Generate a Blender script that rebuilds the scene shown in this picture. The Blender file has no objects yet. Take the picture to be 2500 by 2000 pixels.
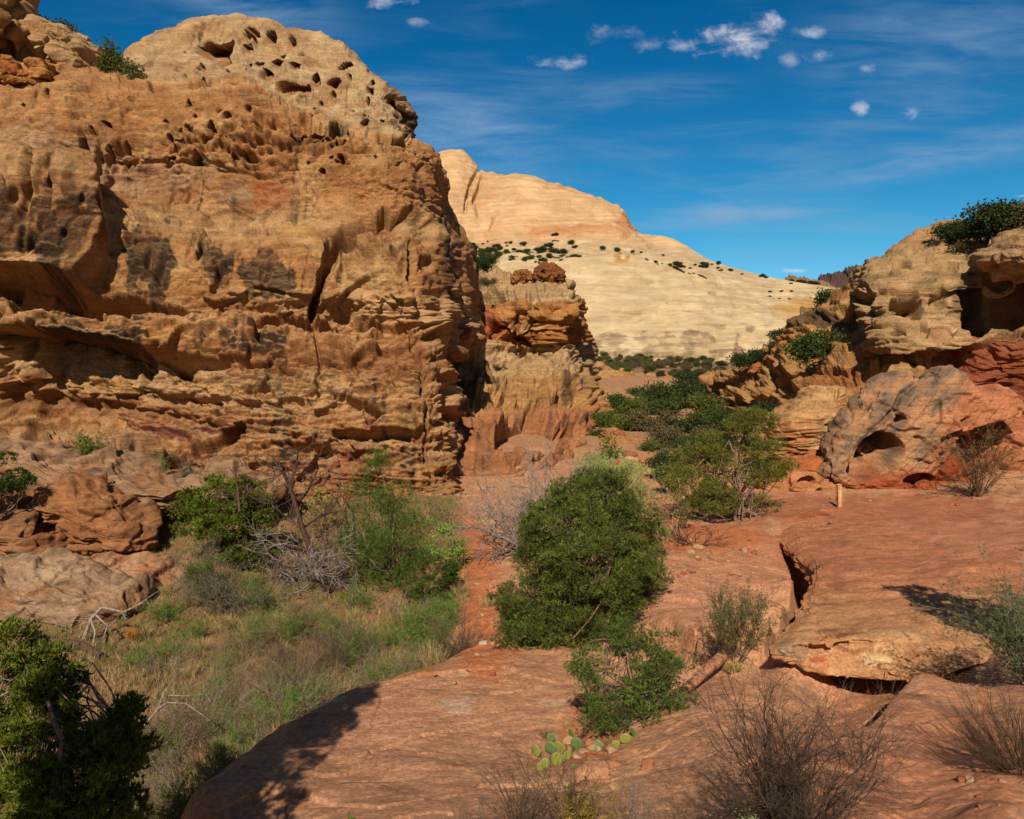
import bpy, math, random
import numpy as np
from mathutils import Vector
R = math.radians
scn = bpy.context.scene
COL = scn.collection

# ------------------------------------------------------------------ camera
F0 = 1800.0                       # focal length in units of a 2500 px wide picture
TH = math.atan(150 / F0)          # the camera looks 4.8 degrees down
CZ = 8.0                          # eye height above the wash
cam = bpy.data.cameras.new('camera')
cam.sensor_width = 36.0
cam.lens = F0 / 2500 * 36
cam.clip_end = 20000
cam.clip_start = 0.05
co = bpy.data.objects.new('camera', cam)
COL.objects.link(co)
co.location = (0, 0, CZ)
co.rotation_euler = (math.pi / 2 - TH, 0, 0)
scn.camera = co

# ------------------------------------------------------------------ light
SUN_AZ = R(7)       # light travels towards +Y and a little to +X
SUN_EL = R(42)
scn.view_settings.view_transform = 'Standard'
scn.view_settings.look = 'None'
scn.view_settings.gamma = 1.0
scn.view_settings.exposure = 0.24
sl = bpy.data.lights.new('sun', 'SUN')
sl.energy = 5.0
sl.angle = R(0.5)
sl.color = (1.0, 0.89, 0.72)
so = bpy.data.objects.new('sun', sl)
COL.objects.link(so)
d = Vector((math.sin(SUN_AZ) * math.cos(SUN_EL), math.cos(SUN_AZ) * math.cos(SUN_EL), -math.sin(SUN_EL)))
so.rotation_euler = d.to_track_quat('-Z', 'Y').to_euler()
so.location = (0, -20, 60)

world = bpy.data.worlds.new('World')
scn.world = world
world.use_nodes = True
wt = world.node_tree
wt.nodes.clear()


class NT:
    """tiny helper to write node graphs"""
    def __init__(s, t): s.t = t
    def n(s, k, **kw):
        x = s.t.nodes.new(k)
        for a, b in kw.items(): setattr(x, a, b)
        return x
    def put(s, sock, v):
        if hasattr(v, 'is_linked') or isinstance(v, bpy.types.NodeSocket): s.t.links.new(v, sock)
        else: sock.default_value = v
    def m(s, op, a, b=0.0, c=None, clamp=False):
        x = s.n('ShaderNodeMath', operation=op); x.use_clamp = clamp
        s.put(x.inputs[0], a); s.put(x.inputs[1], b)
        if c is not None: s.put(x.inputs[2], c)
        return x.outputs[0]
    def noise(s, vec, scale, detail=5, rough=0.55, dist=0.0):
        x = s.n('ShaderNodeTexNoise'); s.put(x.inputs['Vector'], vec)
        x.inputs['Scale'].default_value = scale; x.inputs['Detail'].default_value = detail
        x.inputs['Roughness'].default_value = rough; x.inputs['Distortion'].default_value = dist
        return x.outputs['Fac']
    def mapr(s, v, a, b, c=0.0, d=1.0, smooth=True):
        x = s.n('ShaderNodeMapRange'); x.interpolation_type = 'SMOOTHSTEP' if smooth else 'LINEAR'
        s.put(x.inputs[0], v)
        for i, q in enumerate((a, b, c, d)): x.inputs[i + 1].default_value = q
        return x.outputs[0]
    def mix(s, f, a, b, mode='MIX'):
        x = s.n('ShaderNodeMix', data_type='RGBA', blend_type=mode)
        s.put(x.inputs[0], f); s.put(x.inputs[6], a); s.put(x.inputs[7], b)
        return x.outputs[2]
    def comb(s, a, b, c):
        x = s.n('ShaderNodeCombineXYZ')
        for i, q in enumerate((a, b, c)): s.put(x.inputs[i], q)
        return x.outputs[0]
    def mapping(s, vec, loc=(0, 0, 0), rot=(0, 0, 0), sc=(1, 1, 1)):
        x = s.n('ShaderNodeMapping'); s.put(x.inputs[0], vec)
        x.inputs[1].default_value = loc; x.inputs[2].default_value = rot; x.inputs[3].default_value = sc
        return x.outputs[0]


def build_world():
    w = NT(wt)
    sky = w.n('ShaderNodeTexSky', sky_type='NISHITA')
    sky.sun_disc = False
    sky.sun_elevation = SUN_EL
    sky.sun_rotation = math.pi + SUN_AZ
    sky.altitude = 1700; sky.air_density = 1.0; sky.dust_density = 0.3; sky.ozone_density = 2.5
    tc = w.n('ShaderNodeTexCoord')
    sep = w.n('ShaderNodeSeparateXYZ'); wt.links.new(tc.outputs['Generated'], sep.inputs[0])
    yy = w.m('MAXIMUM', sep.outputs[1], 0.05)
    u = w.m('DIVIDE', sep.outputs[0], yy)
    v = w.m('DIVIDE', sep.outputs[2], yy)
    uv = w.comb(u, v, 0.0)
    hs = w.n('ShaderNodeHueSaturation'); wt.links.new(sky.outputs[0], hs.inputs['Color'])
    hs.inputs['Hue'].default_value = 0.497; hs.inputs['Saturation'].default_value = 1.42
    hs.inputs['Value'].default_value = 0.92
    skyc = w.mix(1.0, hs.outputs[0], (0.50, 0.98, 0.93, 1), 'MULTIPLY')
    skyc = w.mix(w.mapr(v, 0.05, 0.62, 1.0, 0.0), w.mix(1.0, skyc, (0.75, 0.82, 0.86, 1), 'MULTIPLY'), skyc)
    skyc = w.mix(w.mapr(v, -0.05, 0.17, 1.0, 0.0), skyc, w.mix(1.0, sky.outputs[0], (0.30, 0.60, 1.0, 1), 'MULTIPLY'))
    away = w.mapr(sep.outputs[1], 0.25, 0.68, 1.0, 0.0)      # unseen sky round the sun and overhead: less blue, dimmed to weaken fill light
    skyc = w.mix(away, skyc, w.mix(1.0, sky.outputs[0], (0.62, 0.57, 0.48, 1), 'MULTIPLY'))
    # cirrus veils, streaked along a shallow angle
    q = w.mapping(uv, rot=(0, 0, R(-9)), sc=(1.3, 9.0, 1))
    n1 = w.noise(q, 2.2, 8, 0.62, 0.6)
    q2 = w.mapping(uv, loc=(3, 1, 0), rot=(0, 0, R(-14)), sc=(1.0, 2.2, 1))
    n2 = w.noise(q2, 1.6, 3, 0.5)
    ci = w.m('MULTIPLY', w.mapr(n1, 0.42, 0.78), w.mapr(n2, 0.38, 0.62))
    def ell(cx, cy, rx, ry, rot=0.0):
        a = w.m('SUBTRACT', u, (cx - 1250) / F0); b = w.m('SUBTRACT', v, (850 - cy) / F0)
        if rot:
            cs, sn = math.cos(rot), math.sin(rot)
            a2 = w.m('ADD', w.m('MULTIPLY', a, cs), w.m('MULTIPLY', b, sn))
            b2 = w.m('SUBTRACT', w.m('MULTIPLY', b, cs), w.m('MULTIPLY', a, sn)); a, b = a2, b2
        a = w.m('MULTIPLY', a, F0 / rx); b = w.m('MULTIPLY', b, F0 / ry)
        r = w.m('SQRT', w.m('ADD', w.m('MULTIPLY', a, a), w.m('MULTIPLY', b, b)))
        return w.m('SUBTRACT', 1.0, r)
    # long wisps seen in the photograph
    q3 = w.mapping(uv, rot=(0, 0, R(-7)), sc=(1.2, 6.5, 1))
    n3 = w.noise(q3, 5.5, 7, 0.62, 0.5)
    wisps = None
    for (cx, cy, rx, ry, ro, s) in ((1780, 530, 440, 42, 5, .85), (2250, 395, 520, 66, 12, .7), (1130, 345, 360, 150, -16, .75),
                                    (620, 40, 330, 90, -4, .55), (2250, 120, 500, 170, 6, .45), (1500, 250, 420, 60, 3, .4),
                                    (2050, 330, 260, 26, 4, .3), (1500, 380, 300, 60, -6, .22)):
        e = w.m('MULTIPLY', w.mapr(ell(cx, cy, rx, ry, R(ro)), 0.0, 0.9), s)
        wisps = e if wisps is None else w.m('MAXIMUM', wisps, e)
    wi = w.m('MULTIPLY', wisps, w.mapr(n3, 0.30, 0.78))
    # small cumulus scraps
    n4 = w.noise(w.mapping(uv, sc=(1, 1.5, 1)), 24.0, 10, 0.62, 0.2)
    cu = None
    for (cx, cy, rx, ry, s) in ((1790, 124, 150, 56, 1.0), (1850, 92, 66, 42, 1.0), (1935, 112, 90, 20, .6), (1500, 112, 80, 34, .45), (1560, 140, 60, 22, .4),
                                (1375, 178, 90, 24, .7), (1985, 165, 60, 20, .55), (1900, 175, 36, 28, .4), (2198, 288, 40, 26, .85), (2075, 285, 30, 24, .7),
                                (965, 40, 75, 26, .8), (855, 12, 60, 34, .8), (1028, 88, 34, 18, .6), (1925, 664, 42, 8, .9), (2080, 193, 34, 14, .5),
                                (1640, 142, 40, 20, .5), (1100, 5, 34, 20, .5), (2480, 487, 40, 6, .7)):
        e = w.m('MULTIPLY', w.mapr(w.m('ADD', ell(cx, cy, rx, ry), w.m('MULTIPLY', w.m('SUBTRACT', n4, 0.57), 2.7)), 0.0, 1.15), s)
        cu = e if cu is None else w.m('MAXIMUM', cu, e)
    cloud = w.mix(w.mapr(n4, 0.35, 0.6), (3.4, 3.9, 5.2, 1), (6.4, 6.5, 7.2, 1))
    c1 = w.mix(w.m('MULTIPLY', w.m('SUBTRACT', 1.0, away), w.m('ADD', w.m('MULTIPLY', ci, 0.38), w.m('MULTIPLY', wi, 0.85), clamp=True)), skyc, (2.6, 3.9, 5.6, 1))
    c2 = w.mix(cu, c1, cloud)
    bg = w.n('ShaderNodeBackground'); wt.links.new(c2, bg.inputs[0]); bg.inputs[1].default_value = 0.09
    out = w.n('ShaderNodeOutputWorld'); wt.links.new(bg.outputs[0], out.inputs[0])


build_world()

# ------------------------------------------------------------------ geometry helpers
cT, sT = math.cos(TH), math.sin(TH)


def ray(px, py):
    x = (px - 1250) / F0; u = (1000 - py) / F0
    return x, cT + sT * u, -sT + cT * u


def P(px, py, D):                       # the world point seen at (px, py) whose distance along Y is D
    x, y, z = ray(px, py); t = D / y
    return np.array((x * t, D, z * t + CZ))


def G(px, py, drop):                    # the world point seen at (px, py) lying drop metres below the eye
    x, y, z = ray(px, py); t = drop / -z
    return np.array((x * t, y * t, CZ - drop))


def proj(V):
    X, Y, Z = V[..., 0], V[..., 1], V[..., 2] - CZ
    f = cT * Y - sT * Z; u = sT * Y + cT * Z
    f = np.maximum(f, 0.1)
    return 1250 + F0 * X / f, 1000 - F0 * u / f


def smooth(a, b, x):
    t = np.clip((x - a) / (b - a), 0, 1)
    return t * t * (3 - 2 * t)


_rs = np.random.RandomState(7)
_perm = _rs.permutation(256).astype(np.int32)
_perm = np.concatenate([_perm, _perm, _perm])
_g = _rs.normal(size=(256, 3)); _g /= np.linalg.norm(_g, axis=1)[:, None]
_g = _g.astype(np.float32) * 1.6


from concurrent.futures import ThreadPoolExecutor
_pool = ThreadPoolExecutor(4)


def perlin(x, y, z):
    x, y, z = np.broadcast_arrays(np.asarray(x, np.float32), np.asarray(y, np.float32), np.asarray(z, np.float32))
    if x.size < 40000: return _perlin(x, y, z)
    sh = x.shape; x, y, z = x.ravel(), y.ravel(), z.ravel()
    k = np.linspace(0, x.size, 1 + max(4, x.size // 60000)).astype(int)
    return np.concatenate(list(_pool.map(lambda i: _perlin(x[k[i]:k[i + 1]], y[k[i]:k[i + 1]], z[k[i]:k[i + 1]]), range(len(k) - 1)))).reshape(sh)


def worley(V, sc, off=0):
    sh = V.shape[:-1]; v = V.reshape(-1, 3)
    k = np.linspace(0, len(v), 1 + max(4, len(v) // 30000)).astype(int)
    r = list(_pool.map(lambda i: _worley(v[k[i]:k[i + 1]], sc, off), range(len(k) - 1)))
    return tuple(np.concatenate([q[j] for q in r]).reshape(sh) for j in range(3))


def _perlin(x, y, z):
    x = np.asarray(x, np.float32); y = np.asarray(y, np.float32); z = np.asarray(z, np.float32)
    x, y, z = np.broadcast_arrays(x, y, z)
    xf, yf, zf = np.floor(x), np.floor(y), np.floor(z)
    xi, yi, zi = xf.astype(np.int32) & 255, yf.astype(np.int32) & 255, zf.astype(np.int32) & 255
    fx, fy, fz = x - xf, y - yf, z - zf
    u = fx * fx * fx * (fx * (fx * 6 - 15) + 10); v = fy * fy * fy * (fy * (fy * 6 - 15) + 10); w = fz * fz * fz * (fz * (fz * 6 - 15) + 10)
    out = 0
    for dx in (0, 1):
        wx = u if dx else 1 - u
        a = _perm[(xi + dx) & 255]
        for dy in (0, 1):
            wy = v if dy else 1 - v
            b = _perm[(a + yi + dy) & 255]
            for dz in (0, 1):
                wz = w if dz else 1 - w
                g = _g[_perm[(b + zi + dz) & 255]]
                out = out + wx * wy * wz * (g[..., 0] * (fx - dx) + g[..., 1] * (fy - dy) + g[..., 2] * (fz - dz))
    return out


def fbm(V, sc, octv=4, gain=0.5, off=0.0):
    """sc: scalar or (sx, sy, sz) frequency per metre"""
    s = np.array(sc if hasattr(sc, '__len__') else (sc,) * 3, float)
    o, a = 0, 1.0
    for k in range(octv):
        o = o + a * perlin(V[..., 0] * s[0] + off + 17.3 * k, V[..., 1] * s[1] + off * 1.7 + 5.1 * k, V[..., 2] * s[2] + off * .6 + 9.7 * k)
        a *= gain; s = s * 2.03
    return o


def _worley(V, sc, off=0):
    s = np.array(sc if hasattr(sc, '__len__') else (sc,) * 3, float)
    p = (V * s + off).astype(np.float32)
    c = np.floor(p).astype(np.int32)
    f1 = np.full(p.shape[:-1], 9.0, np.float32); f2 = f1.copy(); idn = np.zeros(p.shape[:-1], np.int32)
    for dx in (-1, 0, 1):
        for dy in (-1, 0, 1):
            for dz in (-1, 0, 1):
                q = c + np.array((dx, dy, dz))
                h = _perm[(_perm[(_perm[q[..., 0] & 255] + q[..., 1]) & 255] + q[..., 2]) & 255]
                fp = q + np.stack([_perm[h + 11] / 256., _perm[h + 57] / 256., _perm[h + 101] / 256.], -1)
                dd = np.sqrt(((fp - p) ** 2).sum(-1)).astype(np.float32)
                nearer = dd < f1
                f2 = np.where(nearer, f1, np.minimum(f2, dd))
                idn = np.where(nearer, h, idn); f1 = np.where(nearer, dd, f1)
    return f1, f2, idn / 255.0


def _facets(v, s, off):
    p = (v * s + off).astype(np.float32); c = np.floor(p).astype(np.int32)
    f1 = np.full(len(p), 9.0, np.float32); best = np.zeros(p.shape, np.float32); idn = np.zeros(len(p), np.int32)
    for dx in (-1, 0, 1):
        for dy in (-1, 0, 1):
            for dz in (-1, 0, 1):
                q = c + np.array((dx, dy, dz))
                h = _perm[(_perm[(_perm[q[:, 0] & 255] + q[:, 1]) & 255] + q[:, 2]) & 255]
                d = q + np.stack([_perm[h + 11] / 256., _perm[h + 57] / 256., _perm[h + 101] / 256.], -1) - p
                dd = (d * d).sum(-1); m = dd < f1
                f1 = np.where(m, dd, f1); idn = np.where(m, h, idn); best = np.where(m[:, None], d, best)
    t = _g[_perm[idn + 33]]
    return ((idn / 255. - .5) + .9 * (t * best).sum(-1)).astype(np.float32)


def facets(V, sc, off=0.0, warp=.12):
    """broken rock: every cell is a block with its own standing and its own tilted face"""
    s = np.array(sc if hasattr(sc, '__len__') else (sc,) * 3, float)
    W = V + warp / s * np.stack([perlin(V[..., 0] * s[0] * 1.5, V[..., 1] * s[1] * 1.5, V[..., 2] * s[2] * 1.5 + k * 7) for k in range(3)], -1)
    sh = V.shape[:-1]; v = W.reshape(-1, 3); k = np.linspace(0, len(v), 1 + max(4, len(v) // 30000)).astype(int)
    return np.concatenate(list(_pool.map(lambda i: _facets(v[k[i]:k[i + 1]], s, off), range(len(k) - 1)))).reshape(sh)


def srgb(r, g, b):
    c = np.array((r, g, b), float) / 255
    return np.where(c < .04045, c / 12.92, ((c + .055) / 1.055) ** 2.4)


TONE = np.array((0.84, 0.86, 0.82), np.float32)      # measured picture tones -> reflectance


def mesh_from(name, V, faces, mat, parent=None, col=None, smooth_sh=True, loc=None):
    """faces: list of integer arrays (n, k)"""
    V = np.asarray(V, np.float32).reshape(-1, 3)
    if loc is not None: V = V - np.asarray(loc, np.float32)
    me = bpy.data.meshes.new(name)
    me.vertices.add(len(V)); me.vertices.foreach_set('co', V.ravel())
    faces = [np.asarray(f, np.int32) for f in faces if len(f)]
    nl = sum(f.size for f in faces); nf = sum(len(f) for f in faces)
    me.loops.add(nl); me.polygons.add(nf)
    me.loops.foreach_set('vertex_index', np.concatenate([f.ravel() for f in faces]))
    tot = np.concatenate([np.full(len(f), f.shape[1], np.int32) for f in faces])
    st = np.concatenate([[0], np.cumsum(tot)[:-1]]).astype(np.int32)
    me.polygons.foreach_set('loop_start', st)
    me.polygons.foreach_set('loop_total', tot)
    me.polygons.foreach_set('use_smooth', np.full(nf, smooth_sh, bool))
    if col is not None:
        a = me.color_attributes.new('Col', 'FLOAT_COLOR', 'POINT')
        c = np.ones((len(V), 4), np.float32); c[:, :3] = np.asarray(col, np.float32).reshape(-1, 3) * TONE
        a.data.foreach_set('color', c.ravel())
    me.update(calc_edges=True)
    me.materials.append(mat)
    o = bpy.data.objects.new(name, me)
    COL.objects.link(o)
    if parent is not None: o.parent = parent
    return o


def grid_faces(n, m):
    i = np.arange(n - 1)[:, None] * m + np.arange(m - 1)[None]
    return np.stack([i, i + m, i + m + 1, i + 1], -1).reshape(-1, 4)


def thing(name, label, cat, loc, group=None, kind=None):
    o = bpy.data.objects.new(name, None); COL.objects.link(o)
    o.location = tuple(float(q) for q in loc); o.empty_display_size = .2
    o['label'] = label; o['category'] = cat
    if group: o['group'] = group
    if kind: o['kind'] = kind
    return o


def tag(o, label=None, cat=None, group=None, kind=None):
    if label: o['label'] = label
    if cat: o['category'] = cat
    if group: o['group'] = group
    if kind: o['kind'] = kind
    return o


# ------------------------------------------------------------------ materials
def rock_mat(name, lam=1.0, scale=1.0, bump=0.5, dip=(0, 0, 0), grain=1.0):
    """sandstone: vertex colour, broken up by beds, blotches and grain; bump from the same"""
    m = bpy.data.materials.new(name); m.use_nodes = True
    t = m.node_tree; t.nodes.clear(); w = NT(t)
    at = w.n('ShaderNodeAttribute', attribute_name='Col')
    tc = w.n('ShaderNodeTexCoord')
    ob = tc.outputs['Object']
    lamv = w.mapping(ob, rot=dip, sc=(0.22 * scale, 0.22 * scale, 3.2 * scale))
    nl = w.noise(lamv, 1.6, 8, 0.66, 0.35)
    nb = w.noise(ob, 0.55 * scale, 5, 0.6, 0.3)
    ng = w.noise(ob, 7.0 * scale, 7, 0.68)
    nf = w.noise(ob, 26.0 * scale, 3, 0.6)
    c = w.mix(w.mapr(nl, 0.35, 0.62, 0.0, 0.75 * lam), at.outputs['Color'], w.mix(1.0, at.outputs['Color'], (0.68, 0.62, 0.58, 1), 'MULTIPLY'))
    c = w.mix(w.mapr(nb, 0.45, 0.64, 0.0, 0.75), c, w.mix(1.0, c, (1.22, 1.26, 1.30, 1), 'MULTIPLY'))
    c = w.mix(w.mapr(ng, 0.36, 0.66, 0.55 * grain, 0.0), c, w.mix(1.0, c, (0.58, 0.52, 0.5, 1), 'MULTIPLY'))
    c = w.mix(w.mapr(nf, 0.4, 0.62, 0.25 * grain, 0.0), c, w.mix(1.0, c, (0.7, 0.68, 0.66, 1), 'MULTIPLY'))
    rn = w.n('ShaderNodeTexNoise', noise_type='RIDGED_MULTIFRACTAL'); t.links.new(w.mapping(ob, sc=(1, 1, 1.7)), rn.inputs['Vector'])
    rn.inputs['Scale'].default_value = 1.3 * scale; rn.inputs['Detail'].default_value = 6; rn.inputs['Roughness'].default_value = 0.6; rn.inputs['Distortion'].default_value = 0.4
    h = w.m('ADD', w.m('MULTIPLY', nl, 0.55 * lam), w.m('ADD', w.m('MULTIPLY', ng, 0.60), w.m('MULTIPLY', nf, 0.12)))
    h = w.m('SUBTRACT', h, w.m('MULTIPLY', rn.outputs['Fac'], 0.16 * grain))
    wv = w.n('ShaderNodeVectorMath', operation='ADD'); dn = w.n('ShaderNodeTexNoise'); t.links.new(ob, dn.inputs['Vector']); dn.inputs['Scale'].default_value = 1.6 * scale
    sc_ = w.n('ShaderNodeVectorMath', operation='SCALE'); t.links.new(dn.outputs['Color'], sc_.inputs[0]); sc_.inputs['Scale'].default_value = 0.5 / scale
    t.links.new(ob, wv.inputs[0]); t.links.new(sc_.outputs[0], wv.inputs[1])
    for vs, amp in ((1.3, 0.34), (3.6, 0.16)):
        vo = w.n('ShaderNodeTexVoronoi'); vo.inputs['Scale'].default_value = vs * scale
        t.links.new(w.mapping(wv.outputs[0], rot=dip, sc=(1, 1, 2.3)), vo.inputs['Vector'])
        vr = w.n('ShaderNodeSeparateColor'); t.links.new(vo.outputs['Color'], vr.inputs[0])
        h = w.m('ADD', h, w.m('MULTIPLY', vr.outputs[0], amp * grain))
        c = w.mix(w.m('MULTIPLY', vr.outputs[1], 0.30 * grain), c, w.mix(1.0, c, (0.72, 0.66, 0.62, 1), 'MULTIPLY'))
    bp = w.n('ShaderNodeBump'); bp.inputs['Strength'].default_value = bump; bp.inputs['Distance'].default_value = 0.30 / scale
    t.links.new(h, bp.inputs['Height'])
    b = w.n('ShaderNodeBsdfPrincipled')
    t.links.new(c, b.inputs['Base Color']); b.inputs['Roughness'].default_value = 0.92
    b.inputs['Specular IOR Level'].default_value = 0.15
    t.links.new(bp.outputs[0], b.inputs['Normal'])
    o = w.n('ShaderNodeOutputMaterial'); t.links.new(b.outputs[0], o.inputs[0])
    return m


def leaf_mat(name, trans=0.25):
    m = bpy.data.materials.new(name); m.use_nodes = True
    t = m.node_tree; t.nodes.clear(); w = NT(t)
    at = w.n('ShaderNodeAttribute', attribute_name='Col')
    b = w.n('ShaderNodeBsdfPrincipled'); t.links.new(at.outputs['Color'], b.inputs['Base Color'])
    b.inputs['Roughness'].default_value = 0.6; b.inputs['Specular IOR Level'].default_value = 0.25
    tr = w.n('ShaderNodeBsdfTranslucent'); t.links.new(at.outputs['Color'], tr.inputs['Color'])
    mx = w.n('ShaderNodeMixShader'); mx.inputs[0].default_value = trans
    t.links.new(b.outputs[0], mx.inputs[1]); t.links.new(tr.outputs[0], mx.inputs[2])
    o = w.n('ShaderNodeOutputMaterial'); t.links.new(mx.outputs[0], o.inputs[0])
    return m


def bark_mat(name, c1, c2, sc=18):
    m = bpy.data.materials.new(name); m.use_nodes = True
    t = m.node_tree; t.nodes.clear(); w = NT(t)
    tc = w.n('ShaderNodeTexCoord')
    n = w.noise(w.mapping(tc.outputs['Object'], sc=(1, 1, .25)), sc, 6, 0.65)
    c = w.mix(w.mapr(n, 0.35, 0.65), tuple(c1) + (1,), tuple(c2) + (1,))
    b = w.n('ShaderNodeBsdfPrincipled'); t.links.new(c, b.inputs['Base Color']); b.inputs['Roughness'].default_value = 0.9
    bp = w.n('ShaderNodeBump'); bp.inputs['Strength'].default_value = 0.6; bp.inputs['Distance'].default_value = 0.02
    t.links.new(n, bp.inputs['Height']); t.links.new(bp.outputs[0], b.inputs['Normal'])
    o = w.n('ShaderNodeOutputMaterial'); t.links.new(b.outputs[0], o.inputs[0])
    return m


M_CLIFF = rock_mat('cliff_sandstone', 0.7, 0.9, 0.85)
M_DOME = rock_mat('pale_far_sandstone', 0.8, 0.10, 0.28, grain=0.25, dip=(R(2), R(-1), 0))
M_TOWER = rock_mat('tower_sandstone', 0.8, 0.6, 0.75)
M_LEDGE = rock_mat('bedded_sandstone', 1.0, 1.5, 0.6, dip=(R(6), R(14), 0))
M_BOULDER = rock_mat('boulder_sandstone', 0.9, 1.2, 0.5, dip=(0, R(-48), 0))
M_STONE = rock_mat('loose_stone', 0.5, 3.0, 0.4)


def ground_mat():
    m = bpy.data.materials.new('slickrock_and_soil'); m.use_nodes = True
    t = m.node_tree; t.nodes.clear(); w = NT(t)
    at = w.n('ShaderNodeAttribute', attribute_name='Col')
    tc = w.n('ShaderNodeTexCoord'); ob = tc.outputs['Object']
    n1 = w.noise(w.mapping(ob, rot=(0, 0, R(24)), sc=(1.0, 1.7, 1.5)), 1.6, 9, 0.72, 0.8)
    n2 = w.noise(ob, 0.7, 4, 0.55)
    n3 = w.noise(ob, 14, 9, 0.75)
    n4 = w.noise(w.mapping(ob, rot=(0, 0, R(15)), sc=(1, 3.4, 1)), 5, 9, 0.74, 0.8)
    n5 = w.noise(w.mapping(ob, rot=(0, 0, R(20)), sc=(1, 2.2, 1)), 11, 5, 0.6, 0.3)
    c0 = at.outputs['Color']
    c = w.mix(w.mapr(n1, 0.42, 0.66, 0, 0.7), c0, w.mix(1.0, c0, (0.70, 0.62, 0.60, 1), 'MULTIPLY'))
    c = w.mix(w.mapr(n2, 0.44, 0.66, 0, 0.55), c, w.mix(1.0, c, (1.22, 1.22, 1.24, 1), 'MULTIPLY'))
    c = w.mix(w.mapr(n4, 0.54, 0.64, 0, 0.75), c, w.mix(1.0, c, (1.35, 1.22, 1.08, 1), 'MULTIPLY'))
    c = w.mix(w.mapr(n3, 0.38, 0.60, 0.85, 0.0), c, w.mix(1.0, c, (0.58, 0.52, 0.5, 1), 'MULTIPLY'))
    c = w.mix(w.mapr(n5, 0.60, 0.70, 0, 0.55), c, w.mix(1.0, c, (1.45, 1.3, 1.2, 1), 'MULTIPLY'))
    c = w.mix(w.mapr(n5, 0.36, 0.28, 0, 0.6), c, w.mix(1.0, c, (0.6, 0.5, 0.48, 1), 'MULTIPLY'))
    h = w.m('ADD', w.m('MULTIPLY', n1, 0.35), w.m('ADD', w.m('MULTIPLY', n3, 0.20), w.m('MULTIPLY', n4, 0.30)))
    bp = w.n('ShaderNodeBump'); bp.inputs['Strength'].default_value = 0.75; bp.inputs['Distance'].default_value = 0.14
    t.links.new(h, bp.inputs['Height'])
    b = w.n('ShaderNodeBsdfPrincipled'); t.links.new(c, b.inputs['Base Color'])
    b.inputs['Roughness'].default_value = 0.9; b.inputs['Specular IOR Level'].default_value = 0.2
    t.links.new(bp.outputs[0], b.inputs['Normal'])
    o = w.n('ShaderNodeOutputMaterial'); t.links.new(b.outputs[0], o.inputs[0])
    return m


M_GROUND = ground_mat()

# ------------------------------------------------------------------ relief builder for rock masses


def catmull(A, ns):
    """A (n, ..., 3) control, ns samples per segment -> dense along axis 0"""
    n = len(A); out = []
    Pm = np.concatenate([[2 * A[0] - A[1]], A, [2 * A[-1] - A[-2]]])
    for i in range(n - 1):
        p0, p1, p2, p3 = Pm[i], Pm[i + 1], Pm[i + 2], Pm[i + 3]
        t = np.arange(ns[i]) / ns[i]
        t = t.reshape((-1,) + (1,) * (A.ndim - 1))
        k = 0.42
        m1 = k * (p2 - p0); m2 = k * (p3 - p1)
        out.append((2 * t ** 3 - 3 * t ** 2 + 1) * p1 + (t ** 3 - 2 * t ** 2 + t) * m1 + (-2 * t ** 3 + 3 * t ** 2) * p2 + (t ** 3 - t ** 2) * m2)
    out.append(A[-1][None])
    return np.concatenate(out)


def normals(V):
    du = np.gradient(V, axis=0); dv = np.gradient(V, axis=1)
    n = np.cross(du, dv)
    n /= np.maximum(np.linalg.norm(n, axis=-1, keepdims=True), 1e-9)
    return n


def relief(rows, q=0.42, maxn=140, minn=3):
    A = np.array([[P(*c) for c in r] for r in rows])
    pxy = np.array([[(c[0], c[1]) for c in r] for r in rows], float)
    dr = np.linalg.norm(np.diff(pxy, axis=0), axis=-1).max(1)
    dc = np.linalg.norm(np.diff(pxy, axis=1), axis=-1).max(0)
    nr = [int(min(maxn, max(minn, math.ceil(x * q)))) for x in dr]
    nc = [int(min(maxn, max(minn, math.ceil(x * q)))) for x in dc]
    V = catmull(A, nr)
    V = catmull(np.swapaxes(V, 0, 1), nc)
    return np.swapaxes(V, 0, 1).copy()


def soften(D, n=1):
    for _ in range(n):
        for ax in (0, 1):
            D = .5 * D + .25 * (np.concatenate([np.take(D, [0], ax), np.take(D, range(D.shape[ax] - 1), ax)], ax) + np.concatenate([np.take(D, range(1, D.shape[ax]), ax), np.take(D, [-1], ax)], ax))
    return D


def rag(px, a, f, off):
    """ragged offset in px, for lips and edges"""
    return a * (perlin(px * f, off, .3) + .5 * perlin(px * f * 2.7, off + 3, .7) + .3 * perlin(px * f * 7, off + 9, .1))


def undercut(px, py, pts, depth, h, w=4, p=1.2, off=0.0, ragged=5):
    """recess below a lip line; depth may be a list along the line"""
    xs = [a for a, b in pts]; ys = [b for a, b in pts]
    dp = np.interp(px, xs, depth) if hasattr(depth, '__len__') else depth
    hh = np.interp(px, xs, h) if hasattr(h, '__len__') else h
    yl = np.interp(px, xs, ys) + rag(px, ragged, .02, off)
    dy = py - yl
    end = smooth(xs[0], xs[0] + 14, px) * smooth(xs[-1], xs[-1] - 14, px)
    brk = np.clip(1.0 + .7 * perlin(px * .018 + off, 2.2, off), .15, 1.5)
    return -dp * smooth(0, w, dy) * np.clip(1 - dy / hh, 0, 1) ** p * end * brk


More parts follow.
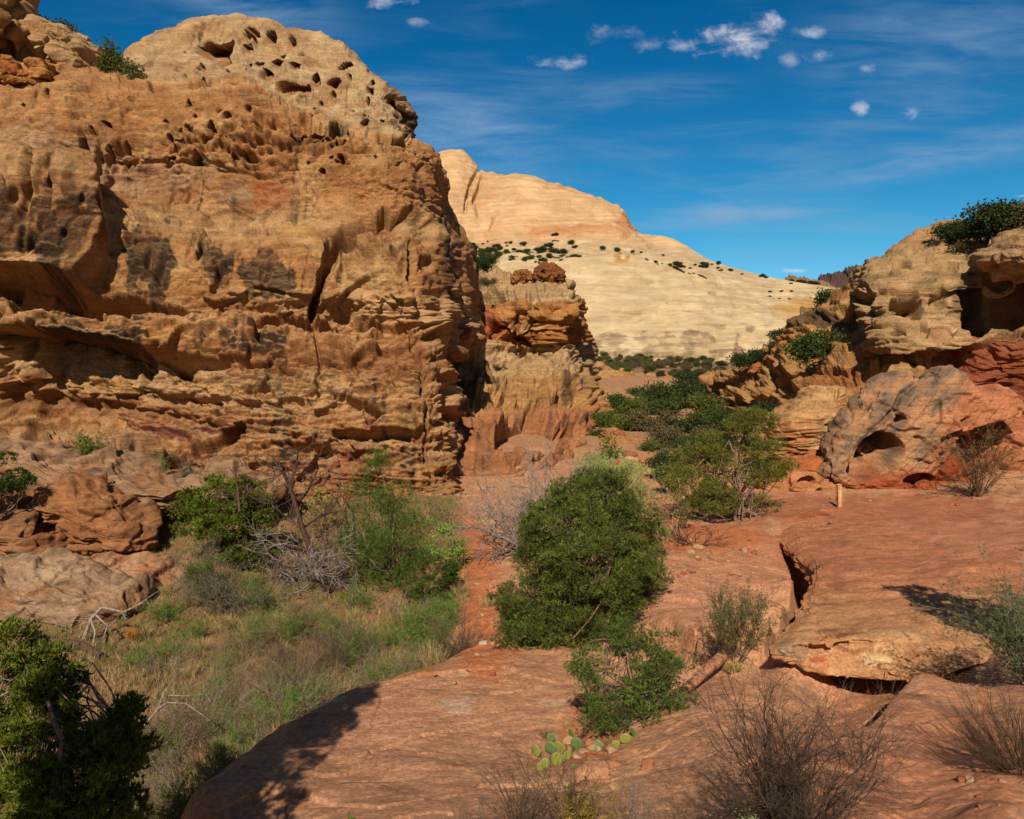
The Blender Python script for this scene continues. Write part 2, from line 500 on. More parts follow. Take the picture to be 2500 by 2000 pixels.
def polydist(x, y, pts):
    best = None; tt = 0; L = 0
    for (x0, y0), (x1, y1) in zip(pts[:-1], pts[1:]):
        dx, dy = x1 - x0, y1 - y0; l2 = dx * dx + dy * dy
        t = np.clip(((x - x0) * dx + (y - y0) * dy) / l2, 0, 1)
        dd = np.hypot(x - x0 - t * dx, y - y0 - t * dy)
        sgn = np.sign(dx * (y - y0) - dy * (x - x0))
        if best is None: best, tt, sg = dd, t * math.sqrt(l2), sgn
        else:
            c = dd < best
            best = np.where(c, dd, best); tt = np.where(c, L + t * math.sqrt(l2), tt); sg = np.where(c, sgn, sg)
        L += math.sqrt(l2)
    return best, tt / L, sg


def crack(px, py, pts, w, depth):
    dd, t, _ = polydist(px + rag(py, w * .8, .03, 1.0), py + rag(px, w * .8, .03, 4.0), pts)
    return -depth * np.clip(1 - dd / w, 0, 1) ** .7 * np.minimum(1, 6 * np.minimum(t, 1 - t) + .3)


def hole(px, py, cx, cy, rx, ry, depth, wob=.25, V=None):
    """a weathered pit: steep rim, flatter sloping floor"""
    a = (px - cx) / rx; b = (py - cy) / ry
    r = np.sqrt(a * a + b * b) + wob * perlin(px / rx * .9 + cx, py / ry * .9 + cy, .5)
    # upper lip sharp, lower rim ramps out
    edge = smooth(1.0, 0.72, r)
    ramp = np.clip(.95 - .35 * b, .3, 1.4)
    return -depth * edge * ramp


def blob(px, py, cx, cy, rx, ry, off=0.0, soft=.45, wob=.35):
    a = (px - cx) / rx; b = (py - cy) / ry
    r = np.sqrt(a * a + b * b) + wob * (perlin(px / 40. + off, py / 40. + off, .5) + .6 * perlin(px / 14. + off, py / 14., 1.5))
    return smooth(1.0, 1.0 - soft, r)


def paint(C, m, col, k=1.0):
    m = (np.clip(m, 0, 1) * k)[..., None]
    return C * (1 - m) + np.asarray(col) * m


def beds(V, amp, fz, seed, dipx=0.0, dipy=0.0, warp=.5):
    """bedding steps: hard and soft layers standing in and out"""
    z = V[..., 2] + dipx * V[..., 0] + dipy * V[..., 1] + warp * fbm(V, .12, 2, off=seed)
    W = np.stack([V[..., 0] * .12, V[..., 1] * .12, z], -1)
    n = perlin(W[..., 0] + seed, W[..., 1], z * fz + seed) + .55 * perlin(W[..., 0] * 2.5, W[..., 1] * 2.5 + seed, z * fz * 2.6)
    n2 = perlin(W[..., 0] * 4 + seed, W[..., 1] * 4, z * fz * 6.0)
    return amp * (np.tanh(n * 4.5) * .7 + .28 * np.tanh(n2 * 4))


def finish(name, V, mat, C, struct=True, **kw):
    o = mesh_from(name, V.reshape(-1, 3), [grid_faces(V.shape[0], V.shape[1])], mat, col=C.reshape(-1, 3), **kw)
    if struct: o['kind'] = 'structure'
    return o

# ------------------------------------------------------------------ MAIN CLIFF (left)
def main_cliff():
    # every row: (px, py, distance) ; the last columns turn the corner and run away from us
    rows = [
        [(-260, 260, 110), (0, 280, 105), (200, 260, 100), (320, 250, 95), (450, 240, 95), (600, 240, 95), (750, 260, 95), (880, 300, 92), (960, 330, 90), (990, 380, 90), (1000, 420, 95), (1000, 430, 110)],
        [(-260, 150, 72), (0, 170, 70), (200, 188, 68), (325, 128, 68), (450, 76, 70), (600, 52, 70), (700, 82, 68), (830, 118, 66), (928, 192, 63), (990, 255, 62), (1005, 335, 70), (1000, 400, 90)],
        [(-260, 165, 60), (0, 170, 59), (200, 190, 58), (330, 150, 62), (450, 105, 64), (600, 85, 64), (700, 105, 62), (830, 145, 60), (905, 200, 58), (960, 260, 58), (1005, 350, 66), (1003, 410, 90)],
        [(-260, 190, 56), (0, 185, 55), (200, 205, 54), (345, 205, 55), (480, 190, 56), (610, 190, 56), (700, 225, 56), (800, 265, 55), (900, 312, 54), (975, 340, 54), (1010, 362, 62), (1008, 420, 90)],
        [(-260, 200, 51), (0, 195, 51), (200, 225, 50.5), (345, 235, 50.5), (480, 235, 50.5), (610, 245, 50.5), (720, 275, 50.5), (820, 310, 50), (920, 345, 50), (1000, 375, 51), (1058, 392, 58), (1055, 440, 85)],
        [(-260, 330, 47.5), (0, 330, 47.5), (200, 340, 47.5), (345, 350, 48), (480, 370, 48), (610, 390, 48), (730, 410, 47.5), (830, 420, 47.5), (930, 430, 47), (1010, 450, 48.5), (1078, 470, 57), (1080, 500, 80)],
        [(-260, 430, 46), (0, 420, 46), (200, 435, 46.5), (345, 470, 47), (480, 500, 47), (610, 530, 46), (730, 545, 45.5), (830, 500, 46), (930, 490, 46), (1020, 520, 47.5), (1102, 535, 58), (1106, 560, 80)],
        [(-260, 470, 40), (0, 455, 40), (180, 470, 40.5), (345, 530, 41.5), (480, 560, 41.5), (610, 590, 41.5), (730, 610, 41.5), (830, 580, 43), (930, 560, 43), (1030, 600, 44), (1156, 610, 59), (1160, 640, 80)],
        [(-260, 580, 37.5), (0, 580, 37.8), (180, 590, 38.5), (345, 640, 39.2), (480, 655, 39.2), (610, 670, 39.4), (730, 690, 39.6), (830, 690, 40.4), (930, 690, 40.6), (1035, 710, 41.5), (1152, 720, 57), (1160, 740, 80)],
        [(-260, 705, 37), (0, 705, 37), (180, 712, 37.3), (345, 728, 37.8), (480, 748, 38.2), (610, 765, 38.8), (730, 775, 39.2), (830, 782, 39.8), (930, 786, 40.2), (1045, 800, 41), (1152, 830, 54), (1160, 850, 80)],
        [(-260, 800, 35.5), (0, 800, 35.6), (180, 810, 36), (345, 835, 36.4), (480, 850, 36.8), (610, 865, 37), (730, 875, 37.2), (830, 870, 37.6), (930, 870, 38), (1062, 880, 39), (1083, 885, 46), (1090, 900, 75)],
        [(-260, 930, 36), (0, 930, 36), (180, 935, 36), (345, 940, 35.8), (480, 950, 35.8), (610, 960, 35.8), (730, 965, 36), (830, 965, 36.3), (930, 965, 36.6), (1075, 980, 37.4), (1088, 985, 43), (1095, 1000, 75)],
        [(-260, 1040, 36), (0, 1040, 36), (180, 1045, 35.6), (345, 1045, 35.2), (480, 1050, 35), (610, 1055, 35), (730, 1060, 35.1), (830, 1060, 35.4), (930, 1060, 35.6), (1085, 1080, 36.5), (1098, 1085, 42), (1102, 1090, 75)],
        [(-260, 1140, 32), (0, 1130, 32), (180, 1130, 33), (345, 1120, 33.4), (480, 1120, 33.8), (610, 1130, 34.2), (730, 1150, 34.4), (830, 1160, 34.8), (930, 1160, 35), (1090, 1170, 36), (1104, 1170, 41), (1106, 1180, 75)],
        [(-260, 1300, 31), (0, 1290, 31), (180, 1290, 32), (345, 1280, 32.6), (480, 1280, 33), (610, 1280, 33.4), (730, 1280, 33.6), (830, 1280, 34), (930, 1280, 34.4), (1085, 1260, 35), (1106, 1260, 40), (1108, 1260, 75)],
    ]
    rows = [r if i < 5 else r[:-2] + [(r[-2][0], r[-2][1], r[-2][2] * (1.04 if i < 10 else 1.0))] + r[-1:] for i, r in enumerate(rows)]
    V = relief(rows, .44)
    px, py = proj(V)
    N = normals(V)
    inside = 1 - smooth(62, 80, V[..., 1])
    up = N[..., 2]
    D = np.zeros(px.shape)
    # broad shape
    D += 1.1 * fbm(V, .10, 2, off=3) + .36 * fbm(V, .33, 3, off=11)
    lower = smooth(700, 760, py)
    D += beds(V, .30, .55, 4.0, dipx=.03) * (.25 + .75 * lower)
    D += beds(V, .16, 1.9, 9.0, dipx=.05) * (.15 + .85 * lower)
    F1 = facets(V, (.30, .30, .55), 3.3); F2 = facets(V, (.85, .85, 1.7), 8.1); F3 = facets(V, (2.2, 2.2, 4.2), 1.7)
    D += lower * (.62 * F1 + .28 * F2 + .12 * F3) + (1 - lower) * (.22 * F1 + .13 * F2 + .06 * F3)
    rg = perlin(V[..., 0] * .35 + .4 * fbm(V, .4, 2, off=6), V[..., 1] * .3, V[..., 2] * .7 + .2 * V[..., 0])
    rg2 = perlin(V[..., 0] * .9 + .6 * rg, V[..., 1] * .9, V[..., 2] * 1.9 + .3 * V[..., 0])
    D += lower * (.36 * (.35 - np.abs(rg)) + .18 * (.3 - np.abs(rg2))) + (1 - lower) * .10 * (.3 - np.abs(rg2))
    D += .06 * fbm(V, 1.6, 4, .55, off=21)
    # pitted orange bed
    pit = smooth(.35, .75, fbm(V, (.9, .9, 1.5), 3, off=33) + .35 * blob(px, py, 620, 350, 260, 70, 2))
    zone = smooth(215, 250, py + .04 * px * 0) * smooth(440, 400, py) * smooth(60, 200, px)
    D -= .55 * pit * zone
    h1, h2, idh = worley(V, (1.7, 1.7, 2.1), 77)
    hc = blob(px, py, 655, 345, 120, 70, 1.0) + .7 * blob(px, py, 520, 330, 160, 50, 4) + .7 * blob(px, py, 860, 350, 130, 40, 6)
    D -= .62 * smooth(.50, .22, h1) * np.clip(hc, 0, 1)
    # flutes and drapery: vertical ribs
    fl = perlin(V[..., 0] * 1.25 + .5 * fbm(V, .6, 2), V[..., 2] * .16, V[..., 1] * .2) + .5 * perlin(V[..., 0] * 3, V[..., 2] * .4, 3.0)
    flz = (blob(px, py, 440, 430, 110, 75, 3) + blob(px, py, 230, 380, 130, 70, 8) + .8 * blob(px, py, 760, 480, 40, 60, 5)
           + blob(px, py, 120, 590, 110, 95, 9) + .9 * blob(px, py, 480, 640, 140, 90, 12) + .5 * blob(px, py, 700, 690, 110, 60, 15))
    D -= 1.0 * smooth(.0, .7, fl) * np.clip(flz, 0, 1)
    # buttress at the far left, standing forward, its right side steep
    bx = np.interp(py, [400, 440, 520, 600, 660, 700], [190, 205, 235, 262, 250, 215]) + rag(py, 8, .02, 5)
    D += 2.0 * smooth(bx + 14, bx - 8, px) * smooth(425, 480, py) * smooth(740, 700, py)
    # overhangs
    D += undercut(px, py, [(-300, 700), (0, 700), (110, 698), (210, 716), (330, 720), (390, 730), (470, 748), (580, 762), (750, 775), (860, 780), (1000, 790), (1050, 800)],
                  [3.6, 3.6, 3.4, 3.2, 3.0, 2.4, 1.8, 1.6, 1.4, 1.1, 1.0, .8], [60, 60, 60, 60, 50, 45, 40, 36, 30, 26, 24, 22], off=2)
    D += undercut(px, py, [(-300, 800), (0, 800), (120, 806), (250, 822), (350, 850), (480, 862), (560, 878), (640, 890), (740, 896)],
                  [4.4, 4.4, 4.4, 4.0, 3.0, 1.8, 1.3, .9, .5], [300, 300, 290, 240, 110, 45, 34, 26, 20], off=5, p=.8)
    D += undercut(px, py, [(262, 938), (320, 944), (390, 956), (450, 962), (518, 966), (590, 972), (668, 965), (712, 957), (796, 960), (860, 950)], [.9, .8, .9, 1.0, .8, .9, .6, .6, .6, .3], 26, off=7, ragged=8)
    D += undercut(px, py, [(805, 1032), (870, 1038), (960, 1044), (1040, 1044)], [1.2, 2.0, 2.0, 1.4], [24, 54, 34, 50], off=8, ragged=2, p=.9)
    D += undercut(px, py, [(270, 990), (380, 1000), (440, 1010), (520, 1030), (640, 1046), (760, 1060)], .5, 18, off=9)
    D += undercut(px, py, [(260, 1072), (400, 1082), (560, 1088), (700, 1082), (830, 1096)], .4, 16, off=11)
    D += undercut(px, py, [(440, 1140), (540, 1138), (600, 1126), (655, 1122), (690, 1130)], [1.0, 1.4, 1.2, .8, .3], 40, off=12)
    D += undercut(px, py, [(640, 850), (700, 848), (800, 868), (900, 880), (1000, 876)], .4, 16, off=13)
    D += undercut(px, py, [(500, 226), (600, 236), (700, 262), (745, 275), (835, 300), (946, 328), (1004, 356)], [.8, .9, 1.3, 1.6, 1.8, 1.6, 1.0], [24, 30, 34, 40, 40, 40, 30], off=14)
    D += undercut(px, py, [(360, 205), (420, 196), (490, 190), (560, 200)], 1.2, 20, off=15, ragged=3)
    D += undercut(px, py, [(250, 370), (360, 372), (520, 392), (640, 415), (720, 430)], .6, 22, off=16)
    # great arch over the leaning pillar and the crack beside it
    D += undercut(px, py, [(782, 640), (800, 600), (830, 545), (880, 508), (940, 492), (1000, 508), (1050, 565)], [1.4, 2.4, 3.0, 3.2, 2.8, 2.2, 1.2], [60, 80, 90, 80, 70, 70, 60], off=17, ragged=4, p=.9)
    D += crack(px, py, [(806, 590), (800, 640), (779, 690), (757, 775)], 11, 2.4)
    D += crack(px, py, [(1000, 600), (1010, 690), (1025, 790)], 9, 1.0)
    D += 0.9 * blob(px, py, 905, 690, 110, 120, 5, soft=.6)
    D += crack(px, py, [(770, 790), (778, 860), (772, 960)], 5, .5)
    D += crack(px, py, [(1000, 800), (1030, 900), (1040, 1040), (1060, 1180)], 6, .6)
    # tafoni
    HO = np.zeros(px.shape); HD = np.zeros(px.shape)
    for (cx, cy, rx, ry, dp) in ((515, 110, 52, 26, 2.6), (530, 135, 30, 18, 1.6), (612, 83, 23, 13, 1.5), (660, 86, 15, 11, 1.5), (602, 108, 13, 7, .9),
                                 (629, 143, 17, 11, 1.3), (674, 140, 23, 22, 2.2), (712, 152, 10, 9, 1.0), (810, 190, 21, 18, 1.8), (765, 172, 12, 17, 1.2),
                                 (842, 138, 20, 8, 1.2), (905, 211, 11, 9, 1.2), (712, 96, 9, 7, .9), (899, 245, 5, 9, .8), (852, 175, 6, 9, .8), (910, 192, 7, 7, .8),
                                 (700, 195, 30, 14, 1.0), (650, 175, 20, 10, .8), (738, 200, 18, 12, .8),
                                 (198, 356, 13, 34, 1.6), (223, 322, 6, 13, .9), (256, 367, 10, 31, 1.3), (300, 345, 9, 22, 1.2), (516, 323, 12, 18, 1.6),
                                 (473, 384, 16, 16, 1.2), (412, 373, 9, 8, .8), (25, 512, 13, 30, 1.4), (25, 570, 15, 15, 1.2), (773, 328, 20, 12, 1.2), (256, 300, 13, 9, .9),
                                 (129, 262, 9, 13, .9), (740, 273, 13, 12, 1.0), (823, 312, 17, 16, 1.4), (880, 330, 20, 14, 1.2), (965, 262, 10, 40, 1.3),
                                 (60, 270, 9, 8, .7), (985, 330, 10, 16, 1.0), (950, 350, 12, 10, .9), (890, 295, 14, 8, .7), (110, 520, 12, 40, 1.4), (150, 560, 10, 44, 1.3)):
        hh = hole(px, py, cx, cy, rx, ry, dp * 1.25)
        HD += inside * hh; HO = np.maximum(HO, np.minimum(1, -hh))
    rs = np.random.RandomState(3)
    for _ in range(70):
        t = rs.rand(); cx = 380 + 620 * t; cy = 300 + 60 * t + rs.normal() * 34; r = 3 + rs.rand() * 6
        HD += inside * hole(px, py, cx, cy, r * 1.2, r * (.8 + .7 * rs.rand()), .35 + .5 * rs.rand())
    for _ in range(26):
        cx = 420 + 420 * rs.rand(); cy = 95 + 110 * rs.rand() + max(0, cx - 700) * .35; r = 3 + rs.rand() * 5
        HD += inside * hole(px, py, cx, cy, r * 1.3, r, .4 + .4 * rs.rand())
    D += .07 * (.35 - np.abs(fbm(V, (2.2, 2.2, 3.4), 3, .6, off=52))) * (1 + lower)
    D = soften(D, 1)
    V = V + N * (D * inside + fbm(V, .1, 2) * (1 - inside))[..., None] - HD[..., None] * np.array((.1, 1.0, .18))
    N2 = normals(V)
    # ---- colour of the stone itself
    pale = srgb(208, 176, 138); orange = srgb(196, 140, 90); tan = srgb(202, 160, 112); brown = srgb(194, 138, 92)
    grey = srgb(188, 152, 126); rose = srgb(190, 118, 84); maroon = srgb(132, 72, 66); varn = srgb(58, 48, 42); yel = srgb(205, 150, 74)
    nz = fbm(V, .35, 4, off=50); nh = fbm(V, 1.5, 3, off=60)
    C = np.ones(V.shape) * orange
    domeb = np.interp(px, [-300, 200, 330, 480, 610, 700, 800, 900, 1000, 1060], [120, 150, 200, 186, 186, 222, 262, 308, 350, 380])
    C = paint(C, smooth(8, -8, py - domeb + 8 * nz), pale)
    C = paint(C, blob(px, py, 590, 215, 90, 22, 7), srgb(188, 100, 54), .8)
    C = paint(C, blob(px, py, 60, 380, 230, 90, 1), grey, .85)
    C = paint(C, blob(px, py, 330, 420, 260, 62, 2), grey, .6)
    C = paint(C, blob(px, py, 580, 470, 60, 46, 4), srgb(170, 140, 118), .7)
    C = paint(C, blob(px, py, 670, 470, 90, 62, 5), srgb(190, 112, 70), .9)
    C = paint(C, blob(px, py, 480, 550, 420, 60, 3), tan, .8)
    C = paint(C, blob(px, py, 740, 575, 70, 20, 3), yel, .7)
    C = paint(C, blob(px, py, 60, 500, 160, 60, 3), tan, .8)
    C = paint(C, blob(px, py, 900, 690, 110, 120, 8), tan, .75)
    C = paint(C, blob(px, py, 890, 560, 80, 50, 9), srgb(184, 122, 88), .85)
    C = paint(C, smooth(700, 790, py + 25 * nz), brown, .85)
    C = paint(C, smooth(.15, .8, fbm(V, (.3, .3, .9), 3, off=71)) * smooth(780, 840, py), srgb(196, 142, 96), .8)
    C = paint(C, smooth(.25, .7, fbm(V, (.5, .5, 1.6), 3, off=81)) * smooth(780, 840, py), srgb(158, 92, 64), .7)
    C = paint(C, smooth(.35, .8, fbm(V, (.25, .25, .5), 3, off=91)) * smooth(780, 840, py), srgb(214, 158, 86), .9)
    C = paint(C, blob(px, py, 430, 1044, 240, 20, 3), maroon, .85)
    C = paint(C, blob(px, py, 820, 945, 60, 16, 5), srgb(110, 66, 50), .7)
    C = paint(C, blob(px, py, 900, 1130, 190, 70, 6), srgb(172, 108, 78), .9)
    C = paint(C, blob(px, py, 300, 1120, 330, 40, 8), srgb(186, 142, 108), .8)
    C = paint(C, smooth(.2, .9, HO), srgb(196, 122, 66), .75)
    pb = smooth(.0, .6, fbm(V, (.22, .22, .35), 4, off=140))
    C = paint(C, pb * (1 - .4 * lower), srgb(220, 178, 124), .6)
    sp = smooth(.25, .7, fbm(V, (1.1, 1.1, .6), 4, .65, off=150))
    C = paint(C, sp, srgb(96, 72, 54), .30)
    # bright mineral curtains in the flutes
    C = paint(C, smooth(.1, .5, fl) * blob(px, py, 450, 440, 130, 70, 2), srgb(214, 176, 132), .55)
    # desert varnish: streaks that run down the steep faces
    st = perlin(V[..., 0] * .9 + .4 * nh, V[..., 2] * .10, V[..., 1] * .15) + .6 * perlin(V[..., 0] * 3.1, V[..., 2] * .22, 4.) + .25 * nh
    vz = (blob(px, py, 650, 680, 85, 66, 1) * 1.3 + blob(px, py, 525, 625, 60, 60, 2) * 1.2 + blob(px, py, 370, 640, 75, 95, 3) + blob(px, py, 200, 600, 60, 80, 4) * .9
          + .8 * blob(px, py, 60, 600, 110, 90, 5) + .8 * blob(px, py, 980, 310, 36, 50, 6) + .6 * blob(px, py, 830, 640, 24, 70, 6) + .7 * blob(px, py, 1090, 660, 60, 180, 7)
          + .5 * blob(px, py, 520, 380, 90, 24, 8) + .55 * blob(px, py, 600, 850, 120, 40, 9) + .8 * blob(px, py, 160, 840, 240, 50, 10) + .4 * blob(px, py, 850, 310, 80, 24, 4))
    C = paint(C, smooth(.0, .35, st * .85 + .35 * nz + vz * 1.0 - .42), varn, .88)
    C = paint(C, smooth(.30, .75, st) * smooth(.5, .2, np.abs(N2[..., 2])) * .55, varn, .6)
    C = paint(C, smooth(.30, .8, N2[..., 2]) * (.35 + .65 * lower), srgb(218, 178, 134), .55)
    bb = np.tanh(3 * perlin(V[..., 0] * .04, V[..., 1] * .04, V[..., 2] * .62 + .04 * V[..., 0] + .25 * nz)) 
    C = paint(C, smooth(.2, 1, bb) * (.25 + .5 * lower), srgb(222, 184, 138), .7)
    C = paint(C, smooth(-.3, -1, bb) * (.25 + .5 * lower), srgb(152, 92, 60), .6)
    # faint bed-parallel tint
    bz = perlin(V[..., 0] * .05, V[..., 1] * .05, V[..., 2] * 1.7 + .3 * nz)
    C = C * (1 + .16 * bz + .10 * nh)[..., None]
    C = paint(C, smooth(.05, .55, fbm(V, (.5, .5, .25), 4, off=120)) * (1 - lower), srgb(160, 112, 76), .5)
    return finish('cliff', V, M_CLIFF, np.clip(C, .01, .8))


main_cliff()


# ------------------------------------------------------------------ second tower, behind the corner
def tower():
    rows = [
        [(1060, 760, 100), (1150, 760, 100), (1220, 760, 100), (1290, 760, 100), (1340, 760, 100), (1380, 770, 100), (1400, 780, 100), (1405, 790, 110)],
        [(1060, 650, 74), (1150, 650, 74), (1210, 659, 74), (1262, 672, 72), (1300, 690, 72), (1360, 702, 70), (1394, 706, 72), (1400, 760, 95)],
        [(1060, 680, 64), (1150, 690, 64), (1210, 700, 64), (1262, 712, 62), (1300, 716, 62), (1360, 722, 61), (1402, 728, 64), (1408, 770, 92)],
        [(1060, 760, 60), (1150, 765, 60), (1200, 770, 60), (1262, 762, 58), (1300, 752, 58), (1360, 746, 57), (1418, 748, 62), (1424, 790, 90)],
        [(1060, 830, 56), (1150, 820, 56), (1190, 815, 57), (1250, 820, 58), (1300, 812, 57.5), (1360, 808, 56.5), (1421, 802, 62), (1427, 830, 90)],
        [(1060, 880, 53), (1150, 880, 53), (1190, 885, 54), (1250, 890, 56), (1300, 885, 57), (1360, 870, 56), (1430, 856, 62), (1436, 880, 90)],
        [(1060, 960, 50), (1150, 955, 50), (1200, 965, 50.5), (1260, 975, 52), (1310, 980, 54), (1370, 985, 54.5), (1439, 985, 60), (1444, 1000, 90)],
        [(1060, 1000, 45), (1150, 995, 45), (1220, 1010, 45.5), (1280, 1020, 47), (1330, 1025, 49.5), (1380, 1035, 51.5), (1446, 1045, 58), (1450, 1060, 90)],
        [(1060, 1100, 40), (1150, 1100, 40), (1220, 1100, 41), (1280, 1090, 42.5), (1330, 1085, 45), (1390, 1090, 48), (1458, 1105, 56), (1462, 1110, 90)],
        [(1060, 1200, 37.5), (1150, 1195, 37.5), (1220, 1180, 38.5), (1280, 1165, 39.5), (1330, 1150, 42), (1400, 1140, 45), (1468, 1135, 55), (1472, 1135, 90)],
        [(1060, 1290, 36.5), (1150, 1290, 36.5), (1220, 1270, 37.5), (1280, 1250, 38.5), (1330, 1230, 41), (1400, 1210, 44), (1480, 1190, 54), (1484, 1190, 90)],
    ]
    rows = [[(x, y, D + (16, 14, 14, 14, 15, 15, 9, 5, 1, 0, 0)[i]) for x, y, D in r] for i, r in enumerate(rows)]
    V = relief(rows, .5); px, py = proj(V); N = normals(V)
    D = .9 * fbm(V, .14, 3, off=13) + .3 * fbm(V, .6, 4, off=2) + beds(V, .38, .5, 2.0) + beds(V, .2, 1.8, 6.)
    D += .75 * facets(V, (.22, .22, .38), 12.3) + .35 * facets(V, (.6, .6, 1.2), 4.1) + .14 * facets(V, (1.6, 1.6, 3), 7.)
    D += undercut(px, py, [(1190, 955), (1260, 975), (1330, 985), (1450, 992)], [1.4, 1.6, 1.3, .9], 30, off=1)
    D += undercut(px, py, [(1200, 728), (1250, 730), (1330, 722), (1410, 728)], [.9, 1.0, .9, .9], 24, off=2)
    D += undercut(px, py, [(1160, 700), (1190, 695), (1225, 720), (1240, 745)], 1.6, 30, off=3)
    D += undercut(px, py, [(1180, 800), (1240, 788), (1262, 812), (1300, 838), (1420, 838)], [.9, 1, .9, .8, .8], 22, off=4)
    D += undercut(px, py, [(1205, 1030), (1240, 1005), (1290, 1000), (1340, 1016), (1372, 1050)], [2.5, 3.4, 3.6, 3.2, 1.8], [70, 90, 90, 80, 40], off=5, ragged=2, p=.7)
    D += undercut(px, py, [(1060, 1130), (1150, 1130), (1230, 1130), (1270, 1150), (1330, 1140), (1400, 1150)], [5, 5, 4.4, 2.2, 1.8, .9], [150, 150, 130, 80, 60, 50], off=6, p=.8)
    D += undercut(px, py, [(1090, 1000), (1150, 990), (1210, 1005)], 1.2, 30, off=7)
    D += crack(px, py, [(1258, 760), (1262, 840), (1290, 880)], 8, 1.2)
    D += crack(px, py, [(1372, 1040), (1352, 1090), (1300, 1140)], 9, 1.6)
    for h in ((1255, 732, 9, 6, .9), (1290, 727, 6, 5, .7), (1326, 899, 8, 6, .5), (1392, 910, 4, 12, .5), (1207, 815, 16, 18, 1.4), (1180, 742, 8, 10, .8)):
        D += hole(px, py, *h)
    fl = perlin(V[..., 0] * .9, V[..., 2] * .12, 2.) + .5 * perlin(V[..., 0] * 2.2, V[..., 2] * .3, 3.0)
    D -= .6 * smooth(.1, .7, fl) * smooth(880, 930, py) * smooth(1010, 960, py)
    keep = 1 - smooth(84, 98, V[..., 1])
    D = soften(D, 1)
    V = V + N * (D * keep)[..., None]
    pale = srgb(206, 172, 130); orange = srgb(202, 144, 88); red = srgb(184, 122, 88); varn = srgb(64, 52, 46)
    nz = fbm(V, .3, 4, off=5); nh = fbm(V, 1.2, 3, off=8)
    C = np.ones(V.shape) * pale
    C = paint(C, smooth(728, 742, py + 8 * nz) * smooth(800, 780, py), orange)
    C = paint(C, smooth(786, 800, py + 10 * nz) * smooth(850, 832, py + 10 * nz), srgb(186, 124, 70))
    C = paint(C, smooth(880, 960, py), srgb(204, 150, 92), .8)
    C = paint(C, blob(px, py, 1200, 800, 60, 30, 3), srgb(178, 92, 58), .7)
    C = paint(C, smooth(985, 1010, py + 12 * nz), red, .85)
    C = paint(C, blob(px, py, 1420, 1090, 50, 60, 3), srgb(202, 142, 96), .8)
    C = paint(C, blob(px, py, 1320, 1080, 70, 26, 5), srgb(210, 160, 120), .7)
    C = paint(C, blob(px, py, 1200, 1160, 110, 40, 9), srgb(170, 122, 92), .7)
    st = perlin(V[..., 0] * .8 + .4 * nh, V[..., 2] * .1, 1.) + .6 * perlin(V[..., 0] * 2.6, V[..., 2] * .2, 4.)
    C = paint(C, smooth(.1, .6, st * .6 + .8 * blob(px, py, 1370, 940, 80, 50, 2) + .9 * blob(px, py, 1180, 930, 80, 40, 3) - .5), varn, .7)
    C = paint(C, smooth(.35, .8, st), varn, .35)
    C = C * (1 + .15 * perlin(V[..., 0] * .05, V[..., 1] * .05, V[..., 2] * 1.4) + .1 * nh)[..., None]
    return finish('rock_tower', V, M_TOWER, np.clip(C, .01, .8))


tower()


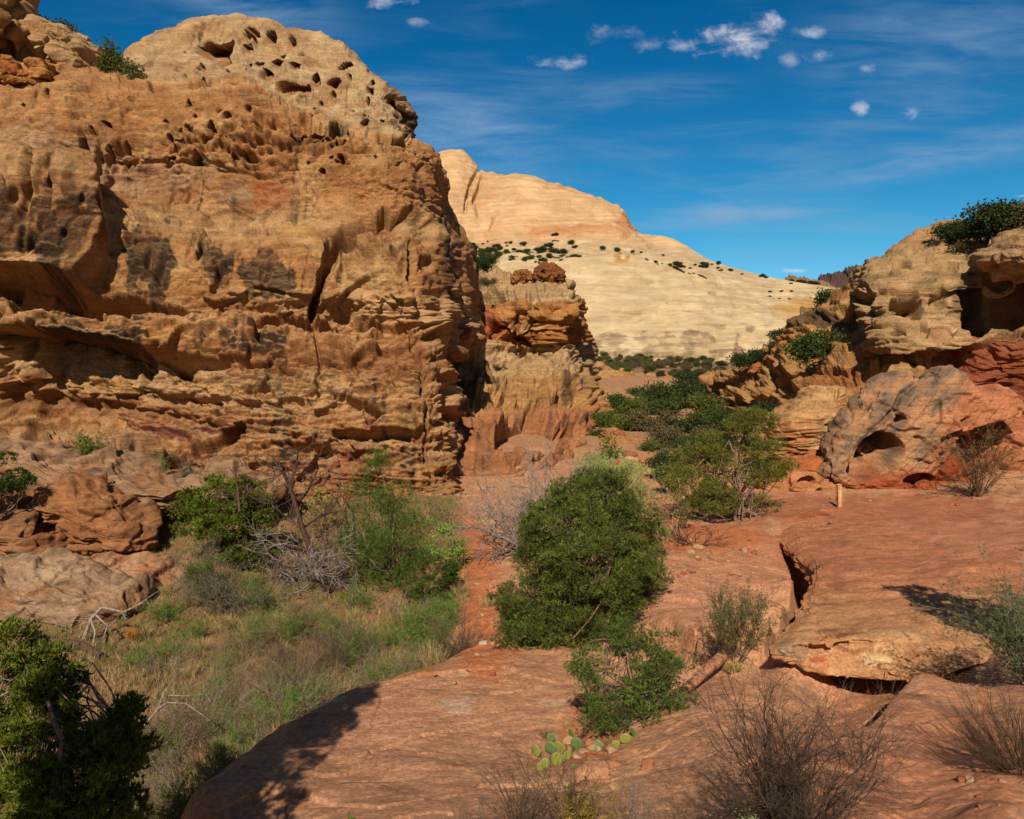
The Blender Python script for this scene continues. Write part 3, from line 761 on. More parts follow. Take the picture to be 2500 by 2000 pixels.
# ------------------------------------------------------------------ white dome far up the canyon
def dome():
    rows = [
        [(900, 700, 620), (1058, 700, 620), (1120, 700, 620), (1180, 700, 620), (1290, 700, 620), (1400, 700, 620), (1500, 700, 620), (1570, 720, 620), (1700, 740, 620), (1850, 760, 620), (2100, 790, 620), (2300, 800, 620)],
        [(900, 400, 470), (1058, 390, 470), (1121, 384, 465), (1180, 424, 460), (1288, 437, 455), (1408, 468, 450), (1510, 510, 440), (1560, 575, 430), (1673, 612, 420), (1762, 664, 400), (1951, 712, 400), (2300, 760, 400)],
        [(900, 500, 410), (1058, 480, 410), (1121, 470, 410), (1180, 490, 410), (1288, 500, 405), (1408, 520, 400), (1520, 545, 395), (1575, 592, 395), (1673, 610, 385), (1766, 647, 380), (1951, 690, 380), (2300, 735, 380)],
        [(900, 570, 385), (1058, 568, 385), (1121, 568, 385), (1180, 570, 385), (1288, 570, 382), (1408, 572, 380), (1520, 574, 378), (1585, 605, 372), (1673, 625, 365), (1770, 660, 365), (1951, 700, 370), (2300, 746, 370)],
        [(900, 600, 360), (1058, 598, 360), (1121, 598, 360), (1180, 600, 358), (1288, 600, 356), (1408, 602, 354), (1500, 605, 352), (1590, 620, 350), (1690, 640, 345), (1780, 672, 350), (1951, 715, 355), (2300, 760, 355)],
        [(900, 645, 315), (1058, 645, 312), (1121, 645, 312), (1180, 645, 310), (1288, 645, 308), (1408, 645, 306), (1520, 645, 306), (1610, 648, 310), (1710, 664, 315), (1800, 690, 320), (1951, 730, 325), (2300, 780, 330)],
        [(900, 760, 285), (1058, 760, 282), (1121, 760, 282), (1180, 760, 280), (1288, 760, 278), (1408, 760, 278), (1520, 760, 278), (1620, 762, 280), (1720, 765, 282), (1820, 775, 285), (1960, 790, 290), (2300, 810, 300)],
        [(900, 865, 268), (1058, 865, 266), (1121, 865, 266), (1180, 865, 265), (1288, 865, 264), (1408, 865, 264), (1520, 865, 264), (1620, 865, 265), (1720, 865, 267), (1820, 868, 270), (1960, 872, 275), (2300, 880, 290)],
        [(900, 925, 262), (1058, 925, 260), (1121, 925, 260), (1180, 925, 259), (1288, 925, 258), (1408, 925, 258), (1520, 925, 258), (1620, 925, 259), (1720, 925, 261), (1820, 925, 264), (1960, 925, 270), (2300, 930, 285)],
    ]
    V = relief(rows, .46); px, py = proj(V); N = normals(V)
    D = 3.0 * fbm(V, .015, 3, off=3) + .45 * fbm(V, (.05, .05, .12), 4, off=5)
    D += beds(V * np.array((.35, .35, 1)), 1.1, .07, 3., dipx=-.05, warp=2) + beds(V * np.array((.35, .35, 1)), .5, .2, 8., dipx=-.07, warp=2)
    D += undercut(px, py, [(1058, 572), (1200, 570), (1400, 572), (1548, 576)], 5, 14, off=1, ragged=2)
    D += undercut(px, py, [(1180, 648), (1400, 646), (1640, 648), (1760, 654)], [4, 4, 1.5, .4], 10, off=2, ragged=2)
    D += undercut(px, py, [(1250, 735), (1500, 748), (1700, 750), (1900, 738)], 1.0, 12, off=3, ragged=3)
    D += undercut(px, py, [(1430, 762), (1600, 764), (1800, 760), (1980, 764)], 2.2, 12, off=4, ragged=3)
    D += undercut(px, py, [(1420, 864), (1560, 866), (1700, 868), (1780, 866)], 4, 14, off=6, ragged=2)
    D += crack(px, py, [(1174, 405), (1150, 450), (1136, 515)], 6, 4)
    D += crack(px, py, [(1180, 425), (1160, 480), (1164, 535)], 4, 4)
    D += crack(px, py, [(1205, 525), (1192, 560)], 3, 3)
    for k, (yy, x0, x1) in enumerate(((505, 1180, 1500), (538, 1060, 1540), (468, 1200, 1400), (612, 1200, 1600), (690, 1400, 1800), (800, 1430, 1900), (822, 1430, 1950), (590, 1300, 1580))):
        D += undercut(px, py, [(x0, yy), ((x0 + x1) / 2, yy - 3), (x1, yy + 4)], 1.6, 9, off=20 + k, ragged=3)
    for h in ((1744, 722, 20, 6, 4), (1520, 638, 14, 7, 4), (1640, 745, 14, 3, 2)): D += hole(px, py, *h)
    D -= 1.0 * smooth(.5, .9, fbm(V, (.03, .03, .14), 3, off=44)) 
    crest = np.interp(px, [1500, 1673, 1762, 1858, 1951, 2300], [513, 608, 646, 671, 690, 735])
    D *= 1 - smooth(1600, 1700, px) * (1 - smooth(6, 40, py - crest))
    V = V + N * (D * (1 - smooth(470, 560, V[..., 1])))[..., None]
    a = srgb(226, 198, 162); b = srgb(228, 184, 140); red = srgb(205, 134, 84); gry = srgb(120, 98, 84)
    nz = fbm(V, .04, 4, off=5); nh = fbm(V, .2, 3, off=8)
    C = np.ones(V.shape) * a
    C = paint(C, smooth(650, 560, py), b, .9)
    C = paint(C, blob(px, py, 1400, 560, 160, 16, 4) + blob(px, py, 1530, 545, 34, 36, 5), red, .6)
    C = paint(C, smooth(.2, .8, nz) * smooth(650, 560, py), red, .45)
    C = paint(C, blob(px, py, 1960, 745, 100, 24, 2), srgb(212, 160, 90), .8)
    C = paint(C, blob(px, py, 1515, 640, 26, 12, 2), srgb(210, 150, 60), .8)
    zz = V[..., 2] - .03 * V[..., 0] + 2.5 * nz
    lam = perlin(V[..., 0] * .02, V[..., 1] * .02, zz * .55) + .6 * perlin(V[..., 0] * .05, V[..., 1] * .05, zz * 1.6)
    C = C * (1 + .13 * lam + .07 * nh)[..., None]
    C = paint(C, smooth(.25, .8, lam + .3 * nh) * smooth(700, 790, py), gry, .28)
    st = perlin(V[..., 0] * .12, V[..., 2] * .02, 1.) + .7 * perlin(V[..., 0] * .4, V[..., 2] * .04, 4.)
    C = paint(C, smooth(.1, .6, st + .9 * blob(px, py, 1480, 905, 240, 30, 3) - .15) * smooth(866, 872, py) * smooth(925, 912, py), gry, .85)
    C = paint(C, smooth(.0, .6, .5 * nh + lam * .6 + .8 * blob(px, py, 1540, 845, 290, 28, 6, wob=.7) - .45), gry, .60)
    C = paint(C, blob(px, py, 1798, 845, 15, 34, 3, wob=.8) + .8 * blob(px, py, 1832, 800, 14, 10, 4, wob=.8) + .8 * blob(px, py, 1762, 860, 26, 8, 8), srgb(112, 66, 52), .65)
    return finish('distant_dome', V, M_DOME, np.clip(C * .78, .02, .85))


dome()


def simple_hill(name, pts, D0, D1, base, col, mat, seed, amp, fr, q=.4):
    """a far hill: silhouette points, nearer foot below, back slope behind"""
    rows = [[(x, base + 60, D1 * 1.6) for x, y in pts], [(x, y, D1) for x, y in pts], [(x, (y * .55 + base * .45), (D0 + D1) / 2) for x, y in pts], [(x, base, D0) for x, y in pts]]
    V = relief(rows, q); px, py = proj(V); N = normals(V)
    V = V + N * (amp * fbm(V, fr, 5, .55, off=seed) + beds(V, amp * .5, fr * 3, seed, warp=amp * 2))[..., None]
    nz = fbm(V, fr * 2, 4, off=seed)
    C = np.ones(V.shape) * col * (1 + .25 * nz + .15 * perlin(V[..., 0] * .02, V[..., 1] * .02, V[..., 2] * fr * 12))[..., None]
    return finish(name, V, mat, np.clip(C, .01, .8))


simple_hill('far_hill', [(1940, 720), (2000, 706), (2040, 690), (2085, 668), (2110, 656), (2160, 640), (2260, 640), (2500, 650)], 700, 900, 760, srgb(84, 66, 66), M_DOME, 2.0, 10, .012)
simple_hill('far_ridge', [(1860, 720), (1905, 694), (1930, 682), (1960, 684), (1990, 692), (2030, 708), (2100, 730)], 480, 560, 760, srgb(150, 118, 88), M_DOME, 6.0, 5, .02)
simple_hill('tan_hill', [(2080, 700), (2150, 648), (2190, 606), (2240, 575), (2300, 555), (2345, 549), (2372, 556), (2390, 585), (2440, 640), (2600, 700)], 150, 175, 760, srgb(196, 150, 112), M_TOWER, 9.0, .6, .15)


# ------------------------------------------------------------------ right hand wall, slope and blocks
def right_slope():
    rows = [
        [(1660, 1090, 130), (1720, 1060, 130), (1780, 1020, 130), (1830, 1000, 125), (1890, 960, 120), (1950, 930, 115), (2010, 900, 110), (2080, 860, 105), (2150, 840, 100), (2260, 840, 100)],
        [(1672, 1008, 96), (1700, 985, 94), (1728, 944, 92), (1765, 922, 88), (1815, 895, 84), (1868, 858, 80), (1930, 800, 76), (1985, 765, 73), (2078, 714, 70), (2260, 700, 70)],
        [(1672, 1020, 90), (1700, 1000, 88), (1740, 965, 84), (1785, 945, 80), (1835, 915, 76), (1885, 880, 72), (1945, 830, 68), (2000, 800, 65), (2080, 760, 63), (2260, 760, 62)],
        [(1680, 1025, 86), (1710, 1012, 83), (1750, 985, 79), (1800, 960, 74), (1850, 930, 70), (1900, 905, 66), (1960, 875, 61), (2020, 855, 58), (2090, 830, 56), (2260, 830, 54)],
        [(1690, 1030, 84), (1725, 1022, 80), (1765, 1008, 75), (1815, 985, 69), (1860, 965, 63), (1905, 945, 58), (1965, 920, 54), (2030, 900, 52), (2100, 890, 50), (2260, 890, 48)],
        [(1710, 1040, 82), (1745, 1040, 77), (1785, 1040, 70), (1830, 1030, 63), (1870, 1010, 57), (1910, 1000, 52), (1970, 985, 49), (2040, 975, 47), (2105, 970, 46), (2260, 970, 44)],
        [(1720, 1100, 76), (1760, 1110, 70), (1800, 1110, 64), (1840, 1105, 58), (1880, 1100, 52), (1920, 1100, 48), (1980, 1100, 45.5), (2045, 1095, 44), (2110, 1090, 43.5), (2260, 1090, 42)],
        [(1730, 1180, 70), (1770, 1190, 64), (1810, 1200, 58), (1850, 1210, 53), (1890, 1220, 48), (1930, 1230, 45), (1990, 1230, 43), (2050, 1230, 42), (2120, 1230, 41), (2260, 1230, 40)],
    ]
    V = relief(rows, .46); px, py = proj(V); N = normals(V)
    D = .8 * fbm(V, .12, 3, off=23) + .3 * fbm(V, .5, 4, off=2) + beds(V, .4, .45, 5.0, dipx=-.10) + beds(V, .22, 1.5, 6., dipx=-.15)
    D += .75 * facets(V, (.22, .22, .45), 22.3) + .35 * facets(V, (.6, .6, 1.4), 4.1) + .14 * facets(V, (1.6, 1.6, 3.2), 7.)
    D += undercut(px, py, [(1840, 950), (1880, 925), (1990, 905), (2090, 900)], [1, 1.2, 1.2, 1], 24, off=1)
    D += undercut(px, py, [(1835, 975), (1880, 962), (1960, 958), (2060, 950)], [1.6, 2.0, 1.6, 1], 26, off=3)
    D += undercut(px, py, [(1838, 995), (1870, 992), (1900, 1000), (1930, 1010)], 2.2, 26, off=4)
    D += undercut(px, py, [(1720, 1000), (1780, 1004), (1820, 1010)], 1, 24, off=5)
    fl = perlin(V[..., 0] * 1.1 + .6 * V[..., 2], V[..., 2] * .12, 2.) + .5 * perlin(V[..., 0] * 2.6, V[..., 2] * .3, 3.0)
    fz = blob(px, py, 2010, 790, 90, 50, 2) + blob(px, py, 1790, 1000, 60, 40, 4)
    D -= .9 * smooth(.0, .6, fl) * np.clip(fz, 0, 1)
    D = soften(D, 1)
    V = V + N * (D * (1 - smooth(96, 112, V[..., 1])))[..., None]
    tan = srgb(198, 152, 100); varn = srgb(74, 62, 54)
    nz = fbm(V, .3, 4, off=5); nh = fbm(V, 1.2, 3, off=8)
    C = np.ones(V.shape) * tan
    C = paint(C, smooth(.1, .8, nz), srgb(188, 128, 78), .8)
    C = paint(C, blob(px, py, 2000, 930, 150, 40, 3), srgb(178, 112, 70), .7)
    C = paint(C, blob(px, py, 1990, 850, 60, 24, 3), srgb(196, 128, 66), .6)
    C = paint(C, smooth(.0, .5, .5 * fl + .9 * blob(px, py, 1995, 785, 110, 44, 3) - .35), varn, .75)
    C = paint(C, smooth(.1, .6, .6 * fl + .3 * nh + .8 * blob(px, py, 1790, 1010, 80, 40, 3) - .55), varn, .6)
    C = C * (1 + .15 * perlin(V[..., 0] * .05, V[..., 1] * .05, V[..., 2] * 1.6) + .1 * nh)[..., None]
    return finish('canyon_slope', V, M_TOWER, np.clip(C, .01, .8))


right_slope()


def right_wall():
    rows = [
        [(2086, 800, 80), (2100, 790, 80), (2160, 760, 80), (2240, 740, 78), (2330, 720, 76), (2430, 700, 74), (2520, 700, 72), (2700, 700, 70)],
        [(2084, 712, 62), (2106, 648, 62), (2160, 628, 60), (2256, 606, 58), (2330, 594, 57), (2430, 590, 55), (2520, 562, 53), (2700, 540, 50)],
        [(2085, 715, 55), (2108, 662, 54), (2160, 648, 53), (2256, 632, 52), (2330, 624, 51), (2430, 620, 50), (2520, 600, 47), (2700, 590, 45)],
        [(2088, 730, 51), (2112, 700, 50), (2165, 700, 48.5), (2256, 694, 48), (2330, 690, 47), (2430, 680, 46.5), (2520, 670, 45), (2700, 660, 43)],
        [(2092, 770, 50), (2120, 770, 48.5), (2170, 770, 47.5), (2256, 765, 47), (2330, 765, 47), (2430, 760, 47), (2520, 755, 46), (2700, 750, 44)],
        [(2108, 830, 50), (2130, 840, 48), (2180, 850, 46), (2256, 850, 45), (2330, 845, 45), (2430, 830, 45), (2520, 820, 44.5), (2700, 810, 43)],
        [(2128, 900, 51), (2140, 905, 48.5), (2190, 912, 47), (2256, 915, 46.5), (2330, 905, 46.5), (2430, 890, 46), (2520, 880, 45), (2700, 870, 43)],
        [(2135, 960, 51), (2150, 970, 49), (2200, 980, 48), (2260, 985, 47.5), (2330, 985, 47), (2430, 980, 46), (2520, 980, 44.5), (2700, 980, 42.5)],
        [(2140, 1200, 49), (2160, 1220, 47), (2210, 1230, 46), (2260, 1240, 45), (2330, 1240, 44), (2430, 1240, 43), (2520, 1240, 42), (2700, 1240, 40)],
    ]
    V = relief(rows, .52); px, py = proj(V); N = normals(V)
    D = .5 * fbm(V, .15, 2, off=3) + .22 * fbm(V, .5, 4, off=12) + .25 * facets(V, (.35, .35, .9), 5.) + .12 * facets(V, (1.1, 1.1, 3.), 9.) + beds(V, .22, .8, 5.0, dipx=.06) + beds(V, .13, 2.6, 6., dipx=.08)
    D += undercut(px, py, [(2100, 705), (2160, 700), (2250, 706), (2330, 712), (2420, 700), (2540, 700)], [.6, .5, .4, .8, 2, 2.4], [30, 26, 26, 40, 80, 90], off=1)
    D += undercut(px, py, [(2130, 858), (2180, 862), (2250, 868), (2330, 866), (2380, 838), (2440, 812), (2600, 800)], [1.6, 2.2, 2.4, 2.4, 2.0, 1.6, 1.6], [90, 90, 90, 80, 70, 60, 60], off=2, ragged=6)
    D += undercut(px, py, [(2136, 905), (2200, 910), (2300, 905), (2360, 880)], [1, 1, 1, .8], 40, off=5, ragged=4)
    D += undercut(px, py, [(2395, 655), (2440, 640), (2520, 640), (2620, 640)], [1.2, 3.2, 3.4, 3.4], [60, 90, 110, 110], off=4, ragged=3)
    D += 1.4 * smooth(2405, 2425, px + .5 * (py - 620)) * smooth(680, 640, py)
    D += crack(px, py, [(2108, 700), (2118, 800), (2135, 900), (2145, 960)], 8, 1.5)
    for h in ((2212, 752, 46, 46, 1.9), (2222, 722, 34, 24, .8), (2294, 728, 22, 36, 1.5), (2110, 730, 24, 22, 1.5), (2305, 805, 34, 20, 1.4), (2388, 760, 44, 62, 2.6), (2460, 740, 60, 70, 2.0),
              (2190, 820, 22, 12, .8), (2260, 800, 14, 26, .8), (2200, 655, 24, 9, .6), (2320, 650, 20, 6, .5)):
        D += hole(px, py, *h, wob=.15)
    D = soften(D, 1)
    V = V + N * (D * (1 - smooth(62, 76, V[..., 1])))[..., None]
    nz = fbm(V, .4, 4, off=5); nh = fbm(V, 1.4, 3, off=8)
    tan = srgb(206, 168, 124); C = np.ones(V.shape) * tan
    gb = smooth(.0, .7, perlin(V[..., 0] * .15, V[..., 1] * .15, V[..., 2] * 1.1 + .5 * nz) + .5 * perlin(V[..., 0] * .4, V[..., 1] * .4, V[..., 2] * 3.))
    C = paint(C, gb * smooth(850, 800, py), srgb(120, 100, 82), .65)
    C = paint(C, blob(px, py, 2370, 735, 60, 70, 3), srgb(96, 78, 66), .6)
    C = paint(C, smooth(850, 880, py + 10 * nz), srgb(176, 112, 76), .85)
    C = paint(C, smooth(2330, 2400, px + .4 * (py - 850)) * smooth(800, 850, py), srgb(168, 92, 64), .9)
    C = paint(C, blob(px, py, 2480, 760, 60, 60, 3), srgb(176, 110, 72), .8)
    C = paint(C, blob(px, py, 2225, 770, 46, 34, 3), srgb(214, 176, 136), .7)
    C = C * (1 + .12 * nh + .1 * nz)[..., None]
    return finish('canyon_wall', V, M_CLIFF, np.clip(C, .01, .8))


right_wall()

# ------------------------------------------------------------------ GROUND
# control points: (px, py, drop) as seen, or ('D', px, distance, drop) for places hidden from the camera
GP = [
    # pale slab in the left foreground
    (450, 1990, 6.0), (700, 1990, 5.6), (1000, 1990, 5.3), (1250, 1990, 5.3), (560, 1870, 6.15), (800, 1850, 6.0), (1000, 1850, 5.9), (1200, 1850, 6.0),
    (800, 1740, 6.4), (1000, 1720, 6.35), (1200, 1700, 6.4), (1150, 1610, 6.7), (1300, 1620, 6.65), (1400, 1600, 6.65), (1020, 1640, 6.6), (860, 1690, 6.6), (680, 1780, 6.35),
    (1230, 1560, 6.95), (1350, 1560, 6.9),
    # wash under the slab's rim
    ('D', 300, 9.0, 7.6), ('D', 400, 13, 8.4), ('D', 560, 14.6, 8.4), ('D', 750, 16.2, 8.4), ('D', 900, 17.2, 8.3), ('D', 1040, 18.0, 8.0), ('D', 150, 11, 8.3), ('D', 0, 9, 8.2), ('D', -100, 14, 8.3),
    ('D', 200, 17, 8.3), ('D', 0, 20, 8.1), ('D', -200, 24, 7.4), ('D', -400, 24, 6.5), ('D', -300, 12, 8),
    (400, 1600, 8.5), (600, 1600, 8.5), (800, 1560, 8.4), (960, 1520, 8.2), (500, 1500, 8.3), (750, 1470, 8.2), (950, 1440, 8.0), (600, 1420, 7.9), (800, 1380, 7.8), (450, 1400, 7.8),
    (900, 1310, 7.5), (1020, 1280, 7.4), (700, 1300, 7.4), ('D', 500, 33, 7.0), ('D', 200, 30, 7.0), ('D', 0, 30, 7),
    # red path
    (1180, 1560, 7.2), (1160, 1500, 7.45), (1150, 1440, 7.5), (1140, 1380, 7.5), (1120, 1330, 7.4), (1150, 1290, 7.25), (1080, 1245, 7.1), (1160, 1230, 7.1), (1200, 1200, 7.2),
    ('D', 1250, 30, 7.3), ('D', 1330, 26, 7.2), ('D', 1350, 20, 7.2), ('D', 1430, 34, 7.3), ('D', 1500, 26, 7.0), ('D', 1430, 17.5, 7.0),
    # hump right of the pinyon and ground behind
    (1500, 1500, 6.9), (1545, 1420, 6.85), (1640, 1350, 6.9), (1720, 1330, 6.75), (1850, 1290, 6.6), (1600, 1430, 6.5), (1700, 1400, 6.5), (1800, 1380, 6.5), (1870, 1400, 6.6),
    (1560, 1490, 6.55), (1650, 1480, 6.3), (1750, 1450, 6.35), (1850, 1460, 6.45), (1640, 1560, 6.35), (1730, 1560, 6.3), (1830, 1520, 6.35), (1540, 1560, 6.75),
    (1800, 1275, 6.9), (1700, 1270, 7.0), (1600, 1260, 7.2), (1650, 1200, 7.2),
    # gully with the small pinyon and the cactus
    (1450, 1690, 6.5), (1560, 1700, 6.35), (1640, 1660, 6.4), (1700, 1640, 6.3), (1400, 1760, 6.25), (1470, 1760, 6.15), (1360, 1830, 6.05), (1450, 1840, 5.95), (1420, 1900, 5.65), (1780, 1620, 6.2),
    (1860, 1570, 6.5),
    # slab below the gully
    (1560, 1760, 5.95), (1680, 1700, 5.85), (1800, 1650, 6.05), (1890, 1610, 6.5), (1940, 1660, 6.45), (1550, 1850, 5.6), (1700, 1800, 5.4), (1850, 1720, 5.8), (1500, 1960, 5.2), (1650, 1990, 4.9), (1750, 1900, 5.0),
    (1900, 1800, 5.5), (1950, 1710, 6.2), (2000, 1740, 6.35), (2060, 1755, 6.25), (2130, 1738, 6.25), (1990, 1800, 5.85), (1820, 1960, 4.85),
    # under the overhang
    (2000, 1716, 6.7), (2100, 1728, 6.7), (2180, 1716, 6.55), ('D', 2000, 15.3, 7.0), ('D', 2150, 14.6, 6.95), ('D', 2250, 14.3, 6.7), (1955, 1630, 6.7), (1905, 1560, 6.5), (1915, 1500, 6.5), (1925, 1430, 6.55),
    (1890, 1340, 6.7), (1880, 1460, 6.7), (1870, 1530, 6.6),
    ('D', 2020, 18, 7.3), ('D', 2060, 21, 7.3), ('D', 2000, 22, 7.1), ('D', 2130, 17, 7.2), ('D', 1960, 24, 7.0),
    # right foreground slab
    (2280, 1690, 5.45), (2380, 1680, 5.3), (2480, 1700, 5.0), (2250, 1760, 5.1), (2350, 1800, 4.9), (2480, 1800, 4.7), (2180, 1850, 4.85), (2300, 1900, 4.55), (2450, 1920, 4.35), (2100, 1980, 4.5), (2300, 1995, 4.2), (2490, 1995, 4.0),
    (2430, 1620, 5.55), (2490, 1580, 5.4),
    # red platform
    (1900, 1262, 6.55), (2050, 1245, 6.5), (2200, 1240, 6.45), (2400, 1240, 6.3), (2500, 1250, 6.2), (2200, 1290, 6.1), (2400, 1300, 6.0), ('D', 2300, 21, 6.1), ('D', 2450, 18, 5.8), ('D', 2600, 18, 5.6), ('D', 2450, 15.5, 5.65),
    (2050, 1228, 6.6), (1900, 1240, 6.7), ('D', 2000, 36, 6.7), ('D', 2300, 36, 6.5), ('D', 2600, 30, 6.2), ('D', 2700, 14, 5.4),
    # beside and behind the camera
    ('D', 1250, 3, 3.0), ('D', -400, 3, 3.6), ('D', 2900, 3, 3.3), ('D', 700, 6, 4.4), ('D', 1900, 5, 3.7), ('D', 2600, 6, 4.1), ('D', -100, 6.0, 6.4),
    # up the canyon
    (1480, 1150, 7.0), (1550, 1180, 7.2), (1600, 1120, 7.0), (1500, 1080, 7.0), (1620, 1050, 6.9), (1700, 1060, 6.8), (1560, 1010, 6.6), (1650, 970, 6.2), (1480, 990, 6.5), (1720, 1000, 6.4),
    (1460, 940, 4.6), (1550, 930, 4.8), (1650, 930, 4.8), (1480, 900, 4.2), (1560, 890, 4.2), (1660, 900, 4.8), (1740, 905, 5.4), (1450, 872, 3.0), (1560, 880, 4.2), (1700, 893, 5.8),
    ('D', 1000, 60, 6), ('D', 500, 60, 5), ('D', 0, 60, 5), ('D', -500, 60, 4), ('D', 2500, 60, 5), ('D', 3200, 60, 4), ('D', 2000, 110, 6), ('D', 2600, 150, 6), ('D', 0, 200, 5), ('D', 1250, 600, 3), ('D', 0, 600, 3),
    ('D', 2500, 600, 3), ('D', 1250, 3000, 3), ('D', -1500, 3000, 3), ('D', 4000, 3000, 3), ('D', 3200, 12, 5.0), ('D', 3600, 30, 4), ('D', -900, 12, 7),
]


def ctrl():
    out = []
    for g in GP:
        if g[0] == 'D':
            _, px, D, dr = g
            out.append(((px - 1250) / F0 * D * 1.0, D, CZ - dr))
        else: out.append(tuple(G(*g)))
    return np.array(out)


GC = ctrl()


def gcoord(X, Y):
    r = np.hypot(X, Y)
    return np.stack([np.arctan2(X, Y) * 1.25, np.log(np.maximum(r, .5)) * 1.0], -1)


_gp = gcoord(GC[:, 0], GC[:, 1])
_cc = .028
_A = np.sqrt(((_gp[:, None] - _gp[None]) ** 2).sum(-1) + _cc ** 2)
_n = len(_gp)
_Q = np.concatenate([np.ones((_n, 1)), _gp], 1)
_K = np.block([[_A + np.eye(_n) * 0.004, _Q], [_Q.T, np.zeros((3, 3))]])
_w = np.linalg.solve(_K, np.concatenate([GC[:, 2], np.zeros(3)]))


def base_h(X, Y):
    sh = X.shape; g = gcoord(X.ravel(), Y.ravel()); o = np.zeros(len(g))
    for i in range(0, len(g), 40000):
        s = g[i:i + 40000]
        o[i:i + 40000] = np.sqrt(((s[:, None] - _gp[None]) ** 2).sum(-1) + _cc ** 2) @ _w[:_n] + _w[_n] + s @ _w[_n + 1:]
    return o.reshape(sh)


def gline(pts):
    return [tuple(G(*p)[:2]) for p in pts]


SLAB_RIM = gline([(300, 1935, 6.2), (420, 1880, 6.4), (560, 1800, 6.5), (700, 1742, 6.6), (775, 1705, 6.65), (820, 1668, 6.7), (920, 1635, 6.8), (1010, 1610, 6.85), (1120, 1580, 6.95), (1190, 1566, 7.1)])
CRACK_R = gline([(2240, 1700, 5.8), (2150, 1745, 5.6), (2090, 1800, 5.4), (2050, 1850, 5.2), (1960, 1930, 4.95), (1880, 2010, 4.7)])
TRENCH = gline([(1922, 1318, 6.7), (1960, 1372, 6.65), (1972, 1420, 6.55), (1962, 1470, 6.5), (1944, 1520, 6.5), (1912, 1570, 6.5), (1905, 1592, 6.5)])
GULLY = gline([(1330, 1830, 6.1), (1420, 1760, 6.25), (1480, 1710, 6.35), (1600, 1690, 6.4), (1720, 1640, 6.3), (1850, 1565, 6.3)])
HUMP = gline([(1690, 1335, 6.9), (1570, 1415, 6.8), (1505, 1475, 6.8), (1490, 1528, 6.8), (1545, 1572, 6.75), (1640, 1590, 6.65), (1695, 1632, 6.55), (1790, 1590, 6.5)])


def ground_z(X, Y, detail=True):
    z = base_h(X, Y)
    r = np.hypot(X, Y)
    near = 1 - smooth(40, 70, r)
    V = np.stack([X, Y, z], -1)
    wash = is_wash(X, Y)
    rock = 1 - wash
    # swells and benches of the slickrock
    z = z + near * rock * (.05 * fbm(V, .55, 3, off=3) + .05 * np.tanh(4 * perlin(X * .5 + .5 * Y, Y * .5, 1.)) * .5)
    if detail:
        st = perlin(X * .5 + .3 * Y, Y * 1.6, 2.) + .5 * perlin(X * 1.2, Y * 4, 5.)
        z = z + near * rock * .010 * np.tanh(st * 3) + near * .012 * fbm(V, 3.0, 3, off=8)
        tw = X * .5 - Y * .86 + .7 * fbm(V, .35, 3, off=71)
        sw = tw * 1.1; fr = sw - np.floor(sw)
        z = z + near * rock * .010 * (smooth(0, .08, fr) - fr) * smooth(-.1, .5, perlin(X * .3, Y * .3, 4.0))
        cr = np.abs(perlin(X * .33 + .3 * fbm(V, .8, 2, off=5), Y * .55, 8.))
        z = z - near * rock * .02 * smooth(.012, .0, cr) * smooth(0, .3, perlin(X * .25, Y * .25, 14.))
        U = np.stack([X * .85 + Y * .5, Y * .85 - X * .5, z], -1)
        z = z + near * rock * (.030 * facets(U, (.28, .55, .5), 3.) + .016 * facets(U, (.9, 1.9, 1.5), 9.) + .008 * facets(U, (3., 6., 4.), 5.))
        z = z + near * wash * .06 * fbm(V, 1.5, 4, off=9)
    dd, t, sg = polydist(X, Y, CRACK_R)
    z = z - .85 * np.clip(1 - dd / (.10 + .22 * (1 - np.abs(2 * t - .9))), 0, 1) ** .5 * smooth(0, .06, t)
    z = z + .34 * smooth(1.3, .1, dd) * smooth(0, .1, t) * smooth(-.02, .05, dd * sg)
    dd, t, sg = polydist(X, Y, GULLY)
    z = z - .22 * smooth(.5, 0, dd)
    dd, t, sg = polydist(X, Y, HUMP)
    hin = polydist(np.array([G(1640, 1480, 6.4)[0]]), np.array([G(1640, 1480, 6.4)[1]]), HUMP)[2][0]
    z = z + .42 * smooth(0, .10, dd) * smooth(2.2, .25, dd) * (sg * hin > 0) * smooth(0, .12, t) * smooth(1, .9, t)
    dd, t, sg = polydist(X, Y, TRENCH)
    z = z - 1.0 * np.clip(1.25 - dd / .30, 0, 1) ** .5 * smooth(0, .08, t) * smooth(1, .94, t)
    far = smooth(60, 120, r)
    z = z + far * (.8 * fbm(V * np.array((1, 1, 0)), .03, 4, off=2)) * (1 - .5 * smooth(150, 250, r))
    return z


def is_wash(X, Y):
    """1 on the brushy soil of the wash, 0 on bare rock"""
    wb = .5 * fbm(np.stack([X, Y, 0 * X], -1), .8, 3, off=61)
    dd, t, sg = polydist(X, Y, SLAB_RIM)
    m = (sg > 0).astype(float) * smooth(0, .35, dd)
    xl = np.interp(Y, [8, 14, 18, 22, 30, 36], [-3, -2.6, -1.6, -1.4, -2.0, -3.0])
    return m * smooth(.5, -.6, X - xl + wb) * smooth(37, 34, Y)


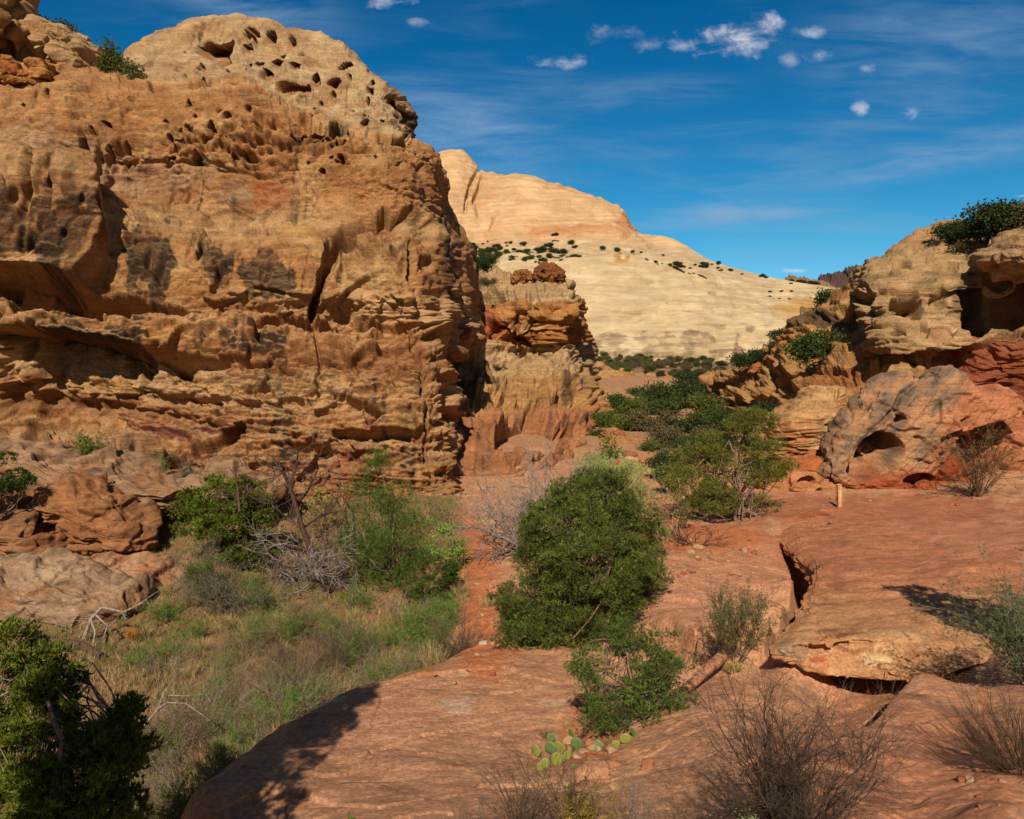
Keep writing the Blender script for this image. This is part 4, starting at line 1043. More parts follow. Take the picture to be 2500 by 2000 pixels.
def make_ground():
    na, nr = 900, 840
    a = np.linspace(-1, 1, na); az = R(38) * a + R(32) * a ** 7
    t = np.linspace(0, 1, nr)
    rr = np.concatenate([[0.8], np.exp(np.interp(t, [0, .1, .62, .85, 1], np.log([2.0, 6.3, 24, 120, 9000])))])
    rg, ag = np.meshgrid(rr, az, indexing='ij')
    X, Y = rg * np.sin(ag), rg * np.cos(ag)
    Z = ground_z(X, Y)
    V = np.stack([X, Y, Z], -1)
    px, py = proj(V)
    wash = is_wash(X, Y)
    pink = srgb(204, 150, 116); red = srgb(184, 116, 84); sand = srgb(206, 126, 82); soil = srgb(146, 110, 80); tan = srgb(196, 148, 112); bush = srgb(128, 112, 86)
    nz = fbm(V, .5, 4, off=1); nf = fbm(V, 2.5, 4, off=4)
    C = np.ones(V.shape) * pink
    C = paint(C, smooth(.2, .7, nz + .3 * nf), srgb(210, 160, 120), .6)
    C = paint(C, blob(px, py, 2200, 1330, 560, 130, 2), srgb(190, 126, 94), .85)
    C = paint(C, blob(px, py, 2100, 1240, 600, 40, 4), red, .8)
    C = paint(C, blob(px, py, 2200, 1900, 420, 260, 5), srgb(200, 134, 100), .7)
    C = paint(C, blob(px, py, 1700, 1450, 260, 190, 8), srgb(204, 144, 112), .6)
    # red soil of the path and the terrace round the pinyons
    path = np.maximum.reduce([smooth(95, 25, polydist(px + 34 * nz + 16 * nf, py + 20 * nf, [(1190, 1600), (1170, 1500), (1150, 1420), (1160, 1350), (1120, 1300)])[0]),
                              blob(px, py, 1740, 1315, 170, 42, 3), .8 * blob(px, py, 1560, 1330, 80, 60, 4)])
    C = paint(C, path * smooth(1250, 1290, py + 0 * px), sand, .9)
    C = paint(C, blob(px, py, 1440, 1800, 120, 110, 6, soft=.6) + .8 * blob(px, py, 1560, 1710, 110, 40, 3), srgb(184, 124, 84), .8)
    C = paint(C, blob(px, py, 960, 1640, 170, 26, 3), srgb(190, 130, 80), .7)
    C = paint(C, blob(px, py, 540, 1800, 160, 40, 3), srgb(172, 116, 76), .6)
    C = paint(C, blob(px, py, 1120, 1725, 40, 14, 9, wob=1.3) + .8 * blob(px, py, 1370, 1716, 40, 9, 9, wob=1.3) + .8 * blob(px, py, 1130, 1645, 14, 9, 2, wob=.8), srgb(222, 200, 180), .45)
    C = paint(C, smooth(.45, .8, fbm(V, 1.1, 4, off=31)) * (1 - wash), srgb(128, 88, 78), .5)
    C = paint(C, wash, soil, .95)
    C = paint(C, wash * smooth(.2, .7, nz), srgb(120, 100, 72), .7)
    C = paint(C, smooth(100, 140, rg) * smooth(.9, .3, nz), bush, .8)
    C = paint(C, smooth(44, 60, rg) * smooth(130, 100, rg), srgb(176, 136, 98), .8)
    C = C * (1 + .12 * nf)[..., None]
    dd, _, _ = polydist(X, Y, CRACK_R)
    return finish('ground', V, M_GROUND, np.clip(C, .02, .8))


make_ground()


def gz(x, y):
    return float(ground_z(np.array([float(x)]), np.array([float(y)]))[0])


def on_ground(px, py):
    """walk along the ray through a pixel of the plan until it meets the ground"""
    x, y, z = ray(px, py)
    D = np.geomspace(5, 260, 1200); t = D / y
    g = ground_z(x * t, D, False); d = z * t + CZ - g
    k = np.argmax(d < 0)
    if d[k] >= 0: k = len(D) - 1
    return np.array((x * t[k], D[k], g[k]))


# ------------------------------------------------------------------ jutting ledge with the dark overhang
def ledge():
    # columns run round the free edge: inner top, top, rim, nose, under-lip, deep underside
    E = [  # (px, py of the rim top, drop) , (px, py of the nose, drop) , thickness below the nose
        ((2010, 1283, 6.40), (1935, 1278, 6.62), .25), ((1960, 1295, 6.38), (1900, 1300, 6.70), .30), ((2000, 1335, 6.22), (1925, 1345, 6.60), .5),
        ((2010, 1390, 6.02), (1978, 1402, 6.30), .6), ((2000, 1450, 5.92), (1968, 1458, 6.15), .6), ((2000, 1500, 5.86), (1948, 1508, 6.1), .6),
        ((2000, 1535, 5.82), (1905, 1560, 6.0), .45), ((2020, 1560, 5.76), (1890, 1592, 6.0), .30), ((2050, 1555, 5.70), (1935, 1616, 6.16), .14),
        ((2110, 1545, 5.66), (2020, 1640, 6.20), .10), ((2170, 1540, 5.62), (2100, 1650, 6.16), .10), ((2230, 1530, 5.60), (2180, 1654, 6.10), .12),
        ((2290, 1520, 5.58), (2262, 1652, 5.98), .2), ((2350, 1500, 5.58), (2335, 1630, 5.75), .4), ((2410, 1490, 5.58), (2410, 1612, 5.68), .4), ((2520, 1470, 5.55), (2520, 1590, 5.66), .4),
    ]
    I = [(2100, 1262, 6.42)] * 2 + [(2150, 1290, 6.15), (2150, 1340, 6.0), (2170, 1380, 5.93), (2190, 1400, 5.88), (2200, 1420, 5.83), (2220, 1430, 5.78), (2240, 1435, 5.75), (2260, 1430, 5.73), (2280, 1430, 5.72),
         (2310, 1420, 5.72), (2340, 1410, 5.70), (2380, 1400, 5.70), (2440, 1395, 5.70), (2540, 1390, 5.68)]
    cols = []
    for (rim, nose, th), inn in zip(E, I):
        a = G(*inn); r_ = G(*rim); n_ = G(*nose)
        core = G(2450, 1330, 6.0)
        far = a + (core - a) * .55; far[2] = a[2] - .05
        core2 = core.copy(); core2[2] -= .55
        mid = (r_ + n_) / 2; mid[2] = r_[2] * .75 + n_[2] * .25 - .0
        inward = (a - n_); inward[2] = 0; inward /= np.linalg.norm(inward)
        u1 = n_ + inward * .12; u1[2] -= th * .45
        u2 = n_ + inward * .75; u2[2] -= th * .55
        u3 = n_ + inward * 2.4; u3[2] -= .30
        cols.append([core2, far, a, r_, mid, n_, u1, u2, u3])
    A = np.array(cols).swapaxes(0, 1)      # rows = from core to underside
    V = catmull(A, [6, 40, 90, 60, 60, 44, 36, 14])
    V = catmull(V.swapaxes(0, 1), [34, 40, 40, 40, 34, 34, 34, 40, 46, 46, 46, 46, 46, 46, 40]).swapaxes(0, 1).copy()
    N = normals(V)
    if N[200, 300, 2] < 0: N = -N
    px, py = proj(V)
    row = np.linspace(0, 1, V.shape[0])[:, None]
    D = .07 * fbm(V, .6, 3, off=2) + .03 * fbm(V, 2.5, 4, off=3)
    steep = smooth(.9, .4, N[..., 2])
    D += steep * (.09 * facets(V, (.9, .9, 2.4), 3.) + .05 * facets(V, (2.6, 2.6, 6.), 7.) + beds(V, .06, 3.0, 3., dipx=.05, warp=.1) + beds(V, .035, 9., 5., warp=.1))
    D += .05 * np.tanh(4 * perlin(V[..., 0] * .6, V[..., 1] * 2.0, 1.2)) * .5
    D += crack(px, py, [(1990, 1535), (2010, 1562), (2060, 1585), (2120, 1590), (2190, 1600), (2240, 1598)], 6, .12)
    fr = blob(px, py, 1950, 1330, 55, 50, 3) * smooth(.95, .6, N[..., 2])
    D -= .16 * fr * smooth(0, .6, perlin(V[..., 0] * 3.5 + V[..., 1] * 2.0, 1, 2) + .5 * perlin(V[..., 0] * 8, 3, V[..., 1] * 3))
    V = V + N * soften(D, 1)[..., None]
    nz = fbm(V, .8, 4, off=1); nf = fbm(V, 3, 4, off=5)
    C = np.ones(V.shape) * srgb(190, 126, 92)
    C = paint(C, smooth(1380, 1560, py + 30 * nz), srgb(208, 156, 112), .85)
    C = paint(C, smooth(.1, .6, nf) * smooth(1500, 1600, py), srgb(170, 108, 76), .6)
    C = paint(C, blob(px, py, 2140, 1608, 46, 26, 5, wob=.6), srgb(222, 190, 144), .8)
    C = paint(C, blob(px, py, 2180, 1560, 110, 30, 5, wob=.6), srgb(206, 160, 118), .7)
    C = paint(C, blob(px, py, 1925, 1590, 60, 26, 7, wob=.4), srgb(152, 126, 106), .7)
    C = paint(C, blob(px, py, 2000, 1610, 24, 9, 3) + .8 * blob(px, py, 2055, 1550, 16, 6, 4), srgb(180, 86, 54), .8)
    C = paint(C, smooth(.45, .75, fbm(V, 1.3, 4, off=17)), srgb(120, 78, 62), .5)
    C = C * (1 + .12 * nf)[..., None]
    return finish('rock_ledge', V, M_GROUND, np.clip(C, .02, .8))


ledge()

# ------------------------------------------------------------------ free-standing rocks
def pillow(outline, D, T, lean=0.0, nang=300, nrad=80, power=2.4, seed=1.0, amp=.12, fr=.7, bed=(.06, 2.0), dip=0.0, holes=(), cuts=(), center=None, colf=None, turn=0.0):
    """a rock with the given outline at distance D, bulging T towards and away from us; returns vertices, colours"""
    zref = min(P(x, y, D)[2] for x, y in outline); xc = np.mean([P(x, y, D)[0] for x, y in outline]); pts = []
    for x, y in outline:
        q = P(x, y, D)
        for _ in range(4): q = P(x, y, D + lean * (q[2] - zref) + turn * (q[0] - xc))
        pts.append(q)
    pts = np.array(pts)
    c = pts.mean(0)
    if center:
        c = P(center[0], center[1], D)
        for _ in range(4): c = P(center[0], center[1], D + lean * (c[2] - zref) + turn * (c[0] - xc))
    # resample the outline
    cl = np.concatenate([pts, pts[:1]])
    L = np.concatenate([[0], np.cumsum(np.linalg.norm(np.diff(cl, axis=0), axis=1))])
    # smooth closed spline through the corners
    n = len(pts); dense = []
    for i in range(n):
        p0, p1, p2, p3 = pts[i - 1], pts[i], pts[(i + 1) % n], pts[(i + 2) % n]
        t = np.linspace(0, 1, 24, endpoint=False)[:, None]; k = .38
        m1, m2 = k * (p2 - p0), k * (p3 - p1)
        dense.append((2 * t ** 3 - 3 * t ** 2 + 1) * p1 + (t ** 3 - 2 * t ** 2 + t) * m1 + (-2 * t ** 3 + 3 * t ** 2) * p2 + (t ** 3 - t ** 2) * m2)
    dense = np.concatenate(dense + [dense[0][:1]])
    L = np.concatenate([[0], np.cumsum(np.linalg.norm(np.diff(dense, axis=0), axis=1))])
    s = np.linspace(0, L[-1], nang + 1)
    O = np.stack([np.interp(s, L, dense[:, j]) for j in range(3)], -1)
    a = np.concatenate([np.linspace(0, math.pi / 2, nrad), np.linspace(math.pi / 2, math.pi, nrad // 3)[1:]])
    rad = np.sin(a) ** .8; dep = -np.sign(np.cos(a)) * np.abs(np.cos(a)) ** (2 / power)
    V = c[None, None] + (O - c)[None] * rad[:, None, None]
    z0 = pts[:, 2].min()
    V[..., 1] += dep[:, None] * T
    px, py = proj(V)
    N = normals(V)
    if N[nrad // 3, :, 1].mean() > 0: N = -N
    Dp = amp * .7 * (fbm(V, fr, 4, .55, off=seed) + .35 * fbm(V, fr * 4, 3, .55, off=seed + 3))
    Dp += beds(V, bed[0], bed[1], seed, dipx=dip, warp=.25)
    Dp += .5 * amp * (.3 - np.abs(fbm(V, fr * 1.5, 2, off=seed + 9)))
    Dp += amp * 1.5 * facets(V, (fr * .8, fr * .8, fr * 1.4), seed) + amp * .55 * facets(V, (fr * 2.4, fr * 2.4, fr * 4.2), seed + 4)
    HP = np.zeros(px.shape)
    for h in holes: HP += hole(px, py, *h, wob=.15) * (N[..., 1] < 0)
    for cu in cuts: Dp += crack(px, py, *cu)
    Dp = soften(Dp, 1)
    Dp[0] = Dp[0].mean(); Dp[-1] = Dp[-1].mean()
    Dp[:, -1] = Dp[:, 0]; N[:, -1] = N[:, 0]
    N[0] = (0, -1, 0); N[-1] = (0, 1, 0)
    HP[:, -1] = HP[:, 0]
    V = V + N * Dp[..., None] - HP[..., None] * np.array((0, 1, .15))
    V[:, -1] = V[:, 0]
    nh = fbm(V, fr * 2.5, 3, off=seed + 1)
    C = colf(V, px, py, nh)
    return V, np.clip(C * (1 + .12 * nh)[..., None], .01, .85)


def plain(c1, c2, f=.6, lam=0.0, dark=None):
    def g(V, px, py, nh):
        C = np.ones(V.shape) * srgb(*c1)
        C = paint(C, smooth(.0, .7, fbm(V, f, 4, off=4)), srgb(*c2))
        if lam: C = C * (1 + lam * perlin(V[..., 0] * .3, V[..., 1] * .3, V[..., 2] * 4 + .4 * nh))[..., None]
        if dark: C = paint(C, smooth(.3, .7, fbm(V, f * 1.4, 4, off=14)), srgb(*dark), .6)
        return C
    return g


def boulder(name, label, cat, group=None, mat=None, struct=False, **kw):
    V, C = pillow(**kw)
    base = V.reshape(-1, 3)[V[..., 2].argmin()].copy()
    o = mesh_from(name, V, [grid_faces(V.shape[0], V.shape[1])], mat or M_BOULDER, col=C, loc=base)
    o.location = base
    if struct: o['kind'] = 'structure'
    else: tag(o, label, cat, group)
    return o


def big_col(V, px, py, nh):
    C = np.ones(V.shape) * srgb(196, 146, 110)
    g = perlin(V[..., 0] * 1.2 - V[..., 2] * .9, V[..., 1], V[..., 0] * .35 + V[..., 2] * .4) + .6 * perlin(V[..., 0] * 3 - V[..., 2] * 2.3, V[..., 1], V[..., 2] * .5)
    C = paint(C, smooth(-.5, .4, g + .2 * nh) * smooth(2400, 2320, px + .6 * (py - 1000)), srgb(142, 122, 106), .85)
    C = paint(C, smooth(2290, 2360, px + .5 * (py - 1000)), srgb(200, 128, 92), .85)
    C = paint(C, smooth(1130, 1180, py + .35 * (px - 2150) * (px < 2150)), srgb(182, 92, 56), .9)
    C = paint(C, blob(px, py, 2120, 1130, 70, 40, 3), srgb(206, 152, 104), .7)
    C = paint(C, smooth(.2, .7, g) * smooth(2330, 2280, px), srgb(84, 74, 66), .5)
    return C


boulder('boulder', 'huge tilted grey and orange boulder with a hollow in its face behind the wooden post', 'boulder',
        outline=[(2001, 1151), (2028, 1075), (2053, 1026), (2095, 969), (2142, 922), (2180, 907), (2212, 908), (2230, 930), (2252, 922), (2272, 908), (2303, 893), (2345, 912), (2387, 943), (2455, 953), (2481, 975), (2476, 1010), (2418, 1012),
                 (2361, 1021), (2320, 1080), (2283, 1120), (2240, 1165), (2204, 1205), (2130, 1205), (2074, 1190), (2022, 1170)],
        D=35.0, T=1.5, lean=.30, power=3.4, nang=480, nrad=140, seed=2.0, amp=.13, fr=.8, bed=(.05, 2.4), dip=-.9, center=(2230, 1060),
        holes=((2148, 1102, 60, 54, 2.6), (2112, 1150, 46, 28, 1.2), (2196, 1030, 17, 16, 1.0), (2182, 1010, 14, 9, .5), (2282, 928, 13, 9, .5), (2246, 1175, 44, 22, .7)),
        cuts=(([(2232, 930), (2200, 970), (2150, 1040)], 8, .35), ([(2280, 1115), (2330, 1050), (2370, 1020)], 9, .5), ([(2060, 1140), (2100, 1080), (2140, 1040)], 7, .25), ([(2150, 955), (2110, 1000), (2090, 1020)], 8, .3)),
        colf=big_col)
boulder('boulder', 'broad rounded reddish boulder right of the huge tilted one', 'boulder',
        outline=[(2335, 1200), (2330, 1140), (2350, 1070), (2385, 1025), (2430, 1012), (2520, 1010), (2600, 1040), (2620, 1120), (2580, 1190), (2450, 1210)], D=37.5, T=2.0, lean=.3, seed=4.0, amp=.14, bed=(.06, 1.2),
        cuts=(([(2440, 1130), (2470, 1165), (2540, 1170)], 9, .6),), holes=((2432, 1065, 12, 20, .5),), colf=plain((190, 120, 88), (204, 146, 110)))
boulder('boulder', 'dark red knobbly boulder wedged under the huge tilted one', 'boulder',
        outline=[(2120, 1185), (2190, 1150), (2250, 1120), (2310, 1100), (2345, 1130), (2350, 1200), (2300, 1222), (2200, 1222), (2140, 1215)], D=36.0, T=1.2, lean=.2, seed=6.0, amp=.2, bed=(.05, 1.2), colf=plain((164, 82, 50), (190, 110, 74)))
boulder('boulder', 'small round orange boulder at the foot of the huge tilted one', 'boulder',
        outline=[(2236, 1208), (2240, 1186), (2258, 1174), (2278, 1182), (2284, 1204), (2272, 1222), (2246, 1224)], D=33.8, T=.4, seed=7.0, amp=.05, nang=160, nrad=50, colf=plain((186, 104, 64), (200, 130, 92)))
boulder('boulder', 'smooth orange boulder left of the huge tilted one, under the layered block', 'boulder',
        outline=[(1905, 1140), (1915, 1122), (1960, 1112), (2010, 1110), (2025, 1135), (2010, 1165), (1960, 1176), (1918, 1162)], D=36.4, T=1.0, lean=.2, seed=8.0, amp=.08, nang=220, nrad=60, colf=plain((196, 116, 74), (206, 140, 96)))
boulder('boulder', 'stack-like layered tan block with wavy dark bedding lines', 'boulder',
        outline=[(1868, 1030), (1900, 1004), (1950, 975), (2000, 945), (2040, 938), (2055, 965), (2062, 1010), (2055, 1060), (2040, 1100), (1990, 1118), (1930, 1136), (1880, 1110), (1868, 1070)], D=39.0, T=1.9, lean=.3, seed=9.0, amp=.10, fr=.6,
        bed=(.16, 1.6), dip=-.12, nang=420, nrad=130, mat=None, holes=((1920, 1075, 26, 7, .5), (2030, 1040, 20, 6, .5)), cuts=(([(1872, 1085), (1920, 1092), (1990, 1108), (2050, 1090)], 5, .3), ([(2042, 945), (2058, 990), (2062, 1030)], 7, .4)),
        colf=plain((206, 160, 112), (190, 128, 86), lam=.25, dark=(112, 90, 74)))
boulder('rock_shelf', 'low rounded orange rock shelf with hollows left of the wooden post', 'rock shelf',
        outline=[(1862, 1200), (1875, 1165), (1920, 1150), (1980, 1160), (2040, 1175), (2110, 1195), (2130, 1225), (2060, 1242), (1940, 1242), (1870, 1235)], D=35.2, T=1.3, lean=.35, seed=10.0, amp=.16, bed=(.10, 2.2), nang=360, nrad=90,
        holes=((1965, 1185, 22, 10, .5), (2005, 1205, 20, 12, .5), (1900, 1180, 14, 7, .3)), colf=plain((204, 142, 98), (190, 110, 72)))
boulder('rock_shelf', 'long thin red rock shelf lying flat in front of the wooden post', 'rock shelf',
        outline=[(1905, 1282), (1910, 1268), (1950, 1258), (2020, 1252), (2120, 1250), (2210, 1256), (2230, 1266), (2150, 1276), (2050, 1286), (1960, 1290)], D=27.6, T=.9, lean=1.2, seed=11.0, amp=.04, bed=(.05, 7), nang=400, nrad=60,
        colf=plain((184, 106, 74), (196, 126, 90), dark=(120, 70, 54)))
for (lab, cx, cy, r, dd, c) in (('pale grey angular boulder at the right edge under the shadowed scrub', 2458, 1252, 30, 29.5, (176, 134, 112)), ('flat red boulder beside the pale grey one at the right edge', 2425, 1240, 30, 31, (164, 92, 66))):
    boulder('boulder', lab, 'boulder', outline=[(cx - r, cy + 12), (cx - r * .7, cy - 12), (cx, cy - 20), (cx + r * .8, cy - 12), (cx + r, cy + 10), (cx + .3 * r, cy + 20)], D=dd, T=.45, seed=cx * .1, amp=.07, nang=160, nrad=50, colf=plain(c, (190, 150, 128)))

# left hand ledges below the cliff
LM = dict(mat=M_LEDGE)
boulder('rock_shelf', 'long sloping pale bedded rock shelf running along the foot of the left cliff', 'rock shelf', **LM,
        outline=[(-200, 1250), (-200, 1110), (-60, 1082), (60, 1078), (160, 1092), (260, 1098), (360, 1128), (440, 1150), (530, 1150), (640, 1160), (690, 1190), (600, 1215), (520, 1200), (470, 1228), (400, 1250), (330, 1240), (260, 1230), (150, 1240), (0, 1260)],
        D=29.5, T=2.2, lean=.9, seed=12.0, amp=.22, fr=.5, bed=(.16, 2.2), dip=.25, nang=640, nrad=110, colf=plain((178, 142, 112), (164, 112, 78), lam=.25, dark=(100, 76, 60)))
boulder('boulder', 'blocky brown boulder on the left with a pale rounded snout', 'boulder', **LM,
        outline=[(122, 1190), (170, 1176), (240, 1180), (290, 1206), (306, 1235), (345, 1262), (372, 1300), (372, 1340), (335, 1352), (290, 1335), (235, 1345), (180, 1330), (150, 1270)], D=26.5, T=1.5, lean=.35, seed=13.0, amp=.16,
        bed=(.10, 2.6), dip=.35, colf=plain((172, 118, 80), (184, 146, 112), lam=.2, dark=(104, 70, 50)))
boulder('boulder', 'brown cracked boulder at the left edge under the dark juniper', 'boulder', **LM,
        outline=[(-80, 1370), (-80, 1220), (0, 1205), (70, 1220), (120, 1240), (150, 1290), (165, 1345), (150, 1372), (80, 1385)], D=26.0, T=1.6, lean=.4, seed=14.0, amp=.2, bed=(.10, 2.2), dip=.2, colf=plain((166, 112, 76), (176, 132, 98), lam=.2, dark=(96, 68, 52)))
boulder('boulder', 'whale-shaped pale boulder with slanting cracks above the wash', 'boulder', **LM,
        outline=[(-140, 1500), (-120, 1410), (-20, 1380), (90, 1368), (170, 1372), (215, 1384), (270, 1412), (330, 1440), (345, 1462), (300, 1500), (240, 1530), (150, 1552), (40, 1548), (-80, 1540)], D=22.0, T=1.5, lean=.55, seed=15.0, amp=.13,
        bed=(.07, 3.4), dip=.33, nang=460, nrad=130, cuts=(([(60, 1450), (130, 1420), (180, 1380)], 5, .15), ([(40, 1480), (110, 1470), (190, 1475), (260, 1440)], 5, .15)), colf=plain((184, 152, 126), (172, 126, 94), lam=.2, dark=(112, 86, 70)))
boulder('boulder', 'pinkish bedded boulder between the whale-shaped one and the grey brush', 'boulder', **LM,
        outline=[(195, 1385), (230, 1358), (300, 1352), (370, 1362), (430, 1395), (460, 1440), (455, 1490), (400, 1520), (330, 1530), (270, 1500), (215, 1440)], D=24.0, T=1.4, lean=.5, seed=16.0, amp=.14, bed=(.08, 3), dip=.4,
        colf=plain((194, 148, 116), (184, 126, 92), lam=.12, dark=(130, 92, 74)))
boulder('boulder', 'dark low boulder in shade beneath the whale-shaped one', 'boulder', **LM,
        outline=[(-120, 1600), (-100, 1530), (40, 1530), (160, 1530), (260, 1530), (300, 1560), (240, 1590), (100, 1610)], D=23.0, T=1.3, lean=.1, seed=17.0, amp=.15, bed=(.08, 3), dip=.3, colf=plain((150, 108, 80), (168, 120, 90)))
boulder('boulder', 'small brown stone block half buried in the grass', 'boulder', outline=[(636, 1440), (640, 1428), (665, 1424), (690, 1436), (692, 1456), (670, 1462), (645, 1456)], D=24.5, T=.35, seed=18., amp=.05, nang=140, nrad=40, colf=plain((156, 104, 76), (170, 124, 94)))

# the high rocks at the upper left
boulder('boulder', 'tallest brown rock knob at the top left corner', 'rock knob', mat=M_CLIFF,
        outline=[(-200, 160), (-200, -140), (-60, -120), (20, -60), (48, -2), (70, 34), (84, 62), (92, 100), (92, 140), (60, 150), (20, 152), (-60, 170)], D=58, T=6, lean=.2, seed=19., amp=.7, fr=.22, bed=(.25, .7), cuts=(([(30, 0), (20, 80), (36, 150)], 9, 1.2),),
        colf=plain((196, 150, 104), (186, 128, 82), f=.2, dark=(110, 88, 70)))
boulder('boulder', 'rounded tan rock knob below the small juniper at the top left', 'rock knob', mat=M_CLIFF,
        outline=[(84, 150), (88, 90), (106, 68), (150, 76), (186, 102), (208, 140), (214, 185), (180, 196), (130, 190)], D=60, T=3, lean=.2, seed=20., amp=.35, fr=.3, bed=(.15, .9), holes=((100, 130, 14, 24, 1.2),), colf=plain((206, 168, 122), (196, 146, 98), f=.3))
boulder('boulder', 'pale sloping rock knob left of the tall junipers at the top', 'rock knob', mat=M_CLIFF,
        outline=[(185, 195), (188, 130), (198, 108), (230, 118), (256, 132), (268, 165), (262, 200), (220, 206)], D=62, T=3, lean=.2, seed=21., amp=.35, fr=.3, bed=(.15, .9), colf=plain((208, 174, 136), (200, 158, 116), f=.3))
for (lab, cx, cy, rx, ry) in (('cracked orange block at the very left on the rim', 30, 178, 44, 26), ('orange block next to the rim edge, partly broken', 105, 186, 28, 24), ('low orange block sitting on the rim right of the broken one', 196, 226, 26, 12), ('flat dark orange block low on the rim', 70, 205, 60, 16), ('small orange block at the left edge below the tallest knob', 8, 156, 20, 16)):
    boulder('boulder', lab, 'boulder', mat=M_CLIFF, outline=[(cx - rx, cy + ry * .5), (cx - rx * .7, cy - ry * .7), (cx, cy - ry), (cx + rx * .8, cy - ry * .5), (cx + rx, cy + ry * .6), (cx, cy + ry)], D=51.5, T=1.1, lean=.3, seed=cx * .3 + 1, amp=.2, nang=160, nrad=50,
            bed=(.08, 1.5), colf=plain((202, 140, 82), (186, 110, 60)))
boulder('boulder', 'brown pitted balanced rock standing on top of the second tower', 'balanced rock', mat=M_TOWER,
        outline=[(1306, 690), (1304, 668), (1316, 650), (1342, 643), (1364, 652), (1378, 668), (1376, 700), (1350, 710), (1320, 708)], D=80, T=1.6, seed=23., amp=.13, fr=1.6, bed=(.1, 2), nang=240, nrad=70,
        holes=((1325, 665, 6, 5, .4), (1345, 675, 7, 5, .4), (1362, 688, 6, 5, .4), (1330, 688, 5, 4, .3)), colf=plain((150, 98, 60), (170, 112, 70)))
boulder('boulder', 'low brown pitted rock left of the balanced one on the second tower', 'boulder', mat=M_TOWER,
        outline=[(1248, 680), (1262, 664), (1285, 662), (1302, 676), (1304, 698), (1275, 702)], D=81, T=1.3, seed=24., amp=.18, fr=1.4, nang=160, nrad=50, colf=plain((176, 120, 74), (150, 98, 62)))
boulder('boulder', 'long banded orange ledge rock across the floor up the canyon', 'rock ledge', mat=M_TOWER,
        outline=[(1400, 930), (1420, 900), (1460, 898), (1501, 906), (1580, 912), (1630, 930), (1662, 952), (1620, 968), (1557, 988), (1482, 978), (1420, 970)], D=118, T=9, lean=.7, seed=25., amp=.6, fr=.14, bed=(.5, .55), nang=320, nrad=80,
        colf=plain((208, 158, 104), (192, 128, 80), f=.12, lam=.1))
boulder('boulder', 'smooth rounded tan rock at the foot of the second tower', 'boulder', mat=M_TOWER,
        outline=[(1420, 1020), (1425, 950), (1445, 936), (1470, 950), (1494, 985), (1500, 1015), (1470, 1035)], D=76, T=3, lean=.3, seed=26., amp=.25, fr=.3, bed=(.15, .9), nang=200, nrad=60, colf=plain((204, 156, 108), (190, 134, 88), f=.2))
boulder('boulder', 'low layered orange ledge rock just beyond the second tower, below the trees', 'rock ledge', mat=M_TOWER,
        outline=[(1465, 1120), (1470, 1065), (1500, 1050), (1560, 1070), (1612, 1084), (1620, 1105), (1570, 1122), (1510, 1128)], D=54, T=2.2, lean=.8, seed=27., amp=.2, fr=.5, bed=(.18, 1.5), nang=260, nrad=70, colf=plain((206, 152, 104), (186, 104, 68)))
boulder('boulder', 'small orange boulder perched on the right hand slope', 'boulder', mat=M_TOWER, outline=[(1828, 912), (1838, 892), (1852, 886), (1856, 900), (1842, 914)], D=72, T=.8, seed=28., amp=.1, nang=100, nrad=40, colf=plain((206, 142, 88), (196, 126, 76)))
boulder('boulder', 'pale overhanging cap rock at the right edge of the photo', 'cap rock', mat=M_CLIFF,
        outline=[(2408, 640), (2418, 610), (2450, 588), (2520, 562), (2640, 540), (2700, 600), (2640, 680), (2520, 678), (2460, 672)], D=44.5, T=3, lean=.5, seed=29., amp=.3, fr=.4, bed=(.2, 1.2), colf=plain((196, 158, 118), (176, 128, 90), lam=.15, dark=(120, 98, 80)))


